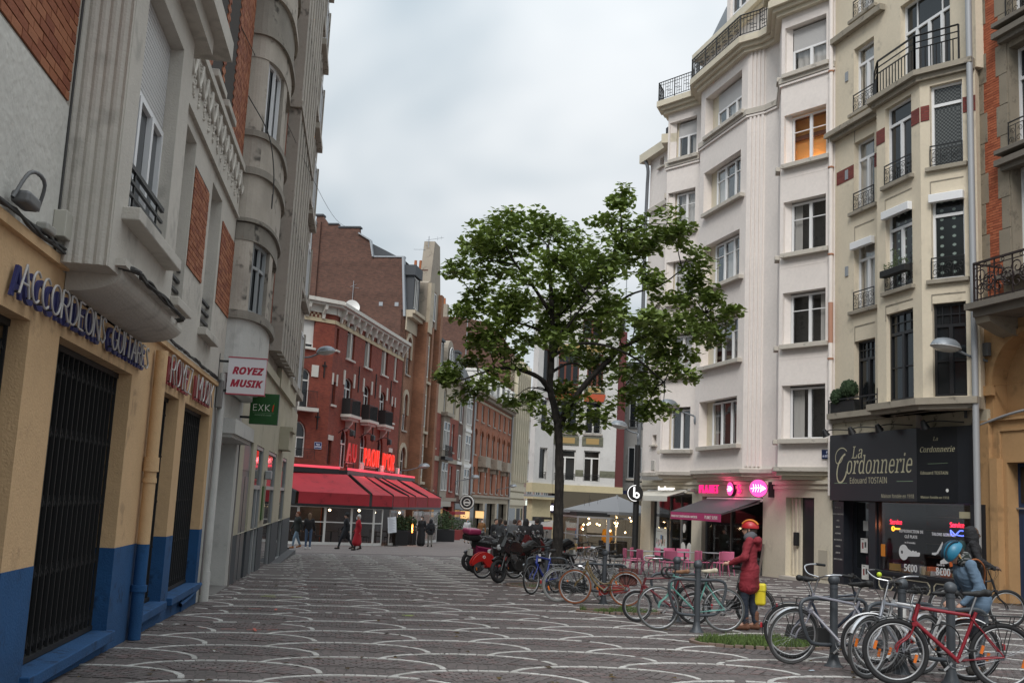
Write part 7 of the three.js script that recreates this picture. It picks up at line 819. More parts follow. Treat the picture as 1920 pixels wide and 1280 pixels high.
// ------------------------------------------------------------------ café terrace with parasol
{
  const T = thing('cafe_terrace_screen', 'glazed grey framed café terrace screen lit by warm bulbs', 'screen', [11.7, GY(11.7, -49), -49]); const y0 = 0, Y = y => y - T.position.y;
  const xs = [10.22, 11.72, 13.0]; for (let i = 0; i < 2; i++) { const a = xs[i] - 11.7, b = xs[i + 1] - 11.7; const p = mb().box(a, b, Y(-.78), Y(1.05), -.006, .006).build(T, 'pane', M.pane); part(p, 'frame', mb().box(a, a + .07, Y(-.9), Y(1.1), -.035, .035).box(b - .07, b - .001, Y(-.9), Y(1.1), -.035, .035).box(a + .07, b - .07, Y(-.9), Y(-.74), -.03, .03).box(a + .07, b - .07, Y(.2), Y(.26), -.03, .03).box(a + .07, b - .07, Y(1.03), Y(1.1), -.03, .03).geo(), M.alu); }
  { const p = mb().box(-1.483, -1.473, Y(-.75), Y(1.05), -4, -.05).build(T, 'pane', M.pane); part(p, 'frame', mb().box(-1.5, -1.45, Y(1.03), Y(1.1), -4, -.04).box(-1.5, -1.45, Y(.2), Y(.26), -4, -.04).box(-1.5, -1.45, Y(-1.0), Y(-.75), -4, -.04).geo(), M.alu); }
  mb().box(-1.5, .1, Y(1.12), Y(1.3), -4, -.03).build(T, 'dark_canopy_edge', M.black); mb().box(-1.4, 3.4, Y(-1.1), Y(2.3), -6.2, -6).build(T, 'back_wall', std([.1, .085, .06], .8)); mb().box(.3, 1.6, Y(.2), Y(1.0), -5.99, -5.9).build(T, 'menu_board', std([.22, .19, .14], .7)); mb().box(.6, 1.9, Y(-1), Y(-.1), -4.4, -3.6).build(T, 'bar_counter', M.black);
  const P = thing('square_parasol', 'large grey square parasol over the café terrace', 'parasol', [12.4, GY(12.4, -51), -51]), p0 = -P.position.y; const cl = std([.17, .172, .178], .8, 0, { side: THREE.DoubleSide }), cor = [[-2.5, .0], [-.3, 2.5], [2.3, .3], [.1, -2.3]];
  for (let i = 0; i < 4; i++) { const a = cor[i], b = cor[(i + 1) % 4], g = new THREE.BufferGeometry(), m = [(a[0] + b[0]) / 2 * .97, 1.37 + p0, (a[1] + b[1]) / 2 * .97], A = [a[0], 1.38 + p0, a[1]], B = [b[0], 1.38 + p0, b[1]], t = [0.2, 2.15 + p0, 0]; const dn = q => [q[0], q[1] - .14, q[2]], mk = [...A, ...m, ...t, ...m, ...B, ...t, ...A, ...dn(A), ...m, ...dn(A), ...dn(m), ...m, ...m, ...dn(m), ...B, ...dn(m), ...dn(B), ...B]; g.setAttribute('position', new THREE.Float32BufferAttribute(mk, 3)); g.computeVertexNormals(); mb().add(g).build(P, 'canopy_panel', cl); mb().bar(V(a[0] * .98, 1.36 + p0, a[1] * .98), V(.2, 2.1 + p0, 0), .03).build(P, 'rib', M.greyFrame); }
  mb().cyl(V(.2, 0, 0), V(.2, 2.2 + p0, 0), .045).build(P, 'pole', M.greyFrame); mb().box(-.3, .7, 0, .12, -.5, .5).build(P, 'base', M.black);
  const glow = new THREE.MeshStandardMaterial({ color: 0xffffff, emissive: lin(1, .66, .3), emissiveIntensity: 9 }); [[11.11, .99], [10.91, .68], [11.16, .7], [11.29, .76], [11.52, .75], [11.69, .7], [10.92, .46], [12.19, .99], [12.49, 1.07], [12.46, .83], [12.6, .69], [12.68, .82], [12.19, .45], [13.2, 1.1], [13.32, .96], [13.09, .39]].forEach(([x, y], i) => { const L = thing('hanging_bulb', 'bare warm bulb on a cord inside the café terrace', 'lamp', [x, y, -50.5 - (i % 4) * .2], 0, 'warm bulbs in the café terrace'); mb().sphere(V(), .042, 10, 8).build(L, 'bulb', glow); mb().cyl(V(0, .03, 0), V(0, 1.25 - y * .1, 0), .006).build(L, 'cord', M.black); if (i % 4 === 0) { const l = new THREE.PointLight(lin(1, .65, .32), 1.3, 0, 2); l.castShadow = true; l.shadow.radius = 2; L.add(l); } });
  for (let i = 0; i < 4; i++) { const x = 10.8 + i * .62, z = -50.2 - (i & 1) * .8, c = thing('cafe_table', 'small dark round table in the café terrace', 'table', [x, GY(x, z), z], 0, 'tables in the café terrace'); mb().cyl(V(0, .72, 0), V(0, .75, 0), .28, .28, 20).build(c, 'top', M.black); mb().cyl(V(0, 0, 0), V(0, .72, 0), .03).cyl(V(0, 0, 0), V(0, .03, 0), .2).build(c, 'pedestal', M.iron); }
}
// ------------------------------------------------------------------ pink chairs and tables
{
  const pink = std([.58, .15, .26], .5);
  const C = thing('pink_chair', 'pink plastic café chair', 'chair', [0, 0, 0], 0, 'pink chairs by the tables'); C.userData.base = 'pink_chair';
  mb().rbox(-.22, .22, .43, .46, -.22, .22, .015, 2).build(C, 'seat', pink);
  { const g = new THREE.CylinderGeometry(.42, .42, .3, 14, 1, true, Math.PI - .56, 1.12).translate(0, 0, .42), b = mb(); const s = new THREE.Shape(); s.absarc(0, 0, .44, Math.PI * 1.5 - .55, Math.PI * 1.5 + .55, false); s.absarc(0, 0, .42, Math.PI * 1.5 + .55, Math.PI * 1.5 - .55, true); b.add(new THREE.ExtrudeGeometry(s, { depth: .26, bevelEnabled: true, bevelSize: .008, bevelThickness: .02, bevelSegments: 2, curveSegments: 10 }).rotateX(-Math.PI / 2).translate(0, .55, -.2 - .44 + .42)); b.build(C, 'backrest', pink).position.set(0, 0, 0); C.children[1].geometry.computeBoundingBox(); const bbx = C.children[1].geometry.boundingBox; C.children[1].position.z = -.235 - bbx.min.z; }
  for (const s of [-1, 1]) { mb().cyl(V(s * .2, .44, .2), V(s * .23, 0, .24), .018, .013).build(C, 'leg', pink); mb().cyl(V(s * .2, .62, -.2), V(s * .2, .44, -.2), .018, .018).cyl(V(s * .2, .44, -.2), V(s * .23, 0, -.27), .018, .013).build(C, 'leg', pink); }
  const spots = [[9.36, -35.7, 1.5, 'pink chair beside the dark post, facing the awnings'], [9.75, -35.2, 1.75, 'pink chair turned sideways in front of the cream awning shop'], [11.0, -38.8, -1.4, 'pink chair behind the first table, turned the other way'], [10.45, -34.9, 3.3, 'pink chair with its wide back to the square'], [11.7, -38.6, .2, 'pink chair pushed close to the shop glass with round stickers'], [12.0, -38.2, -.3, 'pink chair at the wall side of the middle table'], [11.4, -35.4, -1.7, 'pink chair facing left at the middle table'], [12.05, -35.9, 1.7, 'pink chair facing right at the end table'], [12.5, -35.6, 3.6, 'pink chair by the end table under the grey awning'], [12.95, -36.3, 3.3, 'pink chair nearest the open sushi shop window'], [10.1, -37.6, 1.2, 'pink chair between the first two tables']];
  spots.forEach(([x, z, a, l], i) => { const c = i ? copy(C, l) : C; c.userData.label = l; c.position.set(x, GY(x, z), z); c.rotation.y = a; });
  const top = std([.3, .3, .31], .4), Tb = thing('terrace_table', 'thin grey topped café table', 'table', [0, 0, 0], 0, 'grey tables by the pink chairs'); Tb.userData.base = 'terrace_table'; mb().rbox(-.42, .42, .735, .755, -.34, .34, .008, 1).build(Tb, 'top', top); mb().cyl(V(0, 0, 0), V(0, .735, 0), .028).build(Tb, 'pedestal', M.greyFrame); mb().box(-.26, .26, 0, .025, -.03, .03).box(-.03, .03, 0, .026, -.26, .26).build(Tb, 'foot', M.greyFrame);
  [[10.0, -36.6, 'grey topped table next to the dark post'], [10.75, -36.6, 'grey topped table in front of the cream awning shop'], [11.65, -36.9, 'grey topped table between two facing pink chairs'], [12.75, -36.9, 'grey topped table under the dark grey awning']].forEach(([x, z, l], i) => { const c = i ? copy(Tb, l) : Tb; c.userData.label = l; c.position.set(x, GY(x, z), z); c.rotation.y = .5; });
}
// ------------------------------------------------------------------ bike racks: ball topped posts with a tube hoop
{
  const grey = std([.055, .062, .07], .5, .2), R = thing('bike_rack_post', 'dark grey ball topped bike rack post', 'bike rack', [0, 0, 0], 0, 'ball topped bike racks'); R.userData.base = 'bike_rack_post';
  mb().cyl(V(0, 0, 0), V(0, .98, 0), .048, .048, 16).cyl(V(0, .93, 0), V(0, .95, 0), .054, .054, 16).build(R, 'post', grey); mb().sphere(V(0, 1.035, 0), .072, 18, 14).build(R, 'ball_cap', grey); mb().lathe([[.115, 0], [.112, .02], [.085, .035], [.06, .1], [.05, .16]], 18).build(R, 'base', grey);
  mb().tube([V(-.1, .8, 0), V(-.38, .8, 0), V(-.47, .75, 0), V(-.47, .6, 0), V(-.36, .32, 0), V(-.3, .28, 0), V(.3, .28, 0), V(.36, .32, 0), V(.47, .6, 0), V(.47, .75, 0), V(.38, .8, 0), V(.1, .8, 0)], .024, 60, 8, true).build(R, 'hoop', grey);
  [[5.12, -21.6, .1, 'rack post holding the bike with orange tyres'], [5.57, -18.05, .15, 'rack post behind the turquoise racing bike'], [5.37, -16.3, .1, 'rack post with round collar in front of the turquoise bike'], [5.84, -12.47, .2, 'rack post between the grey city bikes beside the grass pit'], [6.42, -11.9, .2, 'rack post with a white sticker behind the silver bike'], [6.62, -11.2, .15, 'rack post beside the red mountain bike'], [4.45, -24.6, .1, 'rack post behind the blue bike at the tree']].forEach(([x, z, a, l], i) => { const c = i ? copy(R, l) : R; c.userData.label = l; c.position.set(x, GY(x, z), z); c.rotation.y = a; });
  single('rack_sticker', boxUV(new THREE.CylinderGeometry(.0492, .0492, .2, 10, 1, true, 0, 1.6)), M.whitePaint, 'torn white sticker on the rack post', 'sticker', [6.42, GY(6.42, -11.9) + .72, -11.9], -.3);
}
// ------------------------------------------------------------------ menu board, planters, bin, poster stand
{
  const Mn = thing('menu_stand', 'slanted white menu stand before the glazed terrace', 'menu stand', [2.05, GY(2.05, -61.4), -61.4], -.3); const [g, m] = panel(.5, .95, .04, canvasTex(96, 148, (c, w, h) => { c.fillStyle = '#c9ccd0'; c.fillRect(0, 0, w, h); c.fillStyle = '#667'; for (let i = 0; i < 16; i++) c.fillRect(12, 12 + i * 8, 30 + (i * 13) % 40, 2); }), M.darkPaint); const b = sh(new THREE.Mesh(g, m)); b.name = 'board'; b.position.set(0, 1.2, .1); b.rotation.set(-.35, 0, .18); Mn.add(b); mb().cyl(V(-.25, 0, 0), V(-.25, 1.3, 0), .025).cyl(V(.25, 0, 0), V(.25, 1.1, 0), .025).box(-.35, .35, 0, .04, -.2, .2).build(Mn, 'stand', M.iron);
  const bush = (name, label, x, z, w, h, d, pot, potH, seed, grp) => { const T = thing(name, label, 'plant', [x, GY(x, z), z], .3, grp); mb().rbox(-w / 2, w / 2, 0, potH, -d / 2, d / 2, .04, 2).build(T, 'trough', pot); const r = rng(seed), l = mb(); for (let i = 0; i < 420; i++) { const a = r() * 6.283, q = Math.sqrt(r()), y = r(); const c = V(Math.cos(a) * q * w * .58, potH + y * h * (1 - q * q * .4), Math.sin(a) * q * d * .58); l.add(new THREE.TetrahedronGeometry(.07 + r() * .05).scale(1, .35, .7).rotateX(r() * 3).rotateY(r() * 6).translate(c.x, c.y, c.z)); } l.build(T, 'foliage', std([.035, .06, .02], .85), 'stuff'); };
  bush('planter_bush', 'leafy bush in a tall dark pot at the terrace entrance', 3.25, -65.6, .7, .9, .7, M.darkPaint, .9, 5); bush('planter_bush', 'leafy bush in a low pot by the menu stand', 2.6, -63.6, .8, .8, .6, M.darkPaint, .9, 6);
  bush('planter_bush', 'box hedge in a red trough along the street', 8.9, -93, 2.6, 1.2, 1, std([.16, .02, .02], .7), .8, 7, 'planters along the street'); bush('planter_bush', 'wide hedge in a red trough beside the café entrances', 7.2, -86.5, 2.2, 1.3, 1, std([.16, .02, .02], .7), .8, 8, 'planters along the street'); bush('planter_bush', 'darker hedge planter at the end of the red awning', 6.4, -78.5, 1.4, 1.4, .9, M.darkPaint, .9, 9, 'planters along the street');
  const F = thing('flame_heater', 'slim patio heater with an orange flame tube by the terrace', 'heater', [3.35, GY(3.35, -64.6), -64.6]); mb().box(-.12, .12, 0, .1, -.12, .12).cyl(V(0, .1, 0), V(0, .75, 0), .05).build(F, 'stand', M.iron); mb().cyl(V(0, .75, 0), V(0, 1.25, 0), .045).build(F, 'flame_tube', new THREE.MeshStandardMaterial({ color: lin(1, .4, .1), emissive: lin(1, .35, .08), emissiveIntensity: 2 })); const fl = new THREE.PointLight(lin(1, .4, .12), 1, 0, 2); fl.position.set(0, 1, .12); fl.castShadow = true; F.add(fl);
  const Bn = thing('litter_bin', 'grey pedestal litter bin with red rimmed mouth', 'bin', [9.55, GY(9.55, -53.5), -53.5], .1); mb().rbox(-.27, .27, 0, 1.35, -.22, .22, .04, 2).build(Bn, 'body', std([.13, .13, .13], .6)); mb().extrude([[-.27, 1.35], [.27, 1.35], [.33, 1.75], [-.2, 1.62]], .4, new THREE.Matrix4().makeTranslation(0, 0, -.2)).build(Bn, 'hood', std([.4, .42, .43], .5)); mb().box(-.22, .28, 1.3, 1.42, .2, .24).build(Bn, 'mouth', std([.3, .02, .02], .6)); mb().box(-.2, .26, 1.78, 1.9, -.2, .2).build(Bn, 'cap', M.black);
  const Ps = thing('advert_stand', 'white free standing poster stand among the crowd', 'advert stand', [9.0, GY(9, -56), -56], .1); const [g3, m3] = panel(.75, 1.5, .1, canvasTex(96, 190, (c, w, h) => { c.fillStyle = '#b8bcbe'; c.fillRect(0, 0, w, h); c.fillStyle = '#eee'; c.fillRect(14, 16, 60, 18); c.fillStyle = '#c58a7a'; c.beginPath(); c.arc(50, 90, 26, 0, 7); c.fill(); }), M.alu); const b3 = sh(new THREE.Mesh(g3, m3)); b3.name = 'poster'; b3.position.y = .95; Ps.add(b3); mb().box(-.4, .4, 0, .2, -.15, .15).build(Ps, 'base', M.greyFrame);
  const Lg = thing('hanging_lantern', 'warm lit square lantern over a shop door', 'lamp', [0, 0, 0], 0, 'lanterns over the far shops'); Lg.userData.base = 'hanging_lantern'; mb().box(-.4, .4, -.35, .35, -.3, .3).build(Lg, 'lit_box', new THREE.MeshStandardMaterial({ color: lin(.6, .45, .25), emissive: lin(1, .55, .2), emissiveIntensity: .55 })); mb().box(-.45, .45, .35, .42, -.35, .35).build(Lg, 'frame', M.iron); const [lx, lz] = on17(37, 1.3); Lg.position.set(lx, .2, lz); const L2 = copy(Lg); const [mx, mz] = on17(44.5, 1.3); L2.position.set(mx, .2, mz);
}
// overhead wires and the far aerials
{
  const wire = (a, b, sag, label) => { const m = a.clone().lerp(b, .5); m.y -= sag; single('overhead_wire', boxUV(new THREE.TubeGeometry(new THREE.CatmullRomCurve3([a, m, b]), 20, .008, 5)), M.cableGrey, label, 'wire'); };
  wire(V(-2.7, 9.9, -18.6), V(-1.2, 22, -80), 1.5, 'thin wire slung from the brick house to the party wall'); wire(V(4.5, 14, -83), V(22, 13.4, -124), .6, 'thin wire above the far street roofs');
  const A = thing('roof_aerial', 'tall thin aerial above the slate roofs of the street', 'aerial', [9.3, 12.5, -100]); mb().cyl(V(0, 0, 0), V(0, 10, 0), .04).cyl(V(-1.6, 7.6, 0), V(1.2, 7.5, 0), .02).build(A, 'mast', M.zinc); const B = thing('roof_aerial', 'thin aerial on the roof behind the crown of the tree', 'aerial', [16.6, 10.8, -66.5]); mb().cyl(V(0, 0, 0), V(0, 12.3, 0), .03).cyl(V(-.2, 10.3, 0), V(1.2, 10.2, 0), .015).cyl(V(-.4, 8.6, 0), V(.8, 8.5, 0), .015).build(B, 'mast', M.zinc);
}
// ------------------------------------------------------------------ bicycles
const lib = {};
function wheelParts(T, c, r, o, steer) {
  const ty = o.tyre ?? M.rubber, tw = o.tyreW ?? .02; const W = mb().torus(c, r - tw, tw, 'z', 8, 48).build(T, 'wheel', ty); part(W, 'rim', mb().torus(c, r - tw * 2 - .008, .011, 'z', 6, 48).geo(), o.rim ?? M.alu); const s = mb(), n = o.spokes ?? 28; for (let i = 0; i < n; i++) { const a = i / n * 6.283, b = a + (i & 1 ? .35 : -.35); s.cyl(V(c.x + Math.cos(b) * .022, c.y + Math.sin(b) * .022, c.z + (i % 4 < 2 ? .028 : -.028)), V(c.x + Math.cos(a) * (r - tw * 2 - .01), c.y + Math.sin(a) * (r - tw * 2 - .01), c.z), .0013, .0013, 3, true); } part(W, 'spokes', s.geo(), M.steel, 'stuff'); part(W, 'hub', mb().cyl(V(c.x, c.y, c.z - .05), V(c.x, c.y, c.z + .05), .02, .02, 10).geo(), M.steel);
  if (o.reflector) for (const a of [.3, 3.44]) part(W, 'reflector', mb().add(new THREE.BoxGeometry(.03, .09, .015).rotateZ(a - Math.PI / 2 + Math.PI / 2).translate(c.x + Math.cos(a) * r * .62, c.y + Math.sin(a) * r * .62, c.z)).geo(), std([.6, .14, .01], .4)); if (steer) for (const m of [W]) m.applyMatrix4(steer); return W;
}
function bicycle(o) {
  const T = thing(o.name ?? 'parked_bicycle', o.label, 'bicycle', [0, 0, 0], 0, o.group ?? 'bicycles parked at the racks'), r = o.r ?? .34, rr = o.rr ?? r, wb = o.wb ?? 1.04, fx = wb * .56, rx = -wb * .44, z = 0, fr = std(o.color, o.rough ?? .35, o.metal ?? 0), tr = o.tube ?? .016, dark = M.black;
  const hubF = V(fx, r, 0), hubR = V(rx, rr, 0), BB = V(-.02, .29, 0), hb = o.small ? V(fx - .1, .62, 0) : V(fx - .2, .68, 0), ht = o.small ? V(fx - .14, .74, 0) : V(fx - .255, .86, 0), sc = V(-.17, o.step ? .6 : .76, 0), sadY = o.sad ?? .96; const sx = -.17 - (sadY - .76) * .33;
  const f = mb(); if (o.step) f.tube([hb.clone().lerp(ht, .35), V(.18, .44, 0), V(.06, .34, 0), BB], tr * 1.35, 14, 8).tube([ht.clone().lerp(hb, .2), V(.2, .56, 0), V(.0, .42, 0), V(-.12, .44, 0)], tr, 14, 8); else f.cyl(ht.clone().lerp(hb, .2), sc, tr, tr, 8).cyl(hb, BB, tr * 1.15, tr * 1.15, 8);
  f.cyl(BB, V(sx + .02, o.step ? .62 : .8, 0), tr, tr, 8).cyl(hb, ht, tr * 1.3, tr * 1.3, 10).cyl(V(BB.x, BB.y, -.035), V(BB.x, BB.y, .035), .024, .024, 10); for (const s of [-1, 1]) f.cyl(V(BB.x - .02, BB.y, s * .025), V(hubR.x, hubR.y, s * .06), .011, .009, 6).cyl(V(sc.x, sc.y - .02, s * .018), V(hubR.x, hubR.y, s * .06), .009, .008, 6); f.build(T, 'frame', fr);
  const ax = ht.clone().sub(hb).normalize(), steer = o.steer ? new THREE.Matrix4().makeTranslation(hb.x, hb.y, 0).multiply(new THREE.Matrix4().makeRotationAxis(ax, o.steer)).multiply(new THREE.Matrix4().makeTranslation(-hb.x, -hb.y, 0)) : null; const st = m => { if (steer) m.applyMatrix4(steer); return m; };
  const k = mb(); for (const s of [-1, 1]) k.tube([V(hb.x, hb.y - .02, s * .045), V(hb.x + .06, hb.y - .16, s * .05), V(hubF.x - .03, hubF.y + .08, s * .055), V(hubF.x, hubF.y, s * .055)], .011, 10, 6); k.box(hb.x - .02, hb.x + .03, hb.y - .05, hb.y - .01, -.06, .06); st(k.build(T, 'fork', o.fork ? std(o.fork, .35) : fr));
  wheelParts(T, hubF, r, o, steer); wheelParts(T, hubR, rr, o);
  const hy = o.barY ?? 1.06, H = mb(), top = V(ht.x - (hy - ht.y) * .3, hy - .03, 0); H.cyl(ht, top, .012, .012, 8); let grips;
  if (o.bar === 'drop') { H.cyl(top, top.clone().add(V(.08, .01, 0)), .013); const c = top.clone().add(V(.08, .01, 0)); H.cyl(V(c.x, c.y, -.2), V(c.x, c.y, .2), .012); for (const s of [-1, 1]) H.tube([V(c.x, c.y, s * .19), V(c.x + .08, c.y, s * .2), V(c.x + .12, c.y - .06, s * .2), V(c.x + .08, c.y - .14, s * .21), V(c.x - .02, c.y - .15, s * .21)], .013, 14, 6); grips = mb(); for (const s of [-1, 1]) grips.tube([V(c.x + .1, c.y - .02, s * .2), V(c.x + .12, c.y - .06, s * .2), V(c.x + .07, c.y - .145, s * .21)], .017, 10, 6); }
  else if (o.bar === 'sweep') { for (const s of [-1, 1]) H.tube([V(top.x, top.y, 0), V(top.x + .08, top.y + .02, s * .12), V(top.x + .05, top.y + .08, s * .25), V(top.x - .12, top.y + .09, s * .29), V(top.x - .24, top.y + .07, s * .3)], .011, 16, 6); grips = mb(); for (const s of [-1, 1]) grips.cyl(V(top.x - .13, top.y + .09, s * .29), V(top.x - .26, top.y + .07, s * .3), .017, .017, 8); }
  else { H.cyl(top, top.clone().add(V(.05, .02, 0)), .016); H.tube([V(top.x + .02, top.y + .04, -.3), V(top.x + .05, top.y + .03, -.12), V(top.x + .06, top.y + .02, 0), V(top.x + .05, top.y + .03, .12), V(top.x + .02, top.y + .04, .3)], .013, 14, 6); grips = mb(); for (const s of [-1, 1]) grips.cyl(V(top.x + .03, top.y + .037, s * .19), V(top.x + .02, top.y + .04, s * .31), .019, .019, 8).box(top.x + .05, top.x + .09, top.y, top.y + .02, s * .14 - .04, s * .14 + .04).cyl(V(top.x + .07, top.y + .03, s * .16), V(top.x + .08, top.y, s * .27), .006); }
  const hbm = st(H.build(T, 'handlebar', o.barMat ?? M.chrome)); part(hbm, 'grip', grips.geo(), o.grip ?? dark); for (const s of [1, -1]) part(hbm, 'brake_cable', mb().tube([V(top.x + .07, top.y + .03, s * .14), V(top.x + .165, top.y - .05, s * .08), V(top.x + .1, top.y - .22, s * .02), V(hb.x + .01, hb.y - .02, s * .02)], .0035, 14, 4).geo(), dark);
  lib.sad ??= netMesh([[[.14, .0, 0], [.0, .004, 0], .02, .03], [[0, .0, 0], [-.1, .016, .045], .028, .036], [[0, .0, 0], [-.1, .016, -.045], .028, .036], [[-.1, .016, .05], [-.1, .016, -.05], .034, .034]], .011, .02); const sd = part(T, 'saddle', lib.sad, o.saddle ?? dark); sd.position.set(sx, sadY - .01, 0); part(sd, 'seat_post', mb().cyl(V(.01, -.02, 0), V(-.15 - sx, (o.step ? .6 : .74) - sadY + .01, 0), .013, .013, 8).geo(), M.steel);
  const cr = mb().torus(V(BB.x, BB.y, .05), .09, .006, 'z', 4, 28).torus(V(BB.x, BB.y, .05), .035, .012, 'z', 4, 16).build(T, 'crankset', M.steel); part(cr, 'crank', mb().bar(V(BB.x, BB.y, .065), V(BB.x + .12, BB.y - .12, .075), .022, .012).bar(V(BB.x, BB.y, -.065), V(BB.x - .12, BB.y + .12, -.075), .022, .012).geo(), M.alu); for (const s of [1, -1]) part(cr, 'pedal', mb().rbox(BB.x + s * .12 - .045, BB.x + s * .12 + .045, BB.y - s * .12 - .012, BB.y - s * .12 + .012, s * .12 - .04, s * .12 + .04, .008, 1).geo(), dark);
  const ch = mb(); for (const s of [1, -1]) ch.cyl(V(BB.x, BB.y + s * .09, .05), V(hubR.x, hubR.y + s * .035, .045), .005, .005, 4); ch.build(T, 'chain', M.steel); mb().cyl(V(hubR.x, hubR.y, .03), V(hubR.x, hubR.y, .055), .045, .035, 14).build(T, 'sprockets', M.steel);
  if (o.guard) { const gm = typeof o.guard === 'object' ? o.guard : fr, arc = (c, R, a0, a1) => { const s = new THREE.Shape(), n = 20; const pos = []; for (let i = 0; i < n; i++) for (const [u, v] of [[i, i + 1]]) { const A = lerp(a0, a1, u / n), B = lerp(a0, a1, v / n), w = .026, P = (t, q, rad) => [c.x + Math.cos(t) * rad, c.y + Math.sin(t) * rad, q]; const quad = (p0, p1, p2, p3) => pos.push(...p0, ...p1, ...p2, ...p0, ...p2, ...p3); quad(P(A, -w, R - .008), P(B, -w, R - .008), P(B, 0, R), P(A, 0, R)); quad(P(A, 0, R), P(B, 0, R), P(B, w, R - .008), P(A, w, R - .008)); quad(P(A, w, R - .011), P(B, w, R - .011), P(B, 0, R - .003), P(A, 0, R - .003)); quad(P(A, 0, R - .003), P(B, 0, R - .003), P(B, -w, R - .011), P(A, -w, R - .011)); } const g = new THREE.BufferGeometry(); g.setAttribute('position', new THREE.Float32BufferAttribute(pos, 3)); g.computeVertexNormals(); return g; };
    st(mb().add(arc(hubF, r + .022, .5, 2.9)).build(T, 'front_mudguard', gm)); const rg = mb().add(arc(hubR, rr + .022, .35, 3.3)).build(T, 'rear_mudguard', gm); for (const s of [-1, 1]) part(rg, 'mudguard_stay', mb().cyl(V(hubR.x, hubR.y, s * .05), V(hubR.x - rr * .95, hubR.y + .12, s * .02), .003, .003, 4).geo(), M.steel); part(rg, 'tail_reflector', mb().rbox(hubR.x - rr - .045, hubR.x - rr - .015, hubR.y + .02, hubR.y + .09, -.025, .025, .008, 1).geo(), std([.3, .01, .015], .3)); }
  if (o.carrier) { const y = rr * 2 + .07, b = mb(); for (const s of [-1, 0, 1]) b.cyl(V(rx - .2, y, s * .06), V(rx + .2, y, s * .06), .005, .005, 5); for (const x of [-.2, -.05, .08, .2]) b.cyl(V(rx + x, y, -.06), V(rx + x, y, .06), .005, .005, 5); for (const s of [-1, 1]) b.cyl(V(rx - .12, y, s * .06), V(rx, rr, s * .065), .005, .005, 5).cyl(V(rx + .08, y, s * .06), V(rx, rr, s * .065), .005, .005, 5); b.build(T, 'carrier', o.carrierMat ?? dark); }
  if (o.guardPlate) mb().extrude([[hubR.x - .08, rr - .06], [BB.x + .12, BB.y - .1], [BB.x + .12, BB.y + .1], [hubR.x - .04, rr + .08]], .02, new THREE.Matrix4().makeTranslation(0, 0, .055), .004).build(T, 'chain_guard', o.guardPlate);
  if (o.lamp) st(mb().cyl(V(hb.x + .06, hb.y + .06, 0), V(hb.x + .13, hb.y + .06, 0), .03, .042, 12).cyl(V(hb.x, hb.y + .02, 0), V(hb.x + .07, hb.y + .06, 0), .008).build(T, 'headlamp', M.chrome));
  if (o.pannier) { const [c, s] = o.pannier, y = rr * 2 + .06; for (const q of s) { const p = mb().rbox(rx - .2, rx + .16, y - .34, y, q * .07 - (q < 0 ? .13 : 0), q * .07 + (q > 0 ? .13 : 0), .045, 3).build(T, 'pannier', c); part(p, 'flap', mb().rbox(rx - .21, rx + .17, y - .13, y + .015, q * .065 - (q < 0 ? .145 : 0), q * .065 + (q > 0 ? .145 : 0), .04, 3).geo(), o.flap ?? c); part(p, 'strap', mb().box(rx - .04, rx + .0, y - .26, y + .02, q > 0 ? .212 : -.217, q > 0 ? .217 : -.212).geo(), dark); } }
  if (o.stand) mb().cyl(V(-.1, .26, -.05), V(-.22, .01, -.18), .01).build(T, 'kickstand', M.steel);
  if (o.battery) mb().rbox(-.22, .02, .3, .42, -.05, .05, .03, 2).box(-.26, -.18, .4, .72, -.035, .035).build(T, 'battery', dark);
  if (o.lock) mb().torus(V(.1, .5, .03), .16, .008, 'z', 6, 24).build(T, 'cable_lock', dark);
  if (o.bell) st(mb().sphere(V(top.x + .04, top.y + .06, .1), .03, 10, 8).build(T, 'bell', o.bell));
  return T;
}
function stand(T, from, to, lean = 0) {    // rear contact point, front contact point
  const mx = (from[0] + to[0]) / 2, mz = (from[1] + to[1]) / 2; T.position.set(mx, GY(mx, mz) + .012, mz); const a = Math.atan2(-(to[1] - from[1]), to[0] - from[0]); T.rotation.order = 'YXZ'; T.rotation.set(lean, a, Math.asin(clamp((GY(...to) - GY(...from)) / Math.hypot(to[0] - from[0], to[1] - from[1]), -1, 1)));
}
const orangeTyre = std([.2, .065, .025], .8), whiteTyre = std([.2, .2, .19], .8), silver = std([.45, .45, .46], .35, .6);
stand(bicycle({ label: 'golden city bicycle with orange tyres and a brown pannier at the rack', color: [.12, .085, .035], tyre: orangeTyre, guard: M.alu, bar: 'sweep', step: 1, saddle: M.black, sad: .98, pannier: [std([.09, .025, .018], .7), [1]], guardPlate: std([.25, .02, .015], .5), carrier: 1, lamp: 1, tyreW: .018, grip: M.black }), [5.52, -20.95], [4.5, -21.35], .06);
stand(bicycle({ label: 'white wheeled city bicycle with silver carrier behind the orange tyred one', color: [.05, .05, .055], tyre: whiteTyre, guard: M.alu, carrier: 1, carrierMat: M.alu, bar: 'sweep', reflector: 1, guardPlate: M.black, grip: std([.4, .1, .08], .7) }), [4.16, -21.75], [5.16, -21.8], -.06);
stand(bicycle({ label: 'old dark red small wheeled bicycle with a bent handlebar', color: [.12, .012, .018], r: .26, small: 1, wb: .95, guard: M.alu, bar: 'sweep', barY: 1.02, sad: .86, saddle: std([.2, .1, .05], .7), steer: .25, reflector: 0, tyreW: .022 }), [5.72, -17.4], [4.86, -17.65], .05);
stand(bicycle({ label: 'turquoise steel racing bicycle with drop handlebar and pale saddle', color: [.12, .3, .26], tube: .012, bar: 'drop', barY: .98, sad: .93, saddle: std([.45, .4, .3], .6), tyre: std([.06, .06, .055], .8), tyreW: .013, rim: M.steel, grip: M.black, lock: 1, barMat: M.black }), [5.86, -16.3], [4.86, -16.4], .07);
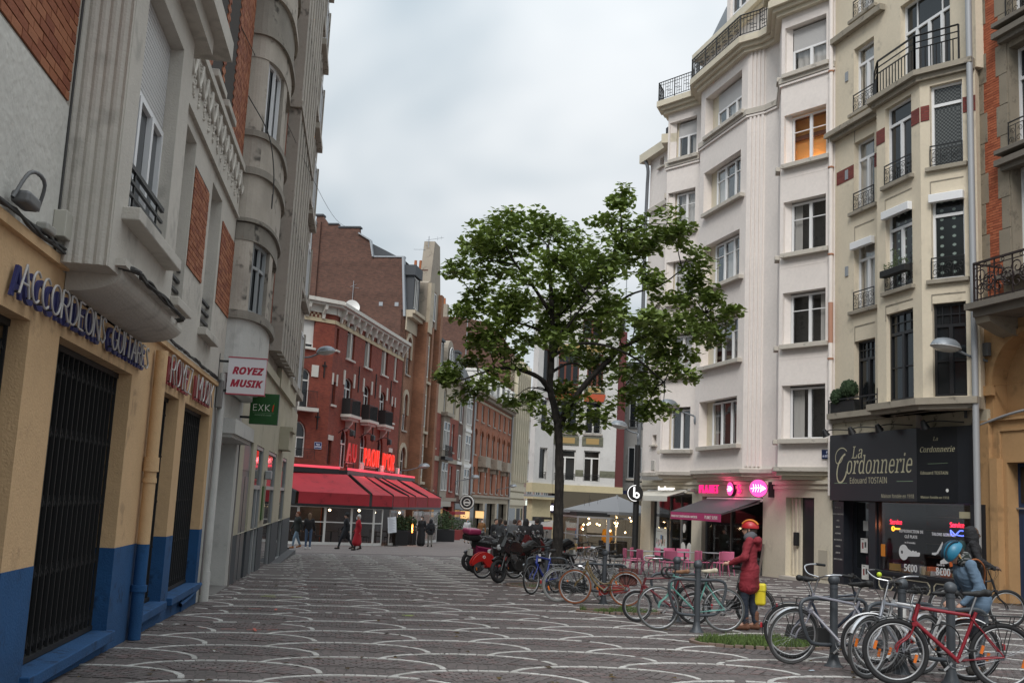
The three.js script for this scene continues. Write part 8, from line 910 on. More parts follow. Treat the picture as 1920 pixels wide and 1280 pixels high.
stand(bicycle({ label: 'black electric bicycle with yellow pannier held by the woman in red', color: [.013, .013, .014], step: 1, r: .33, tyreW: .026, battery: 1, guard: M.black, carrier: 1, pannier: [std([.62, .5, .02], .5), [-1]], flap: std([.62, .52, .03], .5), barMat: M.black, steer: -.15, spokes: 28, stand: 0, group: 'bicycles with their riders' }), [6.66, -17.0], [5.78, -17.55], 0);
stand(bicycle({ label: 'grey steel diamond framed bicycle with a turned front wheel at the grass', color: [.2, .2, .23], guard: silver, bar: 'sweep', barY: 1.08, sad: 1.0, steer: .9, lamp: 0, tyre: std([.05, .05, .05], .8), tyreW: .018, grip: M.black }), [6.25, -11.75], [5.32, -12.62], .08);
stand(bicycle({ label: 'dark blue black roadster with white tipped mudguard and rear carrier', color: [.012, .02, .035], guard: std([.012, .03, .05], .35), carrier: 1, bar: 'flat', sad: 1.0, step: 0, guardPlate: M.black, barMat: M.black }), [5.5, -13.15], [6.5, -12.75], -.07);
stand(bicycle({ label: 'silver trekking bicycle with a yellow green bell between two posts', color: [.36, .38, .42], metal: .5, guard: silver, bar: 'sweep', barY: 1.1, reflector: 1, bell: std([.4, .5, .02], .3), step: 0, fork: [.3, .31, .33], tyreW: .02, tyre: std([.045, .045, .045], .8) }), [6.72, -11.9], [5.8, -11.45], -.05);
stand(bicycle({ label: 'bright red mountain bicycle with black fittings parked at the corner rack', color: [.2, .01, .018], tube: .019, tyreW: .026, r: .35, wb: 1.1, guard: M.black, carrier: 1, bar: 'flat', barMat: M.black, barY: 1.03, sad: 1.0, reflector: 1, lock: 1, rim: M.alu, fork: [.2, .01, .018] }), [6.93, -10.66], [5.95, -10.94], .02);
stand(bicycle({ label: 'white framed bicycle half hidden behind the red mountain bicycle', color: [.5, .5, .5], guard: M.upvc, reflector: 1, bar: 'flat', barMat: M.black }), [6.95, -11.35], [6.05, -11.7], -.05);
stand(bicycle({ label: 'dark bicycle pushed by the person in the black hood', color: [.015, .015, .016], bar: 'flat', barMat: M.black, tyreW: .026, guard: 0, group: 'bicycles with their riders' }), [10.75, -18.3], [11.65, -18.05], 0);
stand(bicycle({ label: 'blue bicycle seen end on beside the tree trunk', color: [.02, .04, .22], tube: .022, guard: M.black, bar: 'flat', barMat: M.black }), [4.75, -24.6], [3.98, -23.75], .05);
stand(bicycle({ label: 'black bicycle leaning behind the lime trunk', color: [.02, .02, .02], guard: M.alu, bar: 'flat', carrier: 1 }), [6.3, -24.8], [5.75, -25.7], -.06);
stand(bicycle({ label: 'grey bicycle with a dark saddle right of the lime trunk', color: [.2, .2, .21], guard: M.black, bar: 'flat', stand: 1 }), [5.9, -23.9], [5.1, -24.4], .05);
stand(bicycle({ label: 'dark bicycle parked by the café doorway with a wicker basket', color: [.02, .02, .02], guard: M.black, bar: 'sweep', carrier: 1, pannier: [std([.2, .14, .06], .9), [1]] }), [9.4, -46.0], [10.3, -46.3], 0);
{ const B = bicycle({ name: 'share_bicycle', label: 'red public share bicycle with big red rear wheel cover', color: [.35, .012, .012], step: 1, tube: .024, r: .33, tyreW: .026, bar: 'sweep', barY: 1.1, guard: M.black, reflector: 1 }); const rx = -1.04 * .44; for (const s of [-1, 1]) { const pts = [[rx - .36, .36]]; for (let i = 0; i <= 10; i++) { const a = 2.9 - i / 10 * 2.4; pts.push([rx + Math.cos(a) * .4, .33 + Math.sin(a) * .4]); } pts.push([rx + .42, .3], [rx + .1, .34], [rx - .05, .5], [rx - .2, .46]); mb().extrude(pts, .02, new THREE.Matrix4().makeTranslation(0, 0, s * .07 - .01), .006).build(B, 'wheel_cover', std([.4, .014, .012], .35)); part(B.children[B.children.length - 1], 'emblem', mb().torus(V(rx - .02, .6, s * .088), .035, .01, 'z', 4, 14).geo(), M.whitePaint); } stand(B, [3.5, -29.8], [4.5, -30.2], .04); }
// ------------------------------------------------------------------ motorcycles and scooters
function motorbike(o) {
  const T = thing(o.name ?? 'parked_motorcycle', o.label, o.cat ?? 'motorcycle', [0, 0, 0], 0, 'motorcycles parked beside the tree'), b = std(o.color, .25, 0), r = o.r ?? .31, fx = .72, rx = -.7;
  for (const [x, w] of [[fx, .055], [rx, .075]]) { const W = mb().torus(V(x, r, 0), r - w, w, 'z', 10, 36).build(T, 'wheel', M.rubber); part(W, 'rim', mb().torus(V(x, r, 0), r - w * 2, .02, 'z', 6, 30).geo(), M.darkPaint); const s = mb(); for (let i = 0; i < 5; i++) { const a = i * 1.2566; s.bar(V(x, r, 0), V(x + Math.cos(a) * (r - w * 2), r + Math.sin(a) * (r - w * 2), 0), .035, .03); } s.cyl(V(x, r, -.06), V(x, r, .06), .045); part(W, 'spokes', s.geo(), M.darkPaint); part(W, 'brake_disc', mb().cyl(V(x, r, .062), V(x, r, .068), .13, .13, 20).geo(), M.steel); }
  const f = mb(); for (const s of [-1, 1]) f.cyl(V(fx, r, s * .09), V(fx - .32, 1.0, s * .09), .028, .022, 10); f.box(fx - .4, fx - .26, .94, .98, -.11, .11).build(T, 'fork', M.darkPaint); mb().torus(V(fx, r, 0), r + .03, .045, 'z', 6, 16, 1.5, .9).build(T, 'front_mudguard', b);
  const prof = (pts, d, nm, m, z = 0, bev = .05) => mb().extrude(pts, d, new THREE.Matrix4().makeTranslation(0, 0, z - d / 2), bev).build(T, nm, m);
  if (o.scooter) { prof([[-.75, .5], [-.2, .42], [-.05, .3], [.3, .26], [.42, .34], [.5, .95], [.36, 1.0], [.28, .5], [.0, .46], [-.1, .72], [-.78, .82]], .3, 'bodywork', b); prof([[-.8, .84], [-.1, .78], [.0, .86], [-.3, .92], [-.82, .98]], .22, 'seat', M.black); prof([[.36, .95], [.56, .92], [.5, 1.16], [.42, 1.2]], .2, 'windscreen', std([.03, .03, .032], .1)); }
  else { prof([[-.1, .78], [.38, .82], [.42, .92], [.25, 1.06], [.0, 1.04], [-.14, .92]], .2, 'fuel_tank', b); prof([[-.85, 1.0], [-.5, .86], [-.1, .8], [-.05, .88], [-.4, .94], [-.7, 1.06]], .16, 'seat', M.black); prof([[-.16, .34], [.12, .32], [.16, .5], [.1, .58], [-.14, .56]], .2, 'engine', M.black, 0, .03); { const fn = mb(); for (let i = 0; i < 6; i++) fn.rbox(.0 + i * .022, .2 + i * .022, .56 + i * .03, .575 + i * .03, -.13, .13, .006, 1); fn.build(T, 'cooling_fins', M.steel); } mb().tube([V(.3, .92, .1), V(.32, .6, .12), V(.2, .36, .12), V(-.2, .36, .12), V(-.3, .7, .11)], .022, 20, 6).tube([V(.3, .92, -.1), V(.32, .6, -.12), V(.2, .36, -.12), V(-.2, .36, -.12), V(-.3, .7, -.11)], .022, 20, 6).build(T, 'frame', M.black); mb().tube([V(.3, .5, .08), V(.34, .32, .1), V(.1, .24, .14), V(-.2, .3, .16)], .022, 14, 6).build(T, 'exhaust_header', M.steel); prof([[.38, .74], [.6, .82], [.64, .94], [.5, 1.14], [.4, 1.06]], .16, 'fairing', b, 0, .06); prof([[-.9, .95], [-.5, .82], [-.55, .76], [-.95, .88]], .14, 'tail', b); mb().cyl(V(-.2, .3, .16), V(-.8, .5, .2), .05, .065, 12).build(T, 'exhaust', M.steel); mb().bar(V(0, .36, .1), V(rx, r, .1), .07, .04).bar(V(0, .36, -.1), V(rx, r, -.1), .07, .04).build(T, 'swing_arm', M.darkPaint); }
  const hl = mb().sphere(V(o.scooter ? .56 : .66, o.scooter ? .82 : .92, 0), .09, 14, 10, [.6, .9, 1.1]).build(T, 'headlight', o.lit ? new THREE.MeshStandardMaterial({ color: 0xffffff, emissive: 0xffffff, emissiveIntensity: 1.2 }) : std([.35, .36, .37], .1));
  mb().tube([V(.36, 1.06, -.36), V(.4, 1.04, -.15), V(.42, 1.02, 0), V(.4, 1.04, .15), V(.36, 1.06, .36)], .016, 14, 6).build(T, 'handlebar', M.iron); for (const s of [-1, 1]) { const m = mb().cyl(V(.4, 1.06, s * .24), V(.44, 1.26, s * .34), .008).build(T, 'mirror', M.iron); part(m, 'mirror_glass', mb().sphere(V(.44, 1.3, s * .36), .07, 12, 8, [.25, .7, 1]).geo(), M.chrome); }
  mb().cyl(V(-.05, .26, -.1), V(-.12, .01, -.28), .014).build(T, 'side_stand', M.steel); mb().box(-.98, -.9, .55, .75, -.1, .1).build(T, 'number_plate', M.whitePaint);
  if (o.box) { const bx = mb().rbox(-1.15, -.72, 1.0, 1.18, -.24, .24, .06, 3).build(T, 'top_case', M.black); part(bx, 'lid', mb().rbox(-1.16, -.71, 1.18, 1.36, -.245, .245, .07, 3).geo(), std(o.box, .3)); }
  return T;
}
stand(motorbike({ label: 'black sport motorcycle parked nose out beside the tree', color: [.012, .012, .013] }), [4.85, -28.75], [3.75, -27.75], .09);
stand(motorbike({ name: 'parked_scooter', cat: 'scooter', label: 'dark touring scooter with a pink lidded top case', color: [.2, .012, .06], scooter: 1, box: [.32, .03, .1] }), [3.7, -32.6], [5.0, -33.1], .07);
stand(motorbike({ name: 'parked_scooter', cat: 'scooter', label: 'black scooter parked behind the red share bicycle', color: [.013, .013, .014], scooter: 1 }), [4.3, -31.6], [5.5, -31.2], .07);
stand(motorbike({ label: 'black motorcycle with dark red tank behind the sport motorcycle', color: [.12, .01, .012] }), [6.1, -32.4], [5.0, -31.5], .08);
stand(motorbike({ label: 'black motorcycle standing furthest down the row of parked machines', color: [.014, .014, .015] }), [6.9, -34.6], [5.8, -34.0], .08);
stand(motorbike({ name: 'parked_scooter', cat: 'scooter', label: 'black scooter with a tall dark screen among the parked machines', color: [.014, .014, .015], scooter: 1 }), [4.6, -36.2], [5.8, -36.4], .07);
stand(motorbike({ label: 'black motorcycle with a grey tank beside the pink top case scooter', color: [.05, .05, .055] }), [4.9, -34.4], [3.8, -34.0], .08);
stand(motorbike({ name: 'parked_scooter', cat: 'scooter', label: 'dark scooter with a lit round lamp behind the row of machines', color: [.014, .014, .016], scooter: 1, lit: 1 }), [5.4, -38.2], [4.3, -37.6], .07);
// ------------------------------------------------------------------ people: bodies meshed from joint skeletons (surface nets over a blended capsule field)
function netMesh(bones, cell, k) {
  const lo = V(1e9, 1e9, 1e9), hi = V(-1e9, -1e9, -1e9); for (const [a, b, ra, rb] of bones) { const m = Math.max(ra, rb) + cell * 2; for (const p of [a, b]) { lo.min(V(p[0] - m, p[1] - m, p[2] - m)); hi.max(V(p[0] + m, p[1] + m, p[2] + m)); } }
  const nx = Math.ceil((hi.x - lo.x) / cell) + 1, ny = Math.ceil((hi.y - lo.y) / cell) + 1, nz = Math.ceil((hi.z - lo.z) / cell) + 1, F = new Float32Array(nx * ny * nz).fill(9);
  const B = bones.map(([a, b, ra, rb, sx = 1, sz = 1]) => { const d = [b[0] - a[0], b[1] - a[1], b[2] - a[2]]; return { a, d, L: d[0] * d[0] + d[1] * d[1] + d[2] * d[2] || 1e-9, ra, rb, sx, sz }; });
  for (const b of B) {      // blend each bone in, over its own neighbourhood only
    const m = Math.max(b.ra, b.rb) * Math.max(1, 1 / Math.min(b.sx, b.sz)) * 1.4 + k * 2 + cell * 2, e = [b.a[0] + b.d[0], b.a[1] + b.d[1], b.a[2] + b.d[2]]; const r = (ax, n, c0) => [Math.max(0, Math.floor((Math.min(b.a[ax], e[ax]) - m - c0) / cell)), Math.min(n - 1, Math.ceil((Math.max(b.a[ax], e[ax]) + m - c0) / cell))];
    const [x0, x1] = r(0, nx, lo.x), [y0, y1] = r(1, ny, lo.y), [z0, z1] = r(2, nz, lo.z);
    for (let z = z0; z <= z1; z++) for (let y = y0; y <= y1; y++) for (let x = x0; x <= x1; x++) {
      const px = lo.x + x * cell - b.a[0], py = lo.y + y * cell - b.a[1], pz = lo.z + z * cell - b.a[2]; const t = clamp((px * b.d[0] + py * b.d[1] + pz * b.d[2]) / b.L), qx = (px - b.d[0] * t) / b.sx, qy = py - b.d[1] * t, qz = (pz - b.d[2] * t) / b.sz, v = Math.sqrt(qx * qx + qy * qy + qz * qz) - (b.ra + (b.rb - b.ra) * t), i = (z * ny + y) * nx + x, o = F[i]; const h = clamp(.5 + .5 * (o - v) / k); F[i] = lerp(o, v, h) - k * h * (1 - h);
    }
  }
  const id = new Int32Array(nx * ny * nz).fill(-1), P = [], idx = [], at = (x, y, z) => F[(z * ny + y) * nx + x];
  for (let z = 0; z < nz - 1; z++) for (let y = 0; y < ny - 1; y++) for (let x = 0; x < nx - 1; x++) { let s = 0, cx = 0, cy = 0, cz = 0, n = 0; const v = []; for (let i = 0; i < 8; i++) { const q = at(x + (i & 1), y + (i >> 1 & 1), z + (i >> 2)); v.push(q); if (q < 0) s++; } if (s === 0 || s === 8) continue; for (const [a, b] of [[0, 1], [2, 3], [4, 5], [6, 7], [0, 2], [1, 3], [4, 6], [5, 7], [0, 4], [1, 5], [2, 6], [3, 7]]) if ((v[a] < 0) !== (v[b] < 0)) { const t = v[a] / (v[a] - v[b]); cx += lerp(a & 1, b & 1, t); cy += lerp(a >> 1 & 1, b >> 1 & 1, t); cz += lerp(a >> 2, b >> 2, t); n++; } id[(z * ny + y) * nx + x] = P.length / 3; P.push(lo.x + (x + cx / n) * cell, lo.y + (y + cy / n) * cell, lo.z + (z + cz / n) * cell); }
  const I = (x, y, z) => id[(z * ny + y) * nx + x], q = (a, b, c, d, f) => { if (f) idx.push(a, b, c, a, c, d); else idx.push(a, c, b, a, d, c); };
  for (let z = 1; z < nz - 1; z++) for (let y = 1; y < ny - 1; y++) for (let x = 1; x < nx - 1; x++) { const s = at(x, y, z) < 0; if (s !== at(x + 1, y, z) < 0) q(I(x, y - 1, z - 1), I(x, y, z - 1), I(x, y, z), I(x, y - 1, z), s); if (s !== at(x, y + 1, z) < 0) q(I(x - 1, y, z - 1), I(x - 1, y, z), I(x, y, z), I(x, y, z - 1), s); if (s !== at(x, y, z + 1) < 0) q(I(x - 1, y - 1, z), I(x, y - 1, z), I(x, y, z), I(x - 1, y, z), s); }
  const g = new THREE.BufferGeometry(); g.setAttribute('position', new THREE.Float32BufferAttribute(P, 3)); g.setAttribute('uv', new THREE.Float32BufferAttribute(new Float32Array(P.length / 3 * 2).map((_, i) => P[(i >> 1) * 3 + (i & 1)]), 2)); g.setIndex(idx); g.computeVertexNormals(); return g;
}
const skinM = std([.4, .23, .165], .55), skinD = std([.08, .045, .03], .55), clothM = new Map();
const cloth = c => { const k = c.join(); if (!clothM.has(k)) clothM.set(k, new THREE.MeshStandardMaterial({ color: lin(...c), roughness: .85, bumpMap: grainB, bumpScale: .003 })); return clothM.get(k); };
function hand(w, dir, palmN, sgn) {         // palm, four fingers of unequal length and a side thumb, lightly curled round what they hold
  const d = V(...dir).normalize(), n = V(...palmN).normalize(), s = d.clone().cross(n).normalize().multiplyScalar(sgn), W = V(...w), at = (f, a, c) => W.clone().addScaledVector(d, f).addScaledVector(s, a).addScaledVector(n, c).toArray(), B = [[at(.0, 0, 0), at(.07, 0, 0), .022, .03, 1, 1]];
  [[-.028, .066], [-.01, .074], [.01, .07], [.028, .055]].forEach(([a, L]) => { const p0 = at(.075, a, 0), p1 = at(.075 + L * .5, a * 1.05, .012), p2 = at(.075 + L * .62, a * 1.05, .012 + L * .42); B.push([p0, p1, .0095, .0088], [p1, p2, .0088, .0075]); }); B.push([at(.02, -.026, .004), at(.05, -.05, .018), .012, .0095], [at(.05, -.05, .018), at(.08, -.048, .034), .0095, .008]); return B;
}
function crease(g, a) {          // folds of cloth: slanting ridges that gather and fade
  if (!a) return g; const p = g.attributes.position, n = g.attributes.normal; for (let i = 0; i < p.count; i++) { const x = p.getX(i), y = p.getY(i), z = p.getZ(i), s = x * .8 + z * 1.1, w = fbm(s * 5 + 3, y * 5, 2), f = Math.abs(vnoise(s * 9 + w * 5 + 20, y * 26 + s * 9 + w * 6) - .5) * 2, q = (f - .5) * a + (fbm(s * 4 + 50, y * 7 + 9, 2) - .5) * a * 2.2; p.setXYZ(i, x + n.getX(i) * q, y + n.getY(i) * q, z + n.getZ(i) * q); } g.computeVertexNormals(); return g;
}
function person(o) {
  const T = thing('person', o.label, 'person', [o.x, GY(o.x, o.z) + .012, o.z], o.face, o.group), k = (o.h ?? 1.72) / 1.75, near = o.near, cell = near ? .013 : .034, S = p => p.map(v => v * k), st = o.stride ?? .04, w = o.build ?? 1, bend = o.bend ?? 0;
  const hipY = .92, rot = ([x, y, z]) => { const dy = y - hipY; return [x, hipY + dy * Math.cos(bend) - z * Math.sin(bend), z * Math.cos(bend) + dy * Math.sin(bend)]; };
  const J = { pel: [0, .94, 0], chest: rot([0, 1.3, .01]), nk: rot([0, 1.47, .0]), hd: rot([0, 1.6, .02]) }; const nod = o.nod ?? 0; if (nod) { const h = J.hd; J.hd = [J.nk[0], J.nk[1] + .12 * Math.cos(bend + nod), J.nk[2] + .12 * Math.sin(bend + nod)]; }
  const side = s => { const z = s * st, up = Math.abs(st) > .1 && s < 0 ? .06 : 0; return { hip: [s * .095, .92, 0], knee: [s * .1, .5, z * .55 + .035], ank: [s * .1, .09 + up, z - .02], toe: [s * .12, .035 + up * .3, z + .13], sh: rot([s * .18 * w, 1.42, 0]), el: o.el ? o.el(s) : rot([s * .25 * w, 1.14, -.03 - s * st * .3]), wr: o.wr ? o.wr(s) : rot([s * .26 * w, .9, .05 - s * st * .6]) }; };
  const A = side(1), C = side(-1), m = mb(), bn = (a, b, ra, rb, sx, sz) => [S(a), S(b), ra * k, rb * k, sx, sz];
  const hdTop = [J.hd[0], J.hd[1] + .045 * Math.cos(bend + nod), J.hd[2] + .045 * Math.sin(bend + nod)], fwd = V(0, -Math.sin(bend + nod), Math.cos(bend + nod)), upv = V(0, Math.cos(bend + nod), Math.sin(bend + nod)), hp = (f, u, x = 0) => [J.hd[0] + x, J.hd[1] + fwd.y * f + upv.y * u, J.hd[2] + fwd.z * f + upv.z * u];
  const body = [bn(hp(-.01, .04), hp(.005, -.03), .098, .085, .8, 1), bn(hp(.03, -.06), hp(.05, -.075), .05, .04), bn(hp(.09, .0), hp(.108, -.025), .014, .017), bn(hp(0, -.01, .078), hp(0, .015, .078), .02, .016), bn(hp(0, -.01, -.078), hp(0, .015, -.078), .02, .016), bn(J.nk, hp(-.01, -.05), .055, .052), bn(J.chest, J.nk, .13 * w, .07, 1.1, .75), bn(J.pel, J.chest, .125 * w, .135 * w, 1.1, .72)];
  for (const s of [A, C]) body.push(bn(s.hip, s.knee, .075, .05), bn(s.knee, s.ank, .048, .034), bn(s.ank, s.toe, .036, .03), bn(s.sh, s.el, .05, .038), bn(s.el, s.wr, .036, .026), ...(near ? [] : [bn(s.wr, [s.wr[0], s.wr[1] - .1, s.wr[2] + .03], .026, .03, 1, .6)]));
  let bg = netMesh(body, cell, .03); if (near && o.hands !== 0) { const gs = [bg.toNonIndexed()]; for (const [s, sg] of [[A, 1], [C, -1]]) { const d = [s.wr[0] - s.el[0], s.wr[1] - s.el[1], s.wr[2] - s.el[2]]; gs.push(netMesh(hand(S(s.wr), o.handDir ?? d, o.palm ?? [-sg, 0, .3], sg).map(b => [b[0], b[1], b[2] * 1.0, b[3]]), .0045, .01).toNonIndexed()); } bg = mergeGeometries(gs); }
  const Bd = part(T, 'body', bg, o.skin ?? skinM); for (const x of [-.033, .033]) part(T, 'eye', new THREE.SphereGeometry(.011 * k, 8, 6).translate(...S(hp(.09, .012, x))), M.black); part(T, 'mouth', new THREE.SphereGeometry(.02 * k, 8, 6).scale(1.1, .35, .5).translate(...S(hp(.092, -.06))), std([.3, .08, .07], .6));
  const e = .016, L = o.coat ?? .86, tp = [bn(J.chest, J.nk, .145 * w + e, .075, 1.12, .8), bn([0, Math.max(.95, L), 0], J.chest, .135 * w + e, .15 * w + e, 1.12, .8)]; if (L < .94) for (const s of [A, C]) tp.push(bn([s.hip[0] * .5, .95, 0], [s.hip[0] * .75 + (s.knee[0] - s.hip[0]) * .3, L, lerp(0, s.knee[2], clamp((.92 - L) / .42)) * .8], .145 * Math.max(w, 1), .13 * Math.max(w, 1) + (o.flare ?? 0), 1.05, .98)); for (const s of [A, C]) tp.push(bn(s.sh, s.el, .066 + e * .4, .052), bn(s.el, s.wr, .05, .04)); if (o.hood) tp.push(bn(hp(-.05, .03), hp(-.03, -.05), .125, .12, .9, 1), bn(J.nk, hp(-.03, -.07), .11, .115)); if (o.hoodDown) tp.push(bn(rot([-.08, 1.43, -.12]), rot([.08, 1.43, -.12]), .065, .065), bn(rot([0, 1.3, -.14]), rot([0, 1.42, -.13]), .04, .07)); if (o.collar) tp.push(bn(rot([0, 1.45, 0]), rot([0, 1.49, .01]), .085, .08));
  part(T, o.topName ?? 'jacket', crease(netMesh(tp, near ? .0105 : .032, .035), near ? .011 : 0), cloth(o.top));
  const lg = [bn([-.06, .95, 0], [.06, .95, 0], .115 * w, .115 * w, 1, .9)]; for (const s of [A, C]) lg.push(bn(s.hip, s.knee, .09, .066), bn(s.knee, [s.ank[0], s.ank[1] + .02, s.ank[2]], .064, .052)); part(T, 'trousers', crease(netMesh(lg, near ? .012 : .032, .02), near ? .008 : 0), cloth(o.leg ?? [.03, .04, .06]));
  const sh2 = []; for (const s of [A, C]) sh2.push(bn([s.ank[0], s.ank[1] - .045, s.ank[2] - .03], s.toe, .047, .042), bn(s.ank, [s.ank[0], s.ank[1] + (o.boot ?? .03), s.ank[2]], .048, .05)); part(T, 'shoes', netMesh(sh2, near ? .011 : .028, .015), cloth(o.shoe ?? [.03, .025, .02]));
  if (o.hair && !o.hood) { const hr = [bn(hp(-.025, .055), hp(-.03, .0), .104, .098, .86, 1)]; if (o.long) hr.push(bn(hp(-.07, 0), hp(-.085, -.15), .075, .06, 1.1, .7)); part(T, 'hair', netMesh(hr, near ? .012 : .03, .02), cloth(o.hair)); }
  if (o.hat) part(T, 'hat', netMesh([bn(hp(-.01, .07), hp(-.015, .09), .108, .09)], .03, .01), cloth(o.hat));
  if (o.mask) part(T, 'face_mask', netMesh([bn(hp(.07, -.03), hp(.068, -.07), .05, .045)], .02, .01), cloth(o.mask));
  if (o.scarf) part(T, 'scarf', netMesh([bn(rot([-.06, 1.475, .02]), rot([.06, 1.475, .02]), .085, .085), bn(rot([-.05, 1.5, -.03]), rot([.05, 1.51, -.02]), .075, .075)], .014, .03), o.scarf);
  if (o.helmet) { const H = new THREE.Group(), q = new THREE.Quaternion().setFromAxisAngle(V(1, 0, 0), bend + nod); const shell = mb().add(new THREE.SphereGeometry(.128, 28, 14, 0, 6.2832, 0, Math.PI * .54).scale(.86, .95, 1.1)); const He = part(T, 'helmet', shell.geo(), std(o.helmet, .4)); He.position.set(...S(hp(-.012, .04))); He.quaternion.copy(q); const v = mb(); for (const x of [-.06, 0, .06]) v.add(new THREE.TorusGeometry(.124, .012, 6, 24, 2.2).rotateZ(.47).rotateY(Math.PI / 2).scale(1, .96, 1.1).translate(x, Math.abs(x) * -.12 + .004, 0)); part(He, 'vent', v.geo(), cloth(o.helmet2 ?? [.01, .012, .015])); part(He, 'chin_strap', mb().tube([V(.1, -.03, .02), V(.085, -.12, .045), V(.0, -.17, .07), V(-.085, -.12, .045), V(-.1, -.03, .02)], .008, 16, 5).geo(), cloth(o.strap ?? [.02, .02, .02])); }
  if (o.bag) { const [pts, c, pos] = o.bag; part(T, 'bag_strap', mb().tube(pts.map(p => V(...S(p))), .012, 30, 5).geo(), cloth(c)); part(T, 'shoulder_bag', mb().rbox(pos[0] - .05, pos[0] + .05, pos[1] - .13, pos[1] + .13, pos[2] - .15, pos[2] + .15, .03, 2).geo(), cloth(c)); }
  if (o.backpack) part(T, 'backpack', netMesh([bn(rot([0, 1.15, -.2]), rot([0, 1.38, -.19]), .12, .11, 1.1, .8)], .03, .02), cloth(o.backpack));
  return T;
}
const R2 = Math.PI / 180, jeans = [.06, .1, .17], blk = [.012, .012, .014], navy = [.014, .017, .024];
person({ x: -3.32, z: -50.2, face: 100 * R2, label: 'person in a pink hooded jacket stepping past the building corner', top: [.42, .06, .12], leg: blk, hair: [.03, .02, .015], stride: .2, collar: 1 });
person({ x: -2.8, z: -52.1, face: -60 * R2, label: 'person with reddish hair in dark jacket and light jeans walking left', top: [.018, .022, .02], leg: [.16, .23, .3], hair: [.16, .05, .02], stride: .24, shoe: [.3, .12, .04], h: 1.75 });
person({ x: -2.2, z: -51.1, face: 185 * R2, label: 'person in a black top and blue jeans facing the glazed terrace', top: blk, leg: jeans, hair: [.16, .1, .06], long: 1, stride: .03, shoe: [.6, .6, .58], h: 1.68, coat: .98 });
person({ x: -.48, z: -52.9, face: -90 * R2, label: 'person in a long black coat striding left beside the red coat', top: [.013, .014, .018], leg: navy, hair: [.02, .018, .016], stride: .34, coat: .6, hat: [.014, .014, .016], h: 1.76 });
person({ x: .1, z: -51.7, face: -80 * R2, label: 'white haired person in a long bright red coat and mask', top: [.36, .01, .02], leg: blk, hair: [.5, .49, .47], stride: .16, coat: .38, flare: .05, mask: [.6, .62, .64], h: 1.7 });
person({ x: 3.85, z: -63.4, face: -30 * R2, label: 'person in a long black dress standing at the terrace entrance', top: blk, leg: blk, hair: [.02, .015, .012], coat: .18, flare: .06, mask: [.6, .6, .6], h: 1.76 });
person({ x: 4.3, z: -62.3, face: 190 * R2, label: 'person with dark backpack, blue hood and pale trousers waiting by the terrace', top: [.016, .018, .022], leg: [.16, .15, .13], hood: 1, backpack: [.012, .012, .014], h: 1.6 });
person({ x: 7.75, z: -75, face: 10 * R2, label: 'person in a white jacket and blue mask in the far street', top: [.42, .43, .44], leg: [.25, .25, .25], hair: [.05, .03, .02], mask: [.2, .35, .5], stride: .12, group: 'crowd in the street' });
person({ x: 8.55, z: -73, face: 0, label: 'person in a brown open jacket beyond the parked machines', top: [.16, .075, .025], leg: blk, hair: [.03, .02, .015], mask: [.6, .6, .6], group: 'crowd in the street' });
const crowd = [[8.1, -62, 20, blk, 'person in black walking beyond the parked scooters'], [7.9, -58.5, 120, [.035, .037, .04], 'person in a charcoal jacket at the left of the crowd'], [8.5, -61, 200, [.02, .025, .04], 'person in navy half hidden in the crowd'], [8.1, -55.5, 150, [.055, .057, .06], 'broad person in a grey jacket bending over the scooters'], [8.8, -57.5, 40, [.06, .02, .015], 'person with auburn hair among the crowd'], [7.55, -47.5, 190, blk, 'broad person in a black padded coat by the scooters'], [9.7, -61, 30, [.03, .04, .03], 'person in dark green behind the black padded coat'], [10.4, -64.5, 0, [.1, .06, .05], 'person with pale hair before the shop poster'], [10.5, -62.5, 180, [.06, .07, .05], 'person in a red knitted hat before the shop poster'], [8.75, -51.5, 170, blk, 'tall person in a long black coat right of the crowd'], [9.25, -57.8, 90, navy, 'person in a dark parka beside the poster stand'], [12.0, -62.6, -20, blk, 'person in a dark suit at the café doorway']];
crowd.forEach(([x, z, a, c, label], i) => person({ x: x * [.78, .8, .78, .82, .8, .86, .82, 1, 1, .86, .84, 1][i], z: z * [.78, .8, .78, .82, .8, .86, .82, 1, 1, .86, .84, 1][i], face: a * R2, label, top: c, leg: i % 3 ? blk : navy, hair: i === 4 ? [.1, .03, .015] : i === 7 ? [.4, .36, .3] : [.025, .018, .014], long: i % 3 === 1, coat: i === 9 ? .45 : .82, h: [1.72, 1.74, 1.66, 1.78, 1.68, 1.74, 1.7, 1.66, 1.68, 1.8, 1.72, 1.74][i], stride: i % 2 ? .05 : .14, hat: i === 8 ? [.2, .02, .03] : 0, build: i === 5 || i === 3 ? 1.25 : 1, bend: i === 3 ? .45 : 0, hood: i === 5, group: 'crowd in the street' }));
person({ x: 12.55, z: -52.6, face: 170 * R2, label: 'person in a yellow shirt inside the café terrace', top: [.6, .28, .02], leg: [.05, .08, .2], hair: [.03, .02, .015], topName: 'shirt', h: 1.65 });
person({ x: 10.9, z: -51.4, face: 60 * R2, label: 'person with a blue bag inside the café terrace', top: [.03, .03, .035], leg: blk, hair: [.03, .02, .015], h: 1.6, backpack: [.05, .2, .5] });
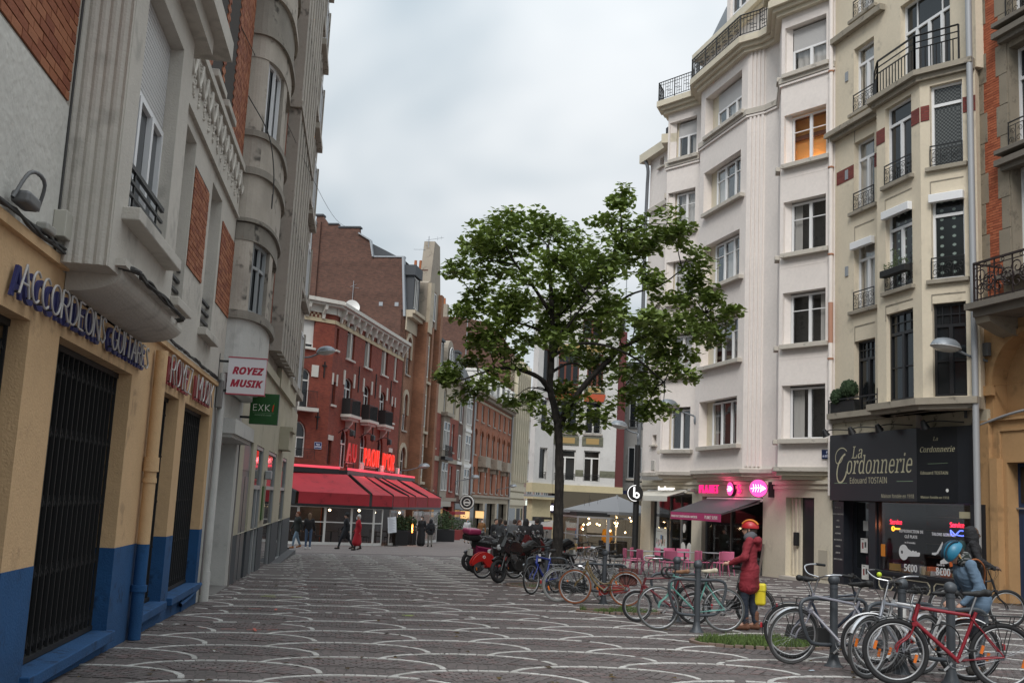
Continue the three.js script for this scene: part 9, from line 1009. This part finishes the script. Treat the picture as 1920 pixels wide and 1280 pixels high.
// woman in red with her bicycle
const check = new THREE.MeshStandardMaterial({ map: tex(128, .12, (u, v) => { const a = hash2(Math.floor(u * 10), Math.floor(v * 10)); return a > .55 ? [.42, .42, .42] : a > .3 ? [.12, .14, .13] : [.06, .1, .08]; }), roughness: .9 });
person({ x: 6.42, z: -16.8, face: -118 * R2, label: 'cyclist in a red hooded jacket and red helmet holding the black bicycle', near: 1, h: 1.74, build: .9, top: [.19, .013, .022], leg: [.012, .018, .03], shoe: [.13, .055, .03], boot: .16, hoodDown: 1, collar: 1, hair: [.03, .018, .012], helmet: [.4, .016, .02], helmet2: [.5, .16, .02], coat: .7, flare: .015, scarf: cloth([.09, .09, .1]), stride: .07, el: s => [s * .27, 1.16, .06], wr: s => [s * .2, 1.04, .3], palm: [0, -1, 0], handDir: [0, 0, 1] });
person({ x: 7.42, z: -11.95, face: -95 * R2, label: 'cyclist in a denim jacket and blue helmet bending over the bike racks', near: 1, h: 1.6, top: [.09, .14, .2], leg: [.012, .014, .022], shoe: [.03, .025, .02], hair: [.02, .014, .01], helmet: [.02, .16, .26], helmet2: [.01, .03, .05], strap: [.5, .3, .08], bend: .36, nod: .6, scarf: check, stride: .05, coat: .86, el: s => [s * .26, 1.1, .12], wr: s => [s * .2, .9, .3], palm: [0, 0, -1], bag: [[[.12, 1.42, .2], [.12, 1.46, .08], [.06, 1.38, -.05], [-.06, 1.2, -.12], [-.17, 1.0, -.1], [-.22, .8, -.02]], [.24, .075, .02], [-.24, .66, -.02]] });
person({ x: 11.55, z: -18.75, face: 60 * R2, label: 'person in a black hooded coat pushing a dark bicycle past the cobbler', near: 1, h: 1.8, top: [.011, .011, .013], leg: blk, hood: 1, skin: skinD, coat: .75, build: 1.12, el: s => [s * .28, 1.15, .1], wr: s => [s * .24, 1.02, .34], palm: [0, -1, 0], handDir: [0, 0, 1], stride: .12, backpack: [.01, .03, .03] });
// small litter on the setts
single('paper_scrap', boxUV(new THREE.BoxGeometry(.07, .004, .03)), std([.45, .55, .62], .7), 'pale blue paper scrap on the setts before the grass pit', 'litter', [5.35, GY(5.35, -12) + .02, -12], .4);
scene.traverse(o => { if (o.isMesh) { o.castShadow = true; o.receiveShadow = true; } });
renderer.render(scene, camera);
